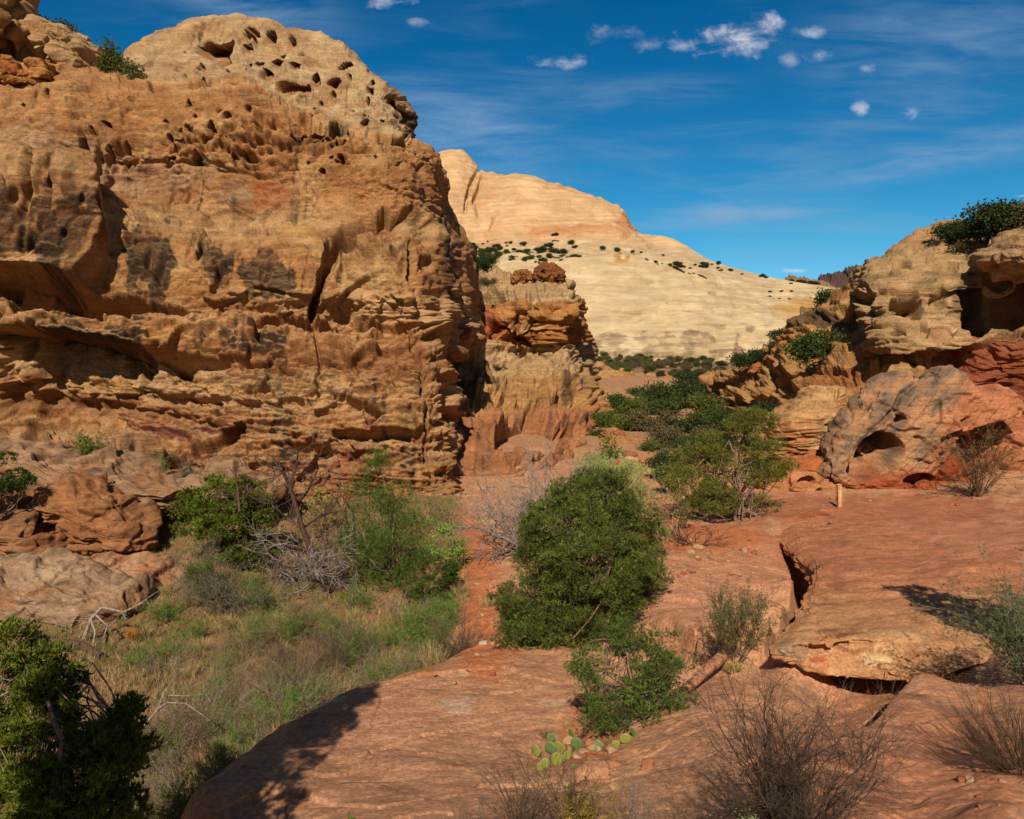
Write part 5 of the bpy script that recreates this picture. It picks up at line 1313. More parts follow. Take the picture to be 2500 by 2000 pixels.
# loose stones: one prototype per shape, then copies
def stones():
    rs = np.random.RandomState(11); protos = []
    for k in range(5):
        u = np.linspace(0, math.pi, 14); v = np.linspace(0, 2 * math.pi, 21)
        U, W = np.meshgrid(u, v, indexing='ij')
        B = np.stack([np.sin(U) * np.cos(W), np.sin(U) * np.sin(W), np.cos(U)], -1)
        B = np.sign(B) * np.abs(B) ** .6
        f = 1 + .28 * fbm(B, 1.1, 3, off=k * 7.7); V = B * f[..., None] * np.array((1, .75, .5)); V[:, -1] = V[:, 0]
        protos.append(V)
    zones = [(1440, 1850, 130, 60, 34, .05, .12), (1130, 1640, 60, 30, 8, .03, .06), (860, 1650, 60, 10, 5, .04, .08), (1720, 1345, 120, 26, 34, .06, .16), (1620, 1400, 120, 20, 26, .05, .12), (2200, 1225, 200, 8, 12, .08, .2), (1190, 1500, 40, 60, 12, .05, .12),
             (2440, 1950, 60, 40, 5, .02, .05), (1500, 1710, 60, 20, 10, .04, .08), (1650, 1255, 60, 20, 14, .1, .25), (1560, 1135, 50, 12, 22, .2, .5), (2380, 1870, 60, 30, 8, .03, .07)]
    n = 0; firsts = {}
    special = [(1235, 1521, .14, 'round orange stone on the red path near the weedy bank', (206, 120, 78)), (832, 1716, .13, 'pale flat stone near the rim of the slab', (214, 196, 174)), (1447, 1898, .22, 'biggest flat pale stone below the prickly pear', (208, 152, 116)), (1180, 1572, .10, 'white stone at the lip where the path meets the slab', (206, 190, 170))]
    for (px, py, r, lab, c) in special:
        V = protos[1] * r; p = on_ground(px, py)
        o = mesh_from('stone', V, [grid_faces(*V.shape[:2])], M_STONE, col=np.ones(V.shape) * srgb(*c)); o.location = p + (0, 0, r * .2); tag(o, lab, 'stone')
    cols = [(196, 134, 98), (208, 164, 130), (176, 108, 80)]
    for (cx, cy, sx, sy, m, r0, r1) in zones:
        for _ in range(m):
            px, py = cx + sx * rs.normal() * .7, cy + sy * rs.normal() * .7
            p = on_ground(px, min(py, 1998)); k = rs.randint(5); ci = rs.randint(3); r = r0 + (r1 - r0) * rs.rand() ** 2
            if (k, ci) not in firsts:
                V = protos[k]
                o = mesh_from('stone', V, [grid_faces(*V.shape[:2])], M_STONE, col=np.ones(V.shape) * srgb(*cols[ci])); firsts[(k, ci)] = o
            else:
                o = firsts[(k, ci)].copy(); COL.objects.link(o)
            tag(o, 'small angular sandstone fragment lying loose on the rock and soil', 'stone', 'loose stones scattered over the ground')
            o.location = p + (0, 0, r * .15); o.scale = (r, r, r); o.rotation_euler = (rs.normal() * .2, rs.normal() * .2, rs.rand() * 6)


stones()


# ------------------------------------------------------------------ the wooden post
def post():
    b = on_ground(2050, 1240); D = b[1]; H = 57 / F0 * D
    t = thing('wooden_post', 'short square weathered wooden trail post leaning slightly left on the red terrace', 'post', b)
    m = bark_mat('weathered_wood', srgb(206, 160, 112), srgb(160, 108, 72), 9)
    w = .085; V = []; n = 14
    for i in range(n + 1):
        z = H * i / n - .15 * (i == 0); x = -.065 * i / n * H
        k = w * (1 + .02 * math.sin(i * 2.1))
        c = .016
        ring = [(-k, -k + c), (-k + c, -k), (k - c, -k), (k, -k + c), (k, k - c), (k - c, k), (-k + c, k), (-k, k - c)]
        V += [(x + a, y, z) for a, y in ring]
    V = np.array(V); F = []
    for i in range(n):
        for j in range(8): F.append((i * 8 + j, i * 8 + (j + 1) % 8, i * 8 + 8 + (j + 1) % 8, i * 8 + 8 + j))
    top = len(V); V[-8:-4, 2] -= .02
    mesh_from('shaft', V, [np.array(F), np.array([[n * 8 + j for j in range(8)]])], m, t, smooth_sh=False)
    cv = np.array([(-.09, -.09, 0), (.09, -.09, 0), (.09, .09, 0), (-.09, .09, 0), (-.07, -.07, .022), (.07, -.07, .026), (.07, .07, .026), (-.07, .07, .022)]) + (-.065 * H, 0, H + .001)
    mesh_from('top_cap', cv, [np.array([(0, 1, 5, 4), (1, 2, 6, 5), (2, 3, 7, 6), (3, 0, 4, 7), (4, 5, 6, 7)])], m, t, smooth_sh=False)


post()

# ------------------------------------------------------------------ plants
M_LEAF = leaf_mat('foliage', .22)
M_DRY = leaf_mat('dry_stems', .10)
M_BARK = bark_mat('juniper_bark', srgb(134, 104, 84), srgb(84, 62, 50))
M_GREY = bark_mat('dead_grey_wood', srgb(158, 146, 136), srgb(100, 88, 80), 30)
M_REDWOOD = bark_mat('dead_brown_wood', srgb(98, 68, 54), srgb(50, 36, 30), 30)


def unit(v): return v / np.maximum(np.linalg.norm(v, axis=-1, keepdims=True), 1e-9)


def sprays(rs, cen, dirs, n, length, width, spread, col, cvar=.18, tipcol=None, tipf=0.0):
    """n thin pointed leaves from each centre"""
    K = len(cen)
    d = unit(np.repeat(dirs, n, 0) + spread * rs.normal(size=(K * n, 3)))
    c = np.repeat(cen, n, 0)
    L = length * (.6 + .8 * rs.rand(K * n, 1)); W = width * (.6 + .8 * rs.rand(K * n, 1))
    s = unit(np.cross(d, rs.normal(size=d.shape)))
    a = c - s * W / 2; b = c + s * W / 2; t = c + d * L
    V = np.stack([a, b, t], 1).reshape(-1, 3)
    F = np.arange(K * n * 3).reshape(-1, 3)
    base = np.asarray(col) if np.ndim(col) > 1 else np.tile(col, (K, 1))
    cc = np.repeat(base, n, 0) * (1 + cvar * rs.normal(size=(K * n, 1))) * (1 + .05 * rs.normal(size=(K * n, 3)))
    C = np.repeat(cc, 3, 0)
    if tipcol is not None:
        m = np.zeros(len(C)); m[2::3] = tipf
        C = C * (1 - m[:, None]) + np.asarray(tipcol) * m[:, None]
    return V, F, np.clip(C, .004, .7)


def segs_mesh(P0, P1, R0, R1, sides=3):
    P0, P1 = np.asarray(P0, float), np.asarray(P1, float); R0 = np.asarray(R0, float)[:, None]; R1 = np.asarray(R1, float)[:, None]
    d = unit(P1 - P0); a = unit(np.cross(d, np.where(np.abs(d[:, 2:3]) > .9, np.array([[1., 0, 0]]), np.array([[0, 0, 1.]])))); b = np.cross(d, a)
    V = []
    for P_, R_ in ((P0, R0), (P1, R1)):
        for k in range(sides):
            t = 2 * math.pi * k / sides
            V.append(P_ + R_ * (a * math.cos(t) + b * math.sin(t)))
    V = np.stack(V, 1)      # n, 2*sides, 3
    n = len(P0); i = np.arange(n)[:, None] * 2 * sides
    F = [np.concatenate([i + k, i + (k + 1) % sides, i + sides + (k + 1) % sides, i + sides + k], 1) for k in range(sides)]
    return V.reshape(-1, 3), np.concatenate(F)


class Wood:
    def __init__(s): s.a, s.b, s.ra, s.rb = [], [], [], []
    def path(s, pts, r0, r1):
        n = len(pts) - 1
        for i in range(n):
            s.a.append(pts[i]); s.b.append(pts[i + 1]); s.ra.append(r0 + (r1 - r0) * i / n); s.rb.append(r0 + (r1 - r0) * (i + 1) / n)
    def curve(s, rs, p, q, r0, r1, n=6, wob=.08, sag=0.0):
        p, q = np.asarray(p, float), np.asarray(q, float); L = np.linalg.norm(q - p); pts = [p]
        off = rs.normal(size=3) * wob * L
        for i in range(1, n):
            t = i / n
            pts.append(p + (q - p) * t + off * math.sin(math.pi * t) + rs.normal(size=3) * wob * .35 * L / n * 2 + np.array((0, 0, sag * L * math.sin(math.pi * t))))
        pts.append(q); s.path(pts, r0, r1); return pts
    def grow(s, rs, p, d, L, r, lev, kids=3, spread=.6, crook=.25, up=.1, ratio=.62, steps=4):
        d = unit(np.asarray(d, float)); pts = [np.asarray(p, float)]
        for i in range(steps):
            d = unit(d + crook * rs.normal(size=3) * .5 + np.array((0, 0, up * .3)))
            pts.append(pts[-1] + d * L / steps)
        s.path(pts, r, r * .55)
        if lev > 0:
            for k in range(kids):
                i = rs.randint(1, steps + 1); q = pts[i]
                dd = unit(d + spread * rs.normal(size=3))
                s.grow(rs, q, dd, L * ratio * (.7 + .5 * rs.rand()), r * .55, lev - 1, kids, spread, crook, up, ratio, max(2, steps - 1))
        return pts
    def build(s, name, mat, parent, loc, sides=3, col=None):
        V, F = segs_mesh(s.a, s.b, s.ra, s.rb, sides)
        C = None
        if col is not None:
            n = len(s.a); rs = np.random.RandomState(n); c = np.asarray(col) * (1 + .2 * rs.normal(size=(n, 1)))
            C = np.clip(np.repeat(c, 2 * sides, 0), .01, .8)
        return mesh_from(name, V, [F], mat, parent, col=C, loc=loc)


def lobes_world(lobes, D):
    out = []
    for l in lobes:
        px, py, rx, ry = l[:4]; dd = l[4] if len(l) > 4 else 0.0
        Dl = D + dd; c = P(px, py, Dl); k = Dl / F0
        out.append((c, np.array((rx * k, min(rx, ry * 1.4) * k * (l[5] if len(l) > 5 else .9), ry * k))))
    return out


def clump_points(rs, LB, dens, fill=.45, gap=.0, gf=1.3):
    """points near the shells of the lobes, with gaps"""
    Ps, Ds = [], []
    for i, (c, r) in enumerate(LB):
        n = int(dens * 4 * (r[0] * r[2] + r[0] * r[1] + r[1] * r[2])) + 3
        u = unit(rs.normal(size=(n, 3))); q = 1 - fill * rs.rand(n, 1) ** 1.6
        p = c + u * r * q * (1 + .10 * rs.normal(size=(n, 1)))
        ok = np.ones(n, bool)
        for j, (c2, r2) in enumerate(LB):
            if j != i: ok &= (((p - c2) / r2) ** 2).sum(1) > .42
        if gap: ok &= perlin(p[:, 0] * gf + 3, p[:, 1] * gf, p[:, 2] * gf * 1.4) > gap
        Ps.append(p[ok]); Ds.append(unit(u / r * r.mean())[ok])
    return np.concatenate(Ps), np.concatenate(Ds)


STY = {   # clump radius, tufts per clump, leaves per tuft, leaf length, leaf width, spread, upward pull, colour, tip colour
    'pinyon': dict(cr=.10, nt=4, nl=8, ll=.085, lw=.013, sp=.75, up=.35, col=(88, 98, 40), tip=(146, 146, 68)),
    'juniper': dict(cr=.08, nt=6, nl=6, ll=.075, lw=.026, sp=.55, up=1.0, col=(96, 108, 34), tip=(146, 150, 52)),
    'feathery': dict(cr=.26, nt=9, nl=7, ll=.13, lw=.010, sp=.45, up=1.1, col=(84, 108, 36), tip=(124, 138, 58)),
    'leafy': dict(cr=.25, nt=8, nl=4, ll=.07, lw=.045, sp=.9, up=.3, col=(120, 150, 60), tip=(160, 176, 84)),
    'sage': dict(cr=.12, nt=6, nl=6, ll=.06, lw=.011, sp=.6, up=1.0, col=(112, 112, 74), tip=(140, 138, 96)),
}


def foliage(rs, LB, st, dens, parent, loc, name='crown', scale=1.0, gap=-.35, fill=.45, col=None, var=.22, gf=1.3):
    s = STY[st]
    if st in ('pinyon', 'juniper'):
        # boughs first, then sprays on the outer side of every bough
        c0, d0 = clump_points(rs, LB, dens * .11, fill, gap, gf)
        rb = (.25 if st == 'pinyon' else .22) * scale; m = 13
        c1 = np.repeat(c0, m, 0); d1 = np.repeat(d0, m, 0) + (0, 0, .35)
        u = unit(rs.normal(size=c1.shape) + .75 * unit(d1)); rr = rb * (.7 + .6 * rs.rand(len(c0), 1))
        p = c1 + u * np.repeat(rr, m, 0) * np.array((1, 1, .62)); d = unit(u + .4 * d1)
        bough = np.repeat(1 + .28 * rs.normal(size=(len(c0), 1)), m, 0)
    else: p, d = clump_points(rs, LB, dens, fill, gap, gf); bough = 1.0
    nt = s['nt']; K = len(p)
    cen = np.repeat(p, nt, 0) + rs.normal(size=(K * nt, 3)) * s['cr'] * scale * np.array((.55, .55, .38))
    dd = unit(np.repeat(d, nt, 0) + np.array((0, 0, s['up'])) + .35 * rs.normal(size=(K * nt, 3)))
    base = srgb(*(col or s['col']))
    cl = base * bough * (1 + var * rs.normal(size=(K, 1))) * (1 + .09 * rs.normal(size=(K, 3)) * np.array((1, .4, .8)))
    cl = np.clip(np.repeat(cl, nt, 0), .008, .6)
    V, F, C = sprays(rs, cen, dd, s['nl'], s['ll'] * scale, s['lw'] * scale, s['sp'], cl, .15, srgb(*s['tip']) if col is None else np.clip(srgb(*col) * 1.5, 0, .7), .45)
    mesh_from(name, V, [F], M_LEAF, parent, col=C, smooth_sh=False, loc=loc)
    return p


def limbs(rs, base, LB, pts, parent, loc, r0=.12, mat=None, nb=40, trunk_top=.6, lean=(0, 0), name='trunk', fork=1):
    w = Wood(); base = np.asarray(base, float)
    cen = np.mean([c for c, r in LB], 0)
    top = base + (cen - base) * trunk_top + np.array((lean[0], 0, lean[1]))
    tp = w.curve(rs, base - (0, 0, .15), top, r0, r0 * .5, 9, .07)
    for c, r in LB:
        k = tp[rs.randint(3, len(tp))]
        lp = w.curve(rs, k, c, r0 * .42, r0 * .14, 6, .14)
        near = pts[np.argsort(np.linalg.norm(pts - c, axis=1))[:max(4, int(len(pts) * .8))]]
        for q in near[rs.permutation(len(near))[:max(3, nb // len(LB))]]:
            w.curve(rs, lp[rs.randint(2, len(lp))], q, r0 * .13, r0 * .05, 4, .12)
    return w.build(name, mat or M_BARK, parent, loc, 5)


def tree(name, label, cat, base, lobes, st, seed, dens=26, scale=1.0, r0=.12, group=None, gap=-.35, fill=.45, col=None, nb=40, trunk_top=.6, bark=None, var=.22, gf=1.3, part='crown'):
    """base: (px, py, D) of the foot"""
    rs = np.random.RandomState(seed)
    b = P(*base); LB = lobes_world(lobes, base[2])
    t = thing(name, label, cat, b, group)
    p = foliage(rs, LB, st, dens, t, b, scale=scale, gap=gap, fill=fill, col=col, var=var, gf=gf, name=part)
    limbs(rs, b, LB, p, t, b, r0, bark, nb, trunk_top)
    return t


def copy_tree(o, loc, rot=0, sc=1.0, label=None, cat=None, group=None):
    c = o.copy(); COL.objects.link(c); c.location = tuple(float(q) for q in loc); c.rotation_euler = (0, 0, rot)
    c.scale = sc if hasattr(sc, '__len__') else (sc,) * 3
    if label: c['label'] = label
    if cat: c['category'] = cat
    if group: c['group'] = group
    for ch in list(o.children):
        d = ch.copy(); COL.objects.link(d); d.parent = c
    return c


def foot(px, py, D=None):
    """foot point as (px, py, D) with D read off the ground"""
    if D: return (px, py, D)
    return (px, py, float(on_ground(px, py)[1]))


# --- the big rounded pinyon in the middle
f = foot(1395, 1575); D0 = f[1 + 1]
tree('pinyon_pine', 'big round dark green pinyon pine filling the middle of the canyon floor', 'pinyon', (1400, 1570, D0 + .4),
     [(1450, 1225, 92, 70, .6), (1385, 1290, 95, 70, .2), (1520, 1290, 78, 70, .8), (1350, 1370, 76, 62, 0), (1450, 1370, 120, 80, -.5), (1560, 1385, 62, 60, .9), (1330, 1300, 44, 50, .3), (1440, 1450, 115, 62, -.4),
      (1330, 1460, 60, 50, -.2), (1540, 1440, 44, 38, .6), (1275, 1455, 44, 38, -.2), (1310, 1520, 78, 44, -.5), (1400, 1510, 70, 44, -.4), (1265, 1550, 46, 34, -.5), (1330, 1560, 60, 26, -.5)],
     'pinyon', 1, dens=115, r0=.16, fill=.36, nb=90, gap=-.42, gf=2.4, col=(92, 100, 42), var=.32)
# --- small pinyon in the gully
tree('pinyon_pine', 'small ragged pinyon pine with drooping arms growing in the gully above the cactus', 'pinyon', foot(1575, 1752),
     [(1545, 1545, 60, 26, 0), (1480, 1560, 36, 20, .2), (1625, 1575, 42, 26, .1), (1590, 1625, 52, 32, -.1), (1640, 1640, 32, 40, 0), (1455, 1625, 46, 18, -.1), (1415, 1650, 22, 22, -.2), (1560, 1690, 46, 26, -.2), (1630, 1710, 42, 24, 0),
      (1480, 1722, 34, 22, -.2), (1445, 1745, 24, 14, -.3), (1500, 1745, 24, 16, -.3), (1600, 1725, 30, 18, -.3)],
     'pinyon', 2, dens=150, scale=.72, r0=.075, fill=.5, nb=110, gap=-.30, gf=3.0, col=(86, 104, 44))
# --- open pinyon with a visible trunk, right of centre
tree('pinyon_pine', 'open crowned pinyon pine with a thick visible trunk leaning over the terrace', 'pinyon', (1805, 1275, 29.5),
     [(1830, 1030, 50, 36, 1.0), (1780, 1075, 70, 40, .6), (1850, 1085, 50, 40, .8), (1720, 1120, 66, 34, .2), (1690, 1190, 52, 44, -.3), (1770, 1160, 62, 30, 0), (1850, 1150, 52, 30, .5), (1900, 1135, 40, 16, .6),
      (1740, 1215, 58, 30, -.6), (1810, 1215, 50, 24, -.6), (1675, 1130, 40, 32, .4), (1850, 1230, 34, 20, .2), (1860, 1285, 46, 22, -.8), (1820, 1305, 50, 18, -1.0)],
     'pinyon', 3, dens=44, scale=1.25, r0=.24, fill=.6, nb=30, gap=-.2, gf=.9, trunk_top=.75, col=(108, 108, 42))
# --- green juniper at left and its neighbours
tree('juniper', 'dense yellow-green juniper below the left cliff beside the dead tree', 'juniper', (575, 1400, 25.5),
     [(520, 1215, 60, 42, .2), (600, 1215, 52, 40, .3), (480, 1265, 44, 42, 0), (560, 1275, 70, 52, -.3), (635, 1260, 34, 44, .2), (590, 1330, 50, 32, -.3), (615, 1360, 30, 22, -.2)],
     'juniper', 4, dens=50, scale=1.2, r0=.12, fill=.35, gap=-.45, gf=1.6)
tree('tamarisk', 'tall feathery bright green tamarisk right of the dead tree', 'tamarisk', (960, 1450, 24.0),
     [(925, 1130, 22, 34, 0), (900, 1190, 44, 44, 0), (960, 1230, 52, 50, .2), (890, 1260, 50, 50, -.3), (985, 1290, 50, 44, 0), (930, 1330, 80, 48, -.5), (860, 1330, 36, 40, 0), (1000, 1350, 60, 40, -.3), (940, 1395, 70, 30, -.6)],
     'feathery', 5, dens=20, scale=1.15, r0=.08, fill=.7, gap=-.28, gf=1.2)
tree('leafy_shrub', 'loose yellow-green leafy shrub at the right side of the tamarisk by the path', 'shrub', (1085, 1440, 24.5),
     [(1085, 1300, 42, 26, .2), (1120, 1340, 30, 30, .3), (1070, 1350, 50, 36, 0), (1115, 1390, 34, 24, 0), (1040, 1290, 24, 18, 0)], 'leafy', 6, dens=14, r0=.03, fill=.8, gap=-.1, gf=1.6, part='foliage')
tree('juniper', 'low dark green juniper in front of the tamarisk near the path', 'juniper', (1060, 1475, 22.5),
     [(1080, 1380, 32, 22, 0), (1095, 1420, 26, 32, .1), (1040, 1435, 50, 20, -.3), (1080, 1460, 34, 18, -.2), (1005, 1425, 20, 14, -.1)], 'juniper', 7, dens=30, scale=1.0, r0=.05, fill=.5, gap=-.25, gf=2.2, col=(74, 92, 28))
tree('leafy_shrub', 'pale green leafy shrub rising behind the big round pinyon', 'shrub', (1530, 1330, 26.5),
     [(1470, 1150, 46, 26, 0), (1530, 1160, 44, 36, .3), (1500, 1195, 66, 40, 0), (1560, 1215, 30, 44, .4), (1440, 1130, 24, 16, .3)], 'feathery', 8, dens=20, scale=1.1, r0=.06, fill=.7, gap=-.3, col=(150, 166, 96), part='foliage')
tree('leafy_shrub', 'small dark green shrub at the foot of the second tower', 'shrub', (1485, 1120, 46),
     [(1482, 1090, 18, 20, 0), (1495, 1112, 18, 14, 0)], 'leafy', 9, dens=8, scale=2.0, r0=.05, fill=.8, part='foliage', col=(90, 116, 44))
# --- foreground junipers at the left edge
tree('juniper', 'big foreground juniper filling the lower left corner, yellow-green sprays', 'juniper', (215, 2260, 7.8),
     [(40, 1600, 50, 60, .6), (20, 1700, 60, 60, .4), (130, 1690, 50, 90, .5), (100, 1790, 80, 66, .2), (250, 1800, 62, 60, .0), (215, 1900, 90, 80, -.4), (300, 1890, 50, 80, 0), (120, 1930, 90, 70, -.4), (260, 1985, 90, 50, -.5),
      (40, 1900, 70, 80, .2), (140, 2010, 80, 50, -.5), (300, 1760, 40, 36, .3), (150, 1620, 26, 40, .6)],
     'juniper', 10, dens=190, scale=.82, r0=.10, fill=.6, gap=-.18, gf=2.2, nb=170, col=(96, 104, 30))
tree('juniper', 'dark juniper branch reaching in from the left edge over the brown boulder', 'juniper', (-40, 1290, 25),
     [(-10, 1140, 40, 26, 0), (20, 1170, 44, 24, .1), (35, 1205, 34, 16, .1), (0, 1200, 50, 26, 0), (72, 1172, 20, 8, .2), (-60, 1180, 50, 60, 0)], 'juniper', 11, dens=34, scale=1.1, r0=.1, fill=.7, gap=-.2, gf=2.0, col=(66, 82, 28))
# --- trees on the rim, upper left
tree('juniper', 'small juniper growing on the rounded knob at the top left skyline', 'juniper', (150, 118, 64),
     [(132, 56, 22, 12, 0), (150, 66, 30, 14, 0), (168, 92, 22, 12, 0), (128, 72, 18, 12, 0), (186, 118, 14, 16, 0)], 'leafy', 12, dens=10, scale=2.2, r0=.16, fill=.8, gap=-.3, gf=.8, col=(70, 88, 34), trunk_top=.8)
tree('juniper', 'tall slender juniper standing left of the pale dome on the rim', 'juniper', (278, 212, 57),
     [(264, 118, 9, 14, 0), (272, 142, 18, 20, 0), (284, 160, 22, 22, 0), (268, 180, 18, 24, 0), (290, 192, 22, 20, 0)], 'leafy', 13, dens=10, scale=2.2, r0=.16, fill=.8, gap=-.4, gf=.8, col=(86, 96, 38), trunk_top=.7)
tree('juniper', 'thin sparse juniper beside the tall slender one, touching the pale dome', 'juniper', (330, 218, 56),
     [(322, 168, 16, 12, 0), (330, 186, 20, 16, 0), (316, 204, 22, 12, 0), (348, 202, 12, 12, 0)], 'leafy', 14, dens=8, scale=2.0, r0=.14, fill=.9, gap=-.2, gf=.8, col=(92, 96, 48))


# --- dead and twiggy plants
def twiggy(name, label, cat, base, H, nst, seed, mat=M_GREY, lev=3, kids=3, spread=.55, lean=(0, 0, 1), wide=.7, r=.02, crook=.3, up=.1, leaf=None, group=None, ratio=.6, part='stems', col=None, steps=4, leafn=1.0, perch=False):
    rs = np.random.RandomState(seed); b = P(*base) if perch else on_ground(base[0], base[1])
    t = thing(name, label, cat, b, group)
    w = Wood()
    for k in range(nst):
        a = rs.rand() * 6.283; q = rs.rand() ** .5
        d = np.array((wide * math.cos(a) * q + lean[0], wide * math.sin(a) * q + lean[1], lean[2]))
        w.grow(rs, b + np.array((.15 * H * wide * math.cos(a) * q, .15 * H * wide * math.sin(a) * q, -.05)), d, H * (.5 + .5 * rs.rand()) * .62, r, lev, kids, spread, crook, up, ratio, steps)
    if col is not None: w.build(part, M_DRY, t, b, 3, col=srgb(*col))
    else: w.build(part, mat, t, b, 3)
    if leaf:
        st, c, n = leaf; s = STY[st]
        ends = np.array(w.b)[np.array(w.ra) < r * .56 ** lev * 1.02]
        if len(ends) > n: ends = ends[rs.permutation(len(ends))[:n]]
        cl = np.tile(srgb(*c), (len(ends), 1)) * (1 + .2 * rs.normal(size=(len(ends), 1)))
        V, F, C = sprays(rs, ends, unit(rs.normal(size=ends.shape) + (0, 0, .8)), s['nl'], s['ll'] * leafn, s['lw'] * leafn, s['sp'], np.clip(cl, .01, .6), .2)
        mesh_from('foliage', V, [F], M_LEAF, t, col=C, smooth_sh=False, loc=b)
    return t


def dead_tree():
    rs = np.random.RandomState(5); D = 24.5; b = P(800, 1445, D)
    t = thing('dead_tree', 'twisted dead brown juniper with bare crooked limbs between the green juniper and the tamarisk', 'dead tree', b)
    w = Wood(); w2 = Wood()
    trunk = [(800, 1450), (785, 1400), (760, 1345), (738, 1290), (722, 1235), (705, 1180)]
    tp = [P(x, y, D - .1 * i) for i, (x, y) in enumerate(trunk)]
    w.path(tp, .13, .06)
    arms = [([(705, 1180), (690, 1150), (672, 1135), (655, 1140)], .07), ([(705, 1180), (722, 1140), (728, 1100)], .06), ([(722, 1235), (750, 1200), (776, 1145), (770, 1110)], .06), ([(738, 1290), (700, 1265), (670, 1240), (650, 1215)], .06),
            ([(738, 1290), (780, 1260), (815, 1250)], .05), ([(760, 1345), (700, 1330), (655, 1300)], .06), ([(760, 1345), (815, 1330), (850, 1290), (842, 1240)], .06), ([(785, 1400), (720, 1390), (670, 1370), (640, 1340)], .06),
            ([(785, 1400), (840, 1380), (868, 1330), (862, 1250), (828, 1200)], .06), ([(800, 1430), (740, 1440), (700, 1420), (676, 1400)], .05), ([(800, 1430), (860, 1420), (880, 1390)], .05), ([(790, 1380), (800, 1300), (792, 1240)], .05), ([(585, 1250), (580, 1190), (573, 1140)], .05)]
    for ar, r in arms:
        pts = [P(x, y, D + rs.normal() * .25) for x, y in ar]; w.path(pts, r, r * .4)
        for k in range(9):
            i = rs.randint(1, len(pts)); d = unit(pts[i] - pts[i - 1] + .9 * rs.normal(size=3))
            w.grow(rs, pts[i] + (pts[i - 1] - pts[i]) * rs.rand(), d, .5 + .5 * rs.rand(), r * .3, 2, 3, .7, .5, 0.05, .6, 3)
    for k in range(46):
        q = P(690 + 190 * rs.rand(), 1330 + 110 * rs.rand(), D - .6 + rs.normal() * .4)
        w2.grow(rs, q, (rs.normal(), rs.normal() - .3, .3 + .6 * rs.rand()), .7 + .7 * rs.rand(), .022, 2, 4, .7, .5, -.02, .6, 4)
    w.build('trunk', M_REDWOOD, t, b, 6); w2.build('twigs', M_GREY, t, b, 3)


dead_tree()
twiggy('dead_shrub', 'large grey leafless shrub left of the big round pinyon', 'dead shrub', (1325, 1350, 25.0), 4.2, 34, 21, lean=(-.35, 0, .8), wide=.9, lev=3, kids=4, r=.04, crook=.5, spread=.6)
twiggy('scrub_oak', 'dry brownish-green scrub growing against the reddish boulder on the right', 'shrub', (2385, 1215, 32.5), 3.7, 13, 22, lean=(.06, 0, 1), wide=.35, lev=3, kids=4, r=.03, crook=.35, spread=.5, col=(120, 92, 70), leaf=('sage', (120, 104, 62), 1200), leafn=1.5)
twiggy('dry_shrub', 'pale straw-coloured dry shrub between the two large pinyons', 'dry shrub', (1625, 1330, 26.5), 2.7, 12, 23, wide=.4, lev=3, kids=3, r=.018, col=(176, 138, 108), leaf=('leafy', (150, 140, 84), 250), leafn=1.0)
twiggy('dry_shrub', 'smaller brownish shrub low between the pinyons', 'dry shrub', (1660, 1290, 27.5), 1.7, 9, 24, wide=.5, lev=2, kids=3, r=.014, col=(140, 116, 80), leaf=('leafy', (120, 122, 66), 300))
twiggy('bare_shrub', 'large bare dark-stemmed shrub in the right foreground crack', 'bare shrub', (1950, 2040, 7.6), 1.35, 30, 25, wide=.75, lean=(-.10, .1, 1), lev=4, kids=4, r=.011, crook=.28, spread=.48, up=.12, col=(84, 68, 58), ratio=.62)
twiggy('bare_shrub', 'low bare grey shrub leaning out of the crack under the right slab', 'bare shrub', (2090, 1860, 9.6), .95, 9, 26, wide=.9, lean=(.0, -.1, .7), lev=3, kids=4, r=.008, spread=.6, col=(116, 94, 78), ratio=.6)
twiggy('broom_shrub', 'fan of fine brown stems at the right edge below the grey-green bush', 'shrub', (2500, 1885, 8.7), 1.05, 90, 27, wide=1.15, lean=(-.35, 0, .8), lev=2, kids=4, r=.005, crook=.12, spread=.22, col=(88, 68, 54), ratio=.62)
twiggy('bare_shrub', 'bare twiggy shrub at the bottom edge left of the prickly pear', 'bare shrub', (1270, 2045, 7.9), 1.05, 16, 28, wide=.6, lev=3, kids=4, r=.0065, spread=.5, col=(104, 86, 74))
twiggy('bare_shrub', 'upright bare twiggy shrub at the bottom edge below the prickly pear', 'bare shrub', (1385, 2040, 7.8), 1.1, 15, 29, wide=.45, lev=3, kids=4, r=.0065, spread=.45, col=(96, 80, 68))
twiggy('bare_shrub', 'low pale grey twiggy shrub on the bottom edge right of the yellowish one', 'bare shrub', (1570, 2040, 7.4), .62, 18, 30, wide=.8, lev=3, kids=4, r=.005, spread=.5, col=(150, 128, 112))
twiggy('bare_shrub', 'low dark bare shrub at the bottom edge between the yellowish and the large bare one', 'bare shrub', (1690, 2050, 7.2), .6, 16, 61, wide=.9, lev=3, kids=4, r=.005, spread=.5, col=(104, 84, 70))
twiggy('bare_shrub', 'sparse bare twigs at the bottom edge below the slab, left of the upright twiggy shrub', 'bare shrub', (1130, 2055, 7.8), .55, 10, 62, wide=.9, lev=3, kids=4, r=.005, spread=.5, col=(124, 104, 90))
twiggy('rabbitbrush', 'low yellowish-brown shrub at the bottom edge', 'shrub', (1425, 2045, 7.3), .62, 24, 31, wide=.7, lev=2, kids=4, r=.005, col=(130, 108, 60), leaf=('sage', (142, 124, 50), 900), leafn=.6)
twiggy('sage_sprig', 'small pale sage-green leafy sprig beneath the large bare shrub', 'shrub', (1825, 2040, 7.3), .55, 9, 32, wide=.35, lev=1, kids=4, r=.006, col=(150, 150, 120), leaf=('sage', (168, 184, 132), 400), leafn=.62)
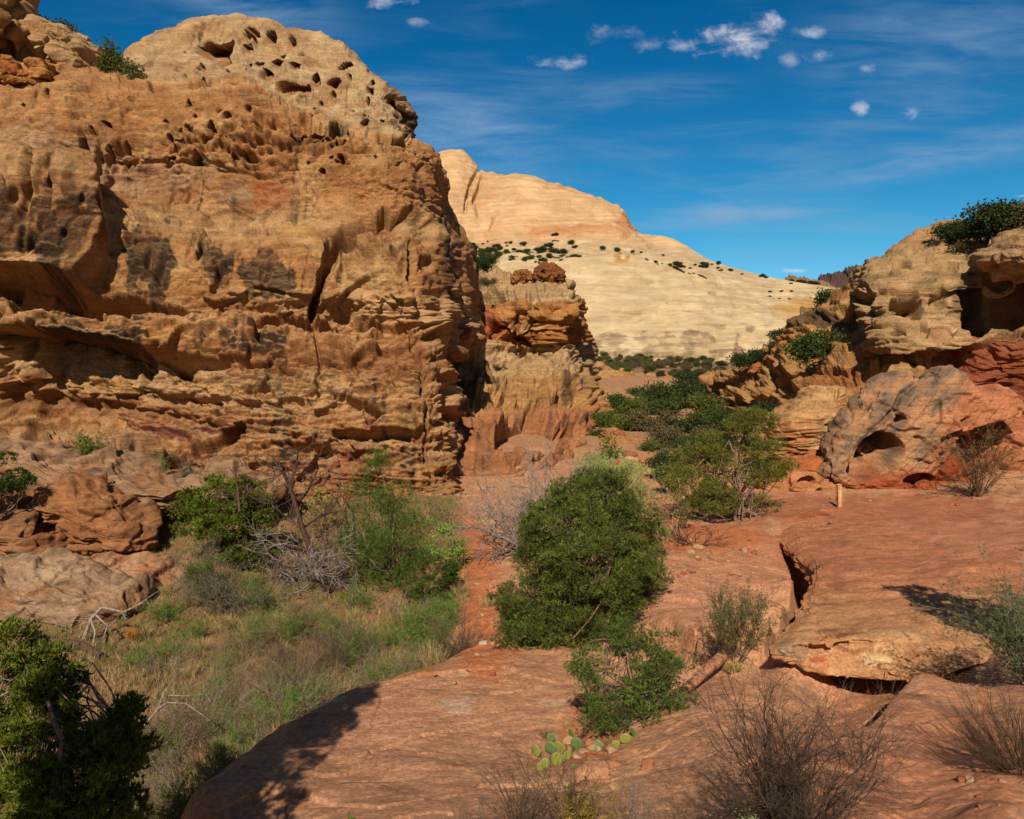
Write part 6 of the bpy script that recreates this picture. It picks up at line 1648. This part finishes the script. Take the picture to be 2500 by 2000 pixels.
twiggy('olive_shrub', 'rounded olive-grey bush on the slickrock right of the small pinyon', 'shrub', foot(1790, 1612), 1.5, 26, 33, wide=.62, lev=3, kids=4, r=.009, crook=.2, spread=.34, up=.25, col=(116, 100, 78), leaf=('sage', (106, 106, 62), 3600), leafn=.75)
twiggy('grey_green_shrub', 'grey-green bush cut off by the right edge above the fan of brown stems', 'shrub', (2520, 1665, 11.8), 1.75, 22, 34, wide=.6, lean=(-.2, 0, 1), lev=3, kids=4, r=.012, spread=.4, col=(124, 116, 104), leaf=('sage', (100, 112, 70), 3600), leafn=.85)
twiggy('juniper_sprout', 'tiny green sprout low at the bottom edge of the slab', 'sprout', (850, 2030, 8.7), .22, 6, 35, wide=.8, lev=2, kids=3, r=.004, col=(110, 92, 66), leaf=('juniper', (108, 128, 46), 160), leafn=.5)
twiggy('juniper_sprout', 'tiny green sprout at the very bottom near the middle', 'sprout', (1040, 2030, 8.6), .22, 6, 36, wide=.7, lev=2, kids=3, r=.004, col=(110, 92, 66), leaf=('juniper', (108, 128, 46), 120), leafn=.5)
twiggy('juniper_sprout', 'single green leafy twig poking in at the right edge above the grey-green bush', 'sprout', (2520, 1345, 12.5), .62, 5, 37, wide=.4, lean=(-.3, 0, 1), lev=2, kids=3, r=.005, col=(110, 92, 66), leaf=('leafy', (110, 150, 50), 60), leafn=.7)
twiggy('sagebrush', 'grey sagebrush below the green juniper on the left', 'sagebrush', (520, 1480, 23.0), 2.1, 26, 38, wide=1.0, lev=3, kids=4, r=.016, spread=.5, crook=.4, col=(128, 116, 106), leaf=('sage', (112, 108, 78), 1500), leafn=1.2)
twiggy('sagebrush', 'second grey sagebrush tangle right below the first, in front of the dead tree', 'sagebrush', (600, 1500, 22.6), 1.6, 20, 39, wide=1.0, lev=3, kids=4, r=.014, spread=.5, crook=.4, col=(134, 122, 112), leaf=('sage', (104, 100, 70), 800), leafn=1.2)
tree('leafy_shrub', 'small bright green clump inside the grey sagebrush', 'shrub', (480, 1440, 22.8), [(470, 1400, 30, 22, 0), (505, 1388, 22, 16, 0)], 'feathery', 40, dens=40, scale=.7, r0=.02, fill=.8, part='foliage')
twiggy('ephedra', 'small green shrub rooted on the pale shelf below the cliff at left', 'shrub', (215, 1118, 30.5), 1.5, 12, 41, wide=.4, lev=2, kids=4, r=.012, col=(110, 110, 60), leaf=('juniper', (112, 130, 46), 700), leafn=1.2, perch=True)
twiggy('ephedra', 'thin upright green plant on the shelf right of the small green shrub', 'shrub', (405, 1166, 30), 1.35, 4, 42, wide=.12, lev=2, kids=4, r=.01, spread=.4, col=(110, 110, 60), leaf=('juniper', (120, 132, 60), 160), leafn=.9, perch=True)
twiggy('sagebrush', 'small round grey bush on the shelf above the green juniper', 'sagebrush', (458, 1172, 30), .85, 20, 43, wide=.9, lev=2, kids=4, r=.01, col=(128, 122, 110), leaf=('sage', (112, 112, 86), 500), leafn=1.2, perch=True)
twiggy('grass_tuft', 'orange dried grass tuft at the foot of the whale-shaped boulder', 'grass tuft', (322, 1560, 20.5), .75, 70, 44, wide=.55, lev=0, kids=0, r=.008, crook=.2, col=(196, 124, 40), part='blades', perch=True)
twiggy('sagebrush', 'small grey bush tucked under the brown cracked boulder', 'sagebrush', (80, 1385, 25), .7, 12, 45, wide=1, lev=2, kids=4, r=.01, col=(150, 138, 122), perch=True)
twiggy('dry_shrub', 'sparse yellow-green shrub behind the dead tree against the cliff foot', 'shrub', (780, 1300, 28), 2.6, 8, 46, wide=.6, lev=3, kids=3, r=.02, col=(150, 120, 84), leaf=('leafy', (158, 160, 80), 260), leafn=1.3)
twiggy('dry_shrub', 'sparse grey-green shrub right of the tamarisk against the cliff corner', 'shrub', (1060, 1290, 28), 2.2, 9, 47, wide=.7, lev=3, kids=3, r=.014, col=(130, 116, 90), leaf=('leafy', (120, 130, 66), 300), leafn=1.0)
twiggy('dry_shrub', 'dead tangle of drooping dark branches under the open pinyon', 'dead branches', (1700, 1330, 28.0), 1.6, 14, 48, wide=1.2, lean=(0, -.2, .35), lev=3, kids=3, r=.018, crook=.5, col=(84, 66, 56))
twiggy('yucca', 'pale spiky dry yucca beside the path near the weedy bank', 'yucca', foot(1190, 1480), .75, 40, 49, wide=1.0, lev=0, kids=0, r=.012, crook=.1, col=(176, 156, 108), part='blades')
twiggy('grass_tuft', 'arching pale grass tuft at the upper lip of the slab by the path', 'grass tuft', (1155, 1575, 18), .5, 50, 50, wide=1.2, lev=0, kids=0, r=.006, crook=.3, up=-.6, col=(176, 160, 104), part='blades')
twiggy('grass_tuft', 'green and straw grass at the foot of the olive-grey bush', 'grass tuft', foot(1790, 1640), .45, 60, 51, wide=.7, lev=0, kids=0, r=.005, crook=.2, col=(150, 140, 74), part='blades')
twiggy('bare_shrub', 'bare whitish twigs sticking up under the nose of the ledge', 'bare shrub', (1965, 1725, 12.2), .75, 9, 52, wide=.8, lev=2, kids=4, r=.006, col=(168, 140, 120))
twiggy('grass_tuft', 'dry brown grass tuft above the prickly pear by the slab edge', 'grass tuft', foot(1335, 1800), .36, 60, 53, wide=.7, lev=0, kids=0, r=.004, col=(140, 112, 84), part='blades')
twiggy('grass_tuft', 'pale straw grass tuft just right of the dry brown tuft', 'grass tuft', foot(1385, 1775), .36, 50, 54, wide=.8, lev=0, kids=0, r=.004, col=(190, 160, 124), part='blades')
twiggy('grass_tuft', 'thin dry grass between the small pinyon and the right end of the cactus patch', 'grass tuft', foot(1490, 1830), .42, 60, 55, wide=.7, lev=0, kids=0, r=.0035, col=(156, 124, 88), part='blades')


def driftwood():
    def dead(name, label, cat, paths, mat, twigs=0, seed=0, sides=7, tr=.3):
        rs = np.random.RandomState(seed); w = Wood(); b = P(*paths[0][0][0])
        t = thing(name, label, cat, b)
        for pts, r0, r1 in paths:
            q = [P(*p) for p in pts]; w.path([q[0]] + [q[i] + rs.normal(size=3) * r0 * .3 for i in range(1, len(q))], r0, r1)
            for k in range(twigs):
                i = rs.randint(1, len(q)); w.grow(rs, q[i], unit(q[i] - q[i - 1] + .8 * rs.normal(size=3)), tr * (.5 + rs.rand()), r1 * .8, 1, 2, .6, .4, 0, .6, 3)
        w.build('wood', mat, t, b, sides); return t
    dead('dead_branch', 'forked grey dead branch lying against the whale-shaped boulder', 'dead branch', [([(205, 1560, 20.2), (220, 1510, 20.3), (250, 1480, 20.4), (300, 1495, 20.4), (345, 1470, 20.6)], .06, .02), ([(220, 1510, 20.3), (232, 1545, 20.0), (225, 1580, 19.8)], .04, .015), ([(232, 1500, 20.2), (262, 1530, 20), (250, 1560, 19.8)], .03, .01)], M_GREY, 4, 1)
    dead('fallen_log', 'weathered brown log lying in the shade below the whale-shaped boulder', 'log', [([(60, 1545, 20.6), (130, 1558, 20.2), (200, 1570, 19.8), (250, 1595, 19.2)], .16, .09)], M_REDWOOD, 0, 2, 9)
    dead('dead_branch', 'bleached white forked branch lying over the brush near the slab rim', 'dead branch', [([(350, 1775, 14.6), (385, 1730, 14.8), (410, 1715, 14.9), (455, 1718, 15), (515, 1760, 14.6)], .028, .008), ([(385, 1730, 14.8), (400, 1690, 15), (425, 1655, 15.2)], .02, .006), ([(410, 1698, 14.9), (450, 1700, 15), (500, 1694, 15.2)], .016, .005)], M_GREY, 4, 3, 5, .25)
    dead('dead_branch', 'thin pale curved dead branch over the lower left juniper', 'dead branch', [([(0, 1650, 8.2), (25, 1662, 8.1), (60, 1640, 8.3)], .012, .004), ([(0, 1700, 8.0), (20, 1690, 8.0), (45, 1700, 8.1)], .01, .004)], M_GREY, 3, 4, 5, .15)
    g1 = on_ground(1672, 1700); g2 = on_ground(1765, 1622)
    t = thing('fallen_log', 'weathered orange-brown log lying in the gully above the small pinyon', 'log', g1)
    w = Wood(); rs = np.random.RandomState(8); n = 12
    pts = [g1 + (g2 - g1) * i / n + np.array((0, 0, .10)) + rs.normal(size=3) * .006 for i in range(n + 1)]
    w.path(pts, .085, .115); w.path([p + np.array((.05, -.05, .03)) for p in pts[1:-3]], .05, .035); w.build('wood', bark_mat('old_log', srgb(176, 120, 84), srgb(110, 72, 52), 14), t, g1, 9)
    s1 = on_ground(1572, 1760); s2 = on_ground(1604, 1735)
    t = thing('dead_stick', 'short bleached stick on the soil below the small pinyon', 'stick', s1); w = Wood(); w.path([s1 + (0, 0, .03), (s1 + s2) / 2 + (0, 0, .045), s2 + (0, 0, .03)], .022, .016); w.build('wood', M_GREY, t, s1, 6)


driftwood()


# --- prickly pear
def cactus():
    m = bpy.data.materials.new('cactus_skin'); m.use_nodes = True; t = m.node_tree; w = NT(t); b = t.nodes['Principled BSDF']
    tc = w.n('ShaderNodeTexCoord'); at = w.n('ShaderNodeAttribute', attribute_name='Col')
    v = w.n('ShaderNodeTexVoronoi'); v.inputs['Scale'].default_value = 42; t.links.new(tc.outputs['Object'], v.inputs['Vector'])
    c = w.mix(w.mapr(v.outputs['Distance'], .10, .22, .8, 0), w.mix(w.mapr(w.noise(tc.outputs['Object'], 9, 4), .4, .65, 0, .5), at.outputs['Color'], w.mix(1, at.outputs['Color'], (1.25, 1.1, .6, 1), 'MULTIPLY')), (.42, .36, .24, 1))
    t.links.new(c, b.inputs['Base Color']); b.inputs['Roughness'].default_value = .55
    rs = np.random.RandomState(4)
    groups = [('prickly pear clump with many overlapping pads, the largest in the patch', [(1310, 1832, 17), (1322, 1845, 20), (1345, 1822, 22), (1365, 1822, 24), (1345, 1798, 15), (1395, 1788, 17), (1408, 1812, 22), (1398, 1830, 20), (1360, 1850, 24), (1330, 1862, 20), (1318, 1870, 16), (1385, 1842, 16), (1300, 1828, 12)]),
              ('small prickly pear in front of the large clump, beside the pale stone', [(1428, 1876, 16), (1442, 1862, 18), (1456, 1878, 16), (1443, 1884, 13), (1402, 1872, 12), (1425, 1898, 12)]),
              ('pale blue-green prickly pear pads standing alone in the middle of the patch', [(1462, 1815, 17), (1456, 1828, 10)]),
              ('prickly pear at the right end of the patch leaning up along the slab', [(1502, 1816, 15), (1526, 1800, 19), (1546, 1785, 15)])]
    for gi, (lab, pads) in enumerate(groups):
        base = on_ground(np.mean([p[0] for p in pads]), max(p[1] for p in pads) + 14)
        T = thing('prickly_pear', lab, 'cactus', base)
        for (px, py, r) in pads:
            g = on_ground(px, py + r * .9); D = g[1] - .03; r = r * .66; c = P(px, py + r * .3, D); R0 = r / F0 * D * 1.05
            u = np.linspace(0, math.pi, 16); q = np.linspace(0, 2 * math.pi, 25); U, W = np.meshgrid(u, q, indexing='ij')
            B = np.stack([np.sin(U) * np.cos(W) * R0 * (1 - .22 * np.cos(U) * -1 * .6), np.cos(U) * 0 + np.sin(U) * np.sin(W) * R0 * .16, np.cos(U) * R0 * 1.12], -1)
            a = rs.normal() * .55; b2 = rs.normal() * .4; yaw = rs.normal() * .7
            ca, sa = math.cos(a), math.sin(a)
            B = np.stack([B[..., 0] * ca - B[..., 2] * sa, B[..., 1] + B[..., 2] * .25 * b2, B[..., 0] * sa + B[..., 2] * ca], -1)
            B = np.stack([B[..., 0] * math.cos(yaw) - B[..., 1] * math.sin(yaw), B[..., 0] * math.sin(yaw) + B[..., 1] * math.cos(yaw), B[..., 2]], -1)
            V = B + c; V[:, -1] = V[:, 0]
            col = srgb(*((124, 144, 108) if gi == 2 else [(92, 116, 64), (112, 128, 56), (84, 112, 66), (128, 132, 58)][rs.randint(4)]))
            o = mesh_from('pad', V, [grid_faces(*V.shape[:2])], m, T, col=np.ones(V.shape) * col, loc=base)
            ns = 34; th = rs.rand(ns) * 6.28; pts = V.reshape(-1, 3)[rs.randint(0, V.size // 3, ns)]; dn = unit(pts - c) 
            Vs, Fs, Cs = sprays(rs, pts, dn, 2, R0 * .22, .0025, .5, srgb(214, 196, 160))
            mesh_from('spines', Vs, [Fs], M_DRY, o, col=Cs, smooth_sh=False, loc=base)


cactus()


# --- brush and weeds of the wash: individuals from a few prototypes
def wash_plants():
    rs = np.random.RandomState(99)
    # prototypes stand in place of their first copy
    def proto(kind, seed):
        if kind == 'brush':
            return twiggy('brush', 'tangled purplish-brown leafless brush in the wash', 'brush', (600, 1600), 1.3, 22, seed, wide=1.1, lev=3, kids=4, r=.009, crook=.25, spread=.4, up=.05, col=((158, 134, 116), (112, 90, 78), (142, 124, 96))[seed % 3], ratio=.62)
        if kind == 'weed':
            return twiggy('green_weed', 'leafy green weed in the wash', 'weed', (700, 1600), .95, 20, seed, wide=.8, lev=2, kids=4, r=.006, spread=.4, col=(120, 124, 70), leaf=('feathery', (110, 138, 58), 900), leafn=.55)
        if kind == 'straw':
            return twiggy('straw_grass', 'clump of tall straw-coloured grass in the wash', 'grass clump', (700, 1500), .95, 130, seed, wide=.65, lev=0, kids=0, r=.0055, crook=.22, up=-.15, col=(190, 164, 116), part='blades')
    spots = {
        'brush': [(640, 1720), (560, 1760), (500, 1800), (430, 1830), (720, 1690), (780, 1660), (850, 1640), (620, 1640), (540, 1690), (450, 1740), (700, 1620), (930, 1600), (800, 1600), (900, 1540), (380, 1870), (860, 1470), (820, 1430), (940, 1500), (1000, 1520),
                  (960, 1440), (400, 1640), (380, 1560), (580, 1590), (1060, 1480), (760, 1540), (470, 1860), (345, 1880), (400, 1842), (470, 1800), (545, 1762), (610, 1732), (680, 1706), (745, 1680), (800, 1652), (870, 1622), (940, 1598), (520, 1788), (640, 1716)],
        'weed': [(1040, 1530), (1080, 1490), (990, 1570), (1100, 1540), (880, 1610), (950, 1590), (620, 1570), (560, 1640), (720, 1560), (640, 1490), (820, 1560), (460, 1560), (430, 1600), (340, 1630), (700, 1710), (1030, 1570), (880, 1500), (520, 1730), (600, 1450), (400, 1520), (370, 1868), (500, 1790), (660, 1712), (830, 1640), (910, 1612), (1000, 1590), (1070, 1575)],
        'straw': [(470, 1480), (520, 1500), (580, 1480), (560, 1540), (620, 1500), (680, 1470), (720, 1500), (780, 1480), (840, 1500), (660, 1560), (740, 1440), (640, 1430), (540, 1450), (760, 1520), (430, 1500), (380, 1500), (500, 1600), (800, 1420), (690, 1600), (470, 1650), (900, 1430), (700, 1520), (610, 1540),
                  (860, 1560), (580, 1700), (340, 1560), (420, 1450), (1010, 1480), (1110, 1450), (660, 1390), (720, 1400), (560, 1420)],
    }
    grp = {'brush': 'leafless brush tangled over the wash', 'weed': 'green weeds scattered in the wash', 'straw': 'straw-coloured grass clumps in the wash'}
    lab = {'brush': 'tangled purplish-brown leafless brush', 'weed': 'leafy green weed among straw grass', 'straw': 'clump of tall straw-coloured grass'}
    rim = []
    S = np.array(SLAB_RIM)
    for k in range(34):
        q = .4 + (len(S) - 1.6) * (k + rs.rand() * .8) / 34; i = int(q); a, b = S[i], S[i + 1]; c = a + (b - a) * (q - i)
        nrm = np.array((-(b - a)[1], (b - a)[0])); nrm /= np.linalg.norm(nrm); c = c + nrm * (.45 + .9 * rs.rand()); rim.append(('W', c[0], c[1]))
    spots['brush'] = spots['brush'][::2] + rim[::3]; spots['weed'] = spots['weed'] + rim[1::3]; spots['straw'] = spots['straw'] + rim[2::3]
    for kind, sp in spots.items():
        ps = [proto(kind, 200 + k) for k in range(3)]
        for i, e in enumerate(sp):
            if e[0] == 'W':
                p = np.array((e[1], e[2], gz(e[1], e[2]))); where = ' tight against the rim of the pale slab'
            else:
                p = on_ground(e[0] + rs.normal() * 8, e[1] + rs.normal() * 6); where = ' in the left part of the wash' if e[0] < 480 else ' near the red path' if e[0] > 920 else ' in the middle of the wash' if e[1] > 1540 else ' in the far part of the wash'
            sc = .75 + .5 * rs.rand()
            if i < 3:
                o = ps[i]; o.location = p; o['label'] = lab[kind] + where; o['group'] = grp[kind]; o.scale = (sc,) * 3
            else: copy_tree(ps[rs.randint(3)], p, rs.rand() * 6.28, (sc, sc, sc * (.8 + .3 * rs.rand())), lab[kind] + where, None, grp[kind])
    # short grass and litter nobody could count
    n = 15000
    a = np.interp(rs.rand(n), [0, 1], [-42, 2]) * math.pi / 180; r = 9 + 25 * rs.rand(n)
    X, Y = r * np.sin(a), r * np.cos(a); w = is_wash(X, Y)
    dn = perlin(X * .5, Y * .5, 0 * X) 
    ok = (w > .6) & (dn + .5 * rs.rand(n) > -.25); X, Y = X[ok], Y[ok]; Z = ground_z(X, Y)
    c0 = np.stack([X, Y, Z - .02], -1)
    tone = perlin(X * .35 + 9, Y * .35, 0 * X)[:, None]
    mixf = smooth(-.2, .35, tone + .25 * rs.normal(size=tone.shape))
    cc = srgb(176, 150, 106) * (1 - mixf) + srgb(112, 122, 62) * mixf
    V, F, C = sprays(rs, c0, np.tile((0., 0, 1.), (len(c0), 1)), 9, .26, .014, .38, cc, .25)
    o = mesh_from('grass', V, [F], M_DRY, col=C, smooth_sh=False); tag(o, 'short mixed dry and green grass covering the floor of the wash', 'grass', kind='stuff')
    # litter of needles and seedlings along the gully soil
    return


wash_plants()


# --- trees and shrubs up the canyon and on the slopes
def far_plants():
    rs = np.random.RandomState(31)
    def proto(seed, col, scale=2.4, R0=1.6, H=2.6):
        r = np.random.RandomState(seed); b = np.array((0., 0, 0)); 
        LB = [(np.array((r.normal() * .45 * R0, r.normal() * .45 * R0, H * (.45 + .4 * r.rand()))), np.array((R0 * .55, R0 * .55, H * .28)) * (.8 + .4 * r.rand())) for _ in range(6)]
        t = thing('desert_tree', 'x', 'tree', b); p = foliage(r, LB, 'leafy', 9, t, b, scale=scale, gap=-.35, fill=.7, col=col, gf=.8)
        limbs(r, b, LB, p, t, b, .1, None, 24, .6); return t
    P1 = [proto(1, (72, 84, 38)), proto(2, (94, 102, 44)), proto(3, (60, 70, 36)), proto(4, (110, 116, 60)), proto(5, (108, 96, 66))]
    used = set()
    def put(k, px, py, D, h, label, cat='tree', group=None):
        p = P(px, py, D); s = h / F0 * D / 2.5
        if k in used: o = copy_tree(P1[k], p, rs.rand() * 6.28, (s * (1 + .3 * rs.rand()), s * (1 + .2 * rs.rand()), s), label, cat, group)
        else:
            used.add(k); o = P1[k]; o.location = p; o.scale = (s, s, s); o['label'] = label; o['category'] = cat
            if group: o['group'] = group
        return o
    g = 'trees crowding the wash up the canyon'
    grove = [(2, 1690, 1000, 88, 70), (2, 1650, 1020, 82, 78), (0, 1600, 1015, 80, 66), (1, 1560, 1040, 74, 60), (0, 1500, 1030, 76, 56), (1, 1480, 1060, 64, 50), (1, 1530, 1075, 62, 56), (4, 1580, 1075, 62, 64), (1, 1500, 1010, 84, 40), (2, 1640, 1075, 62, 50), (0, 1690, 1080, 58, 56),
             (4, 1620, 1110, 52, 60), (1, 1580, 1120, 50, 40), (4, 1650, 1150, 44, 50), (0, 1690, 1130, 46, 54), (4, 1720, 1110, 52, 56), (2, 1620, 1160, 40, 50), (0, 1740, 1070, 60, 60), (0, 1560, 1000, 92, 44), (2, 1700, 960, 100, 50), (1, 1720, 1030, 70, 60), (4, 1660, 1120, 50, 44), (1, 1545, 1110, 56, 36), (3, 1520, 1055, 66, 34),
             (2, 1740, 1120, 44, 60), (0, 1610, 1050, 72, 60), (3, 1640, 1190, 36, 50), (0, 1470, 1085, 58, 30)]
    for (k, px, py, D, h) in grove: put(k, px, py, D, h, 'bushy green tree in the thicket up the canyon behind the open pinyon', 'tree', g)
    # low brush on the flat below the dome
    for i in range(120):
        px = 1440 + 330 * rs.rand(); py = 874 + 42 * rs.rand() + (px > 1600) * 18 * rs.rand(); D = np.interp(py, [870, 900, 935], [225, 170, 128]) 
        pg = on_ground(px, py)
        put([0, 2, 4, 4, 1][rs.randint(5)], px, py, float(np.clip(pg[1], 105, 245)), 7 + 9 * rs.rand(), 'dark scrub bush on the flat below the pale dome', 'bush', 'scrub on the flat below the dome')
    # dots on the dome
    gd = 'junipers dotting the ledges of the pale dome'
    for i in range(150):
        u = rs.rand()
        if u < .5: px = 1060 + 560 * rs.rand() ** 1.4; py = 640 - 62 * rs.rand() ** 1.5 * (1 - (px - 1060) / 900); D = np.interp(py, [570, 645], [372, 306])
        elif u < .8: px = 1150 + 260 * rs.rand(); py = 638 - 20 * abs(rs.normal()); D = np.interp(py, [570, 645], [372, 306])
        elif u < .93: px = 1560 + 200 * rs.rand(); py = 646 + (px - 1560) * .03 + 2 * rs.normal(); D = 308
        else: px = 1700 + 260 * rs.rand(); py = 640 + (px - 1700) * .22 + 4 * rs.normal(); D = 350
        put([2, 0, 2][rs.randint(3)], px, py + 4, D - 4, 4 + 7 * rs.rand() ** 2 + 5 * (u > .5 and u < .8), 'tiny dark juniper dotting a ledge of the pale dome', 'juniper', gd)
    for (px, py) in ((1715, 708), (1880, 712), (1908, 711), (1932, 711), (1880, 724), (1625, 790)): put(2, px, py + 3, 322, 5, 'tiny dark juniper dotting a ledge of the pale dome', 'juniper', gd)
    for i in range(16): put(2, 1925 + 75 * rs.rand(), 690 + 10 * rs.rand(), 500, 8, 'tiny dark shrub on the far ridge at the skyline', 'shrub', 'shrubs on the far ridge')
    # shrubs on the right hand slope
    for (k, px, py, D, h, lab) in ((0, 2003, 772, 70, 52, 'dark juniper on the skyline of the right hand slope'), (0, 2020, 895, 53, 72, 'large dark bush on the ledge left of the overhanging wall'), (2, 1908, 838, 76, 32, 'small dark bush high on the slope right of the dome'),
                                   (1, 1925, 858, 72, 40, 'slim green bush on the slope below the small dark one'), (2, 1832, 905, 76, 48, 'wide dark bush on the lower skyline of the right hand slope'), (4, 1895, 866, 74, 28, 'greyish bush between the slope bushes'),
                                   (2, 1872, 1045, 47, 60, 'dark green bush filling the hollow left of the layered block'), (2, 2085, 716, 66, 24, 'tiny bush in the notch left of the overhanging wall'),
                                   (2, 2330, 600, 54, 56, 'spreading dark bush on the rim of the right hand wall'), (2, 2445, 592, 50, 88, 'tall open dark tree on the rim at upper right'), (0, 2395, 600, 52, 50, 'low bush between the spreading bush and the tall tree on the rim'),
                                   (4, 2490, 585, 49, 70, 'grey-green shrub at the right edge on the rim'), (4, 2358, 616, 51, 20, 'small grey bush just under the rim'), (2, 2270, 602, 57, 16, 'tiny bush at the left end of the rim'),
                                   (0, 1200, 655, 70, 30, 'small green bush behind the pitted rocks of the second tower'), (2, 1165, 668, 70, 34, 'dark bush at the cliff side behind the second tower'), (4, 1190, 702, 62, 20, 'little grey bush on top of the second tower')):
        put(k, px, py, D, h, lab, 'bush')


far_plants()


# --- a juniper just outside the right edge whose shadow falls across the ledge, and one outside the left edge
rs0 = np.random.RandomState(77)
def edge_tree(name, label, base, LB, st, dens, scale, r0, gap=-.1, nb=30):
    b = np.array(base, float); t = thing(name, label, 'juniper', b)
    rs = np.random.RandomState(len(label)); p = foliage(rs, LB, st, dens, t, b, scale=scale, gap=gap, fill=.8, gf=1.4)
    limbs(rs, b, LB, p, t, b, r0, None, nb, .8)


edge_tree('juniper', 'juniper standing just outside the right edge of the view beside the slab', (9.6, 11.0, CZ - 5.0), [(np.array((9.3, 11.0, CZ - 2.6)), np.array((.7, .7, .45))), (np.array((8.9, 11.2, CZ - 1.5)), np.array((.6, .6, .4))), (np.array((9.7, 10.9, CZ - 3.3)), np.array((.6, .7, .4))),
          (np.array((8.75, 11.0, CZ - .7)), np.array((.45, .5, .4))), (np.array((9.9, 11.0, CZ - 2.0)), np.array((.8, .7, .5)))], 'juniper', 24, 1.2, .11, 0.0)
edge_tree('juniper', 'juniper just outside the lower left corner of the view, its shadow on the slab', (-4.6, 3.8, CZ - 4.6), [(np.array((-4.4, 3.8, CZ + 1.0)), np.array((.7, .7, .8))), (np.array((-4.7, 3.7, CZ - .2)), np.array((1.0, .8, .8))), (np.array((-4.4, 3.9, CZ - 1.3)), np.array((1.0, .8, .6))), (np.array((-4.2, 3.8, CZ + 1.9)), np.array((.45, .45, .5)))],
          'juniper', 100, 1.0, .07, -.6, 8)
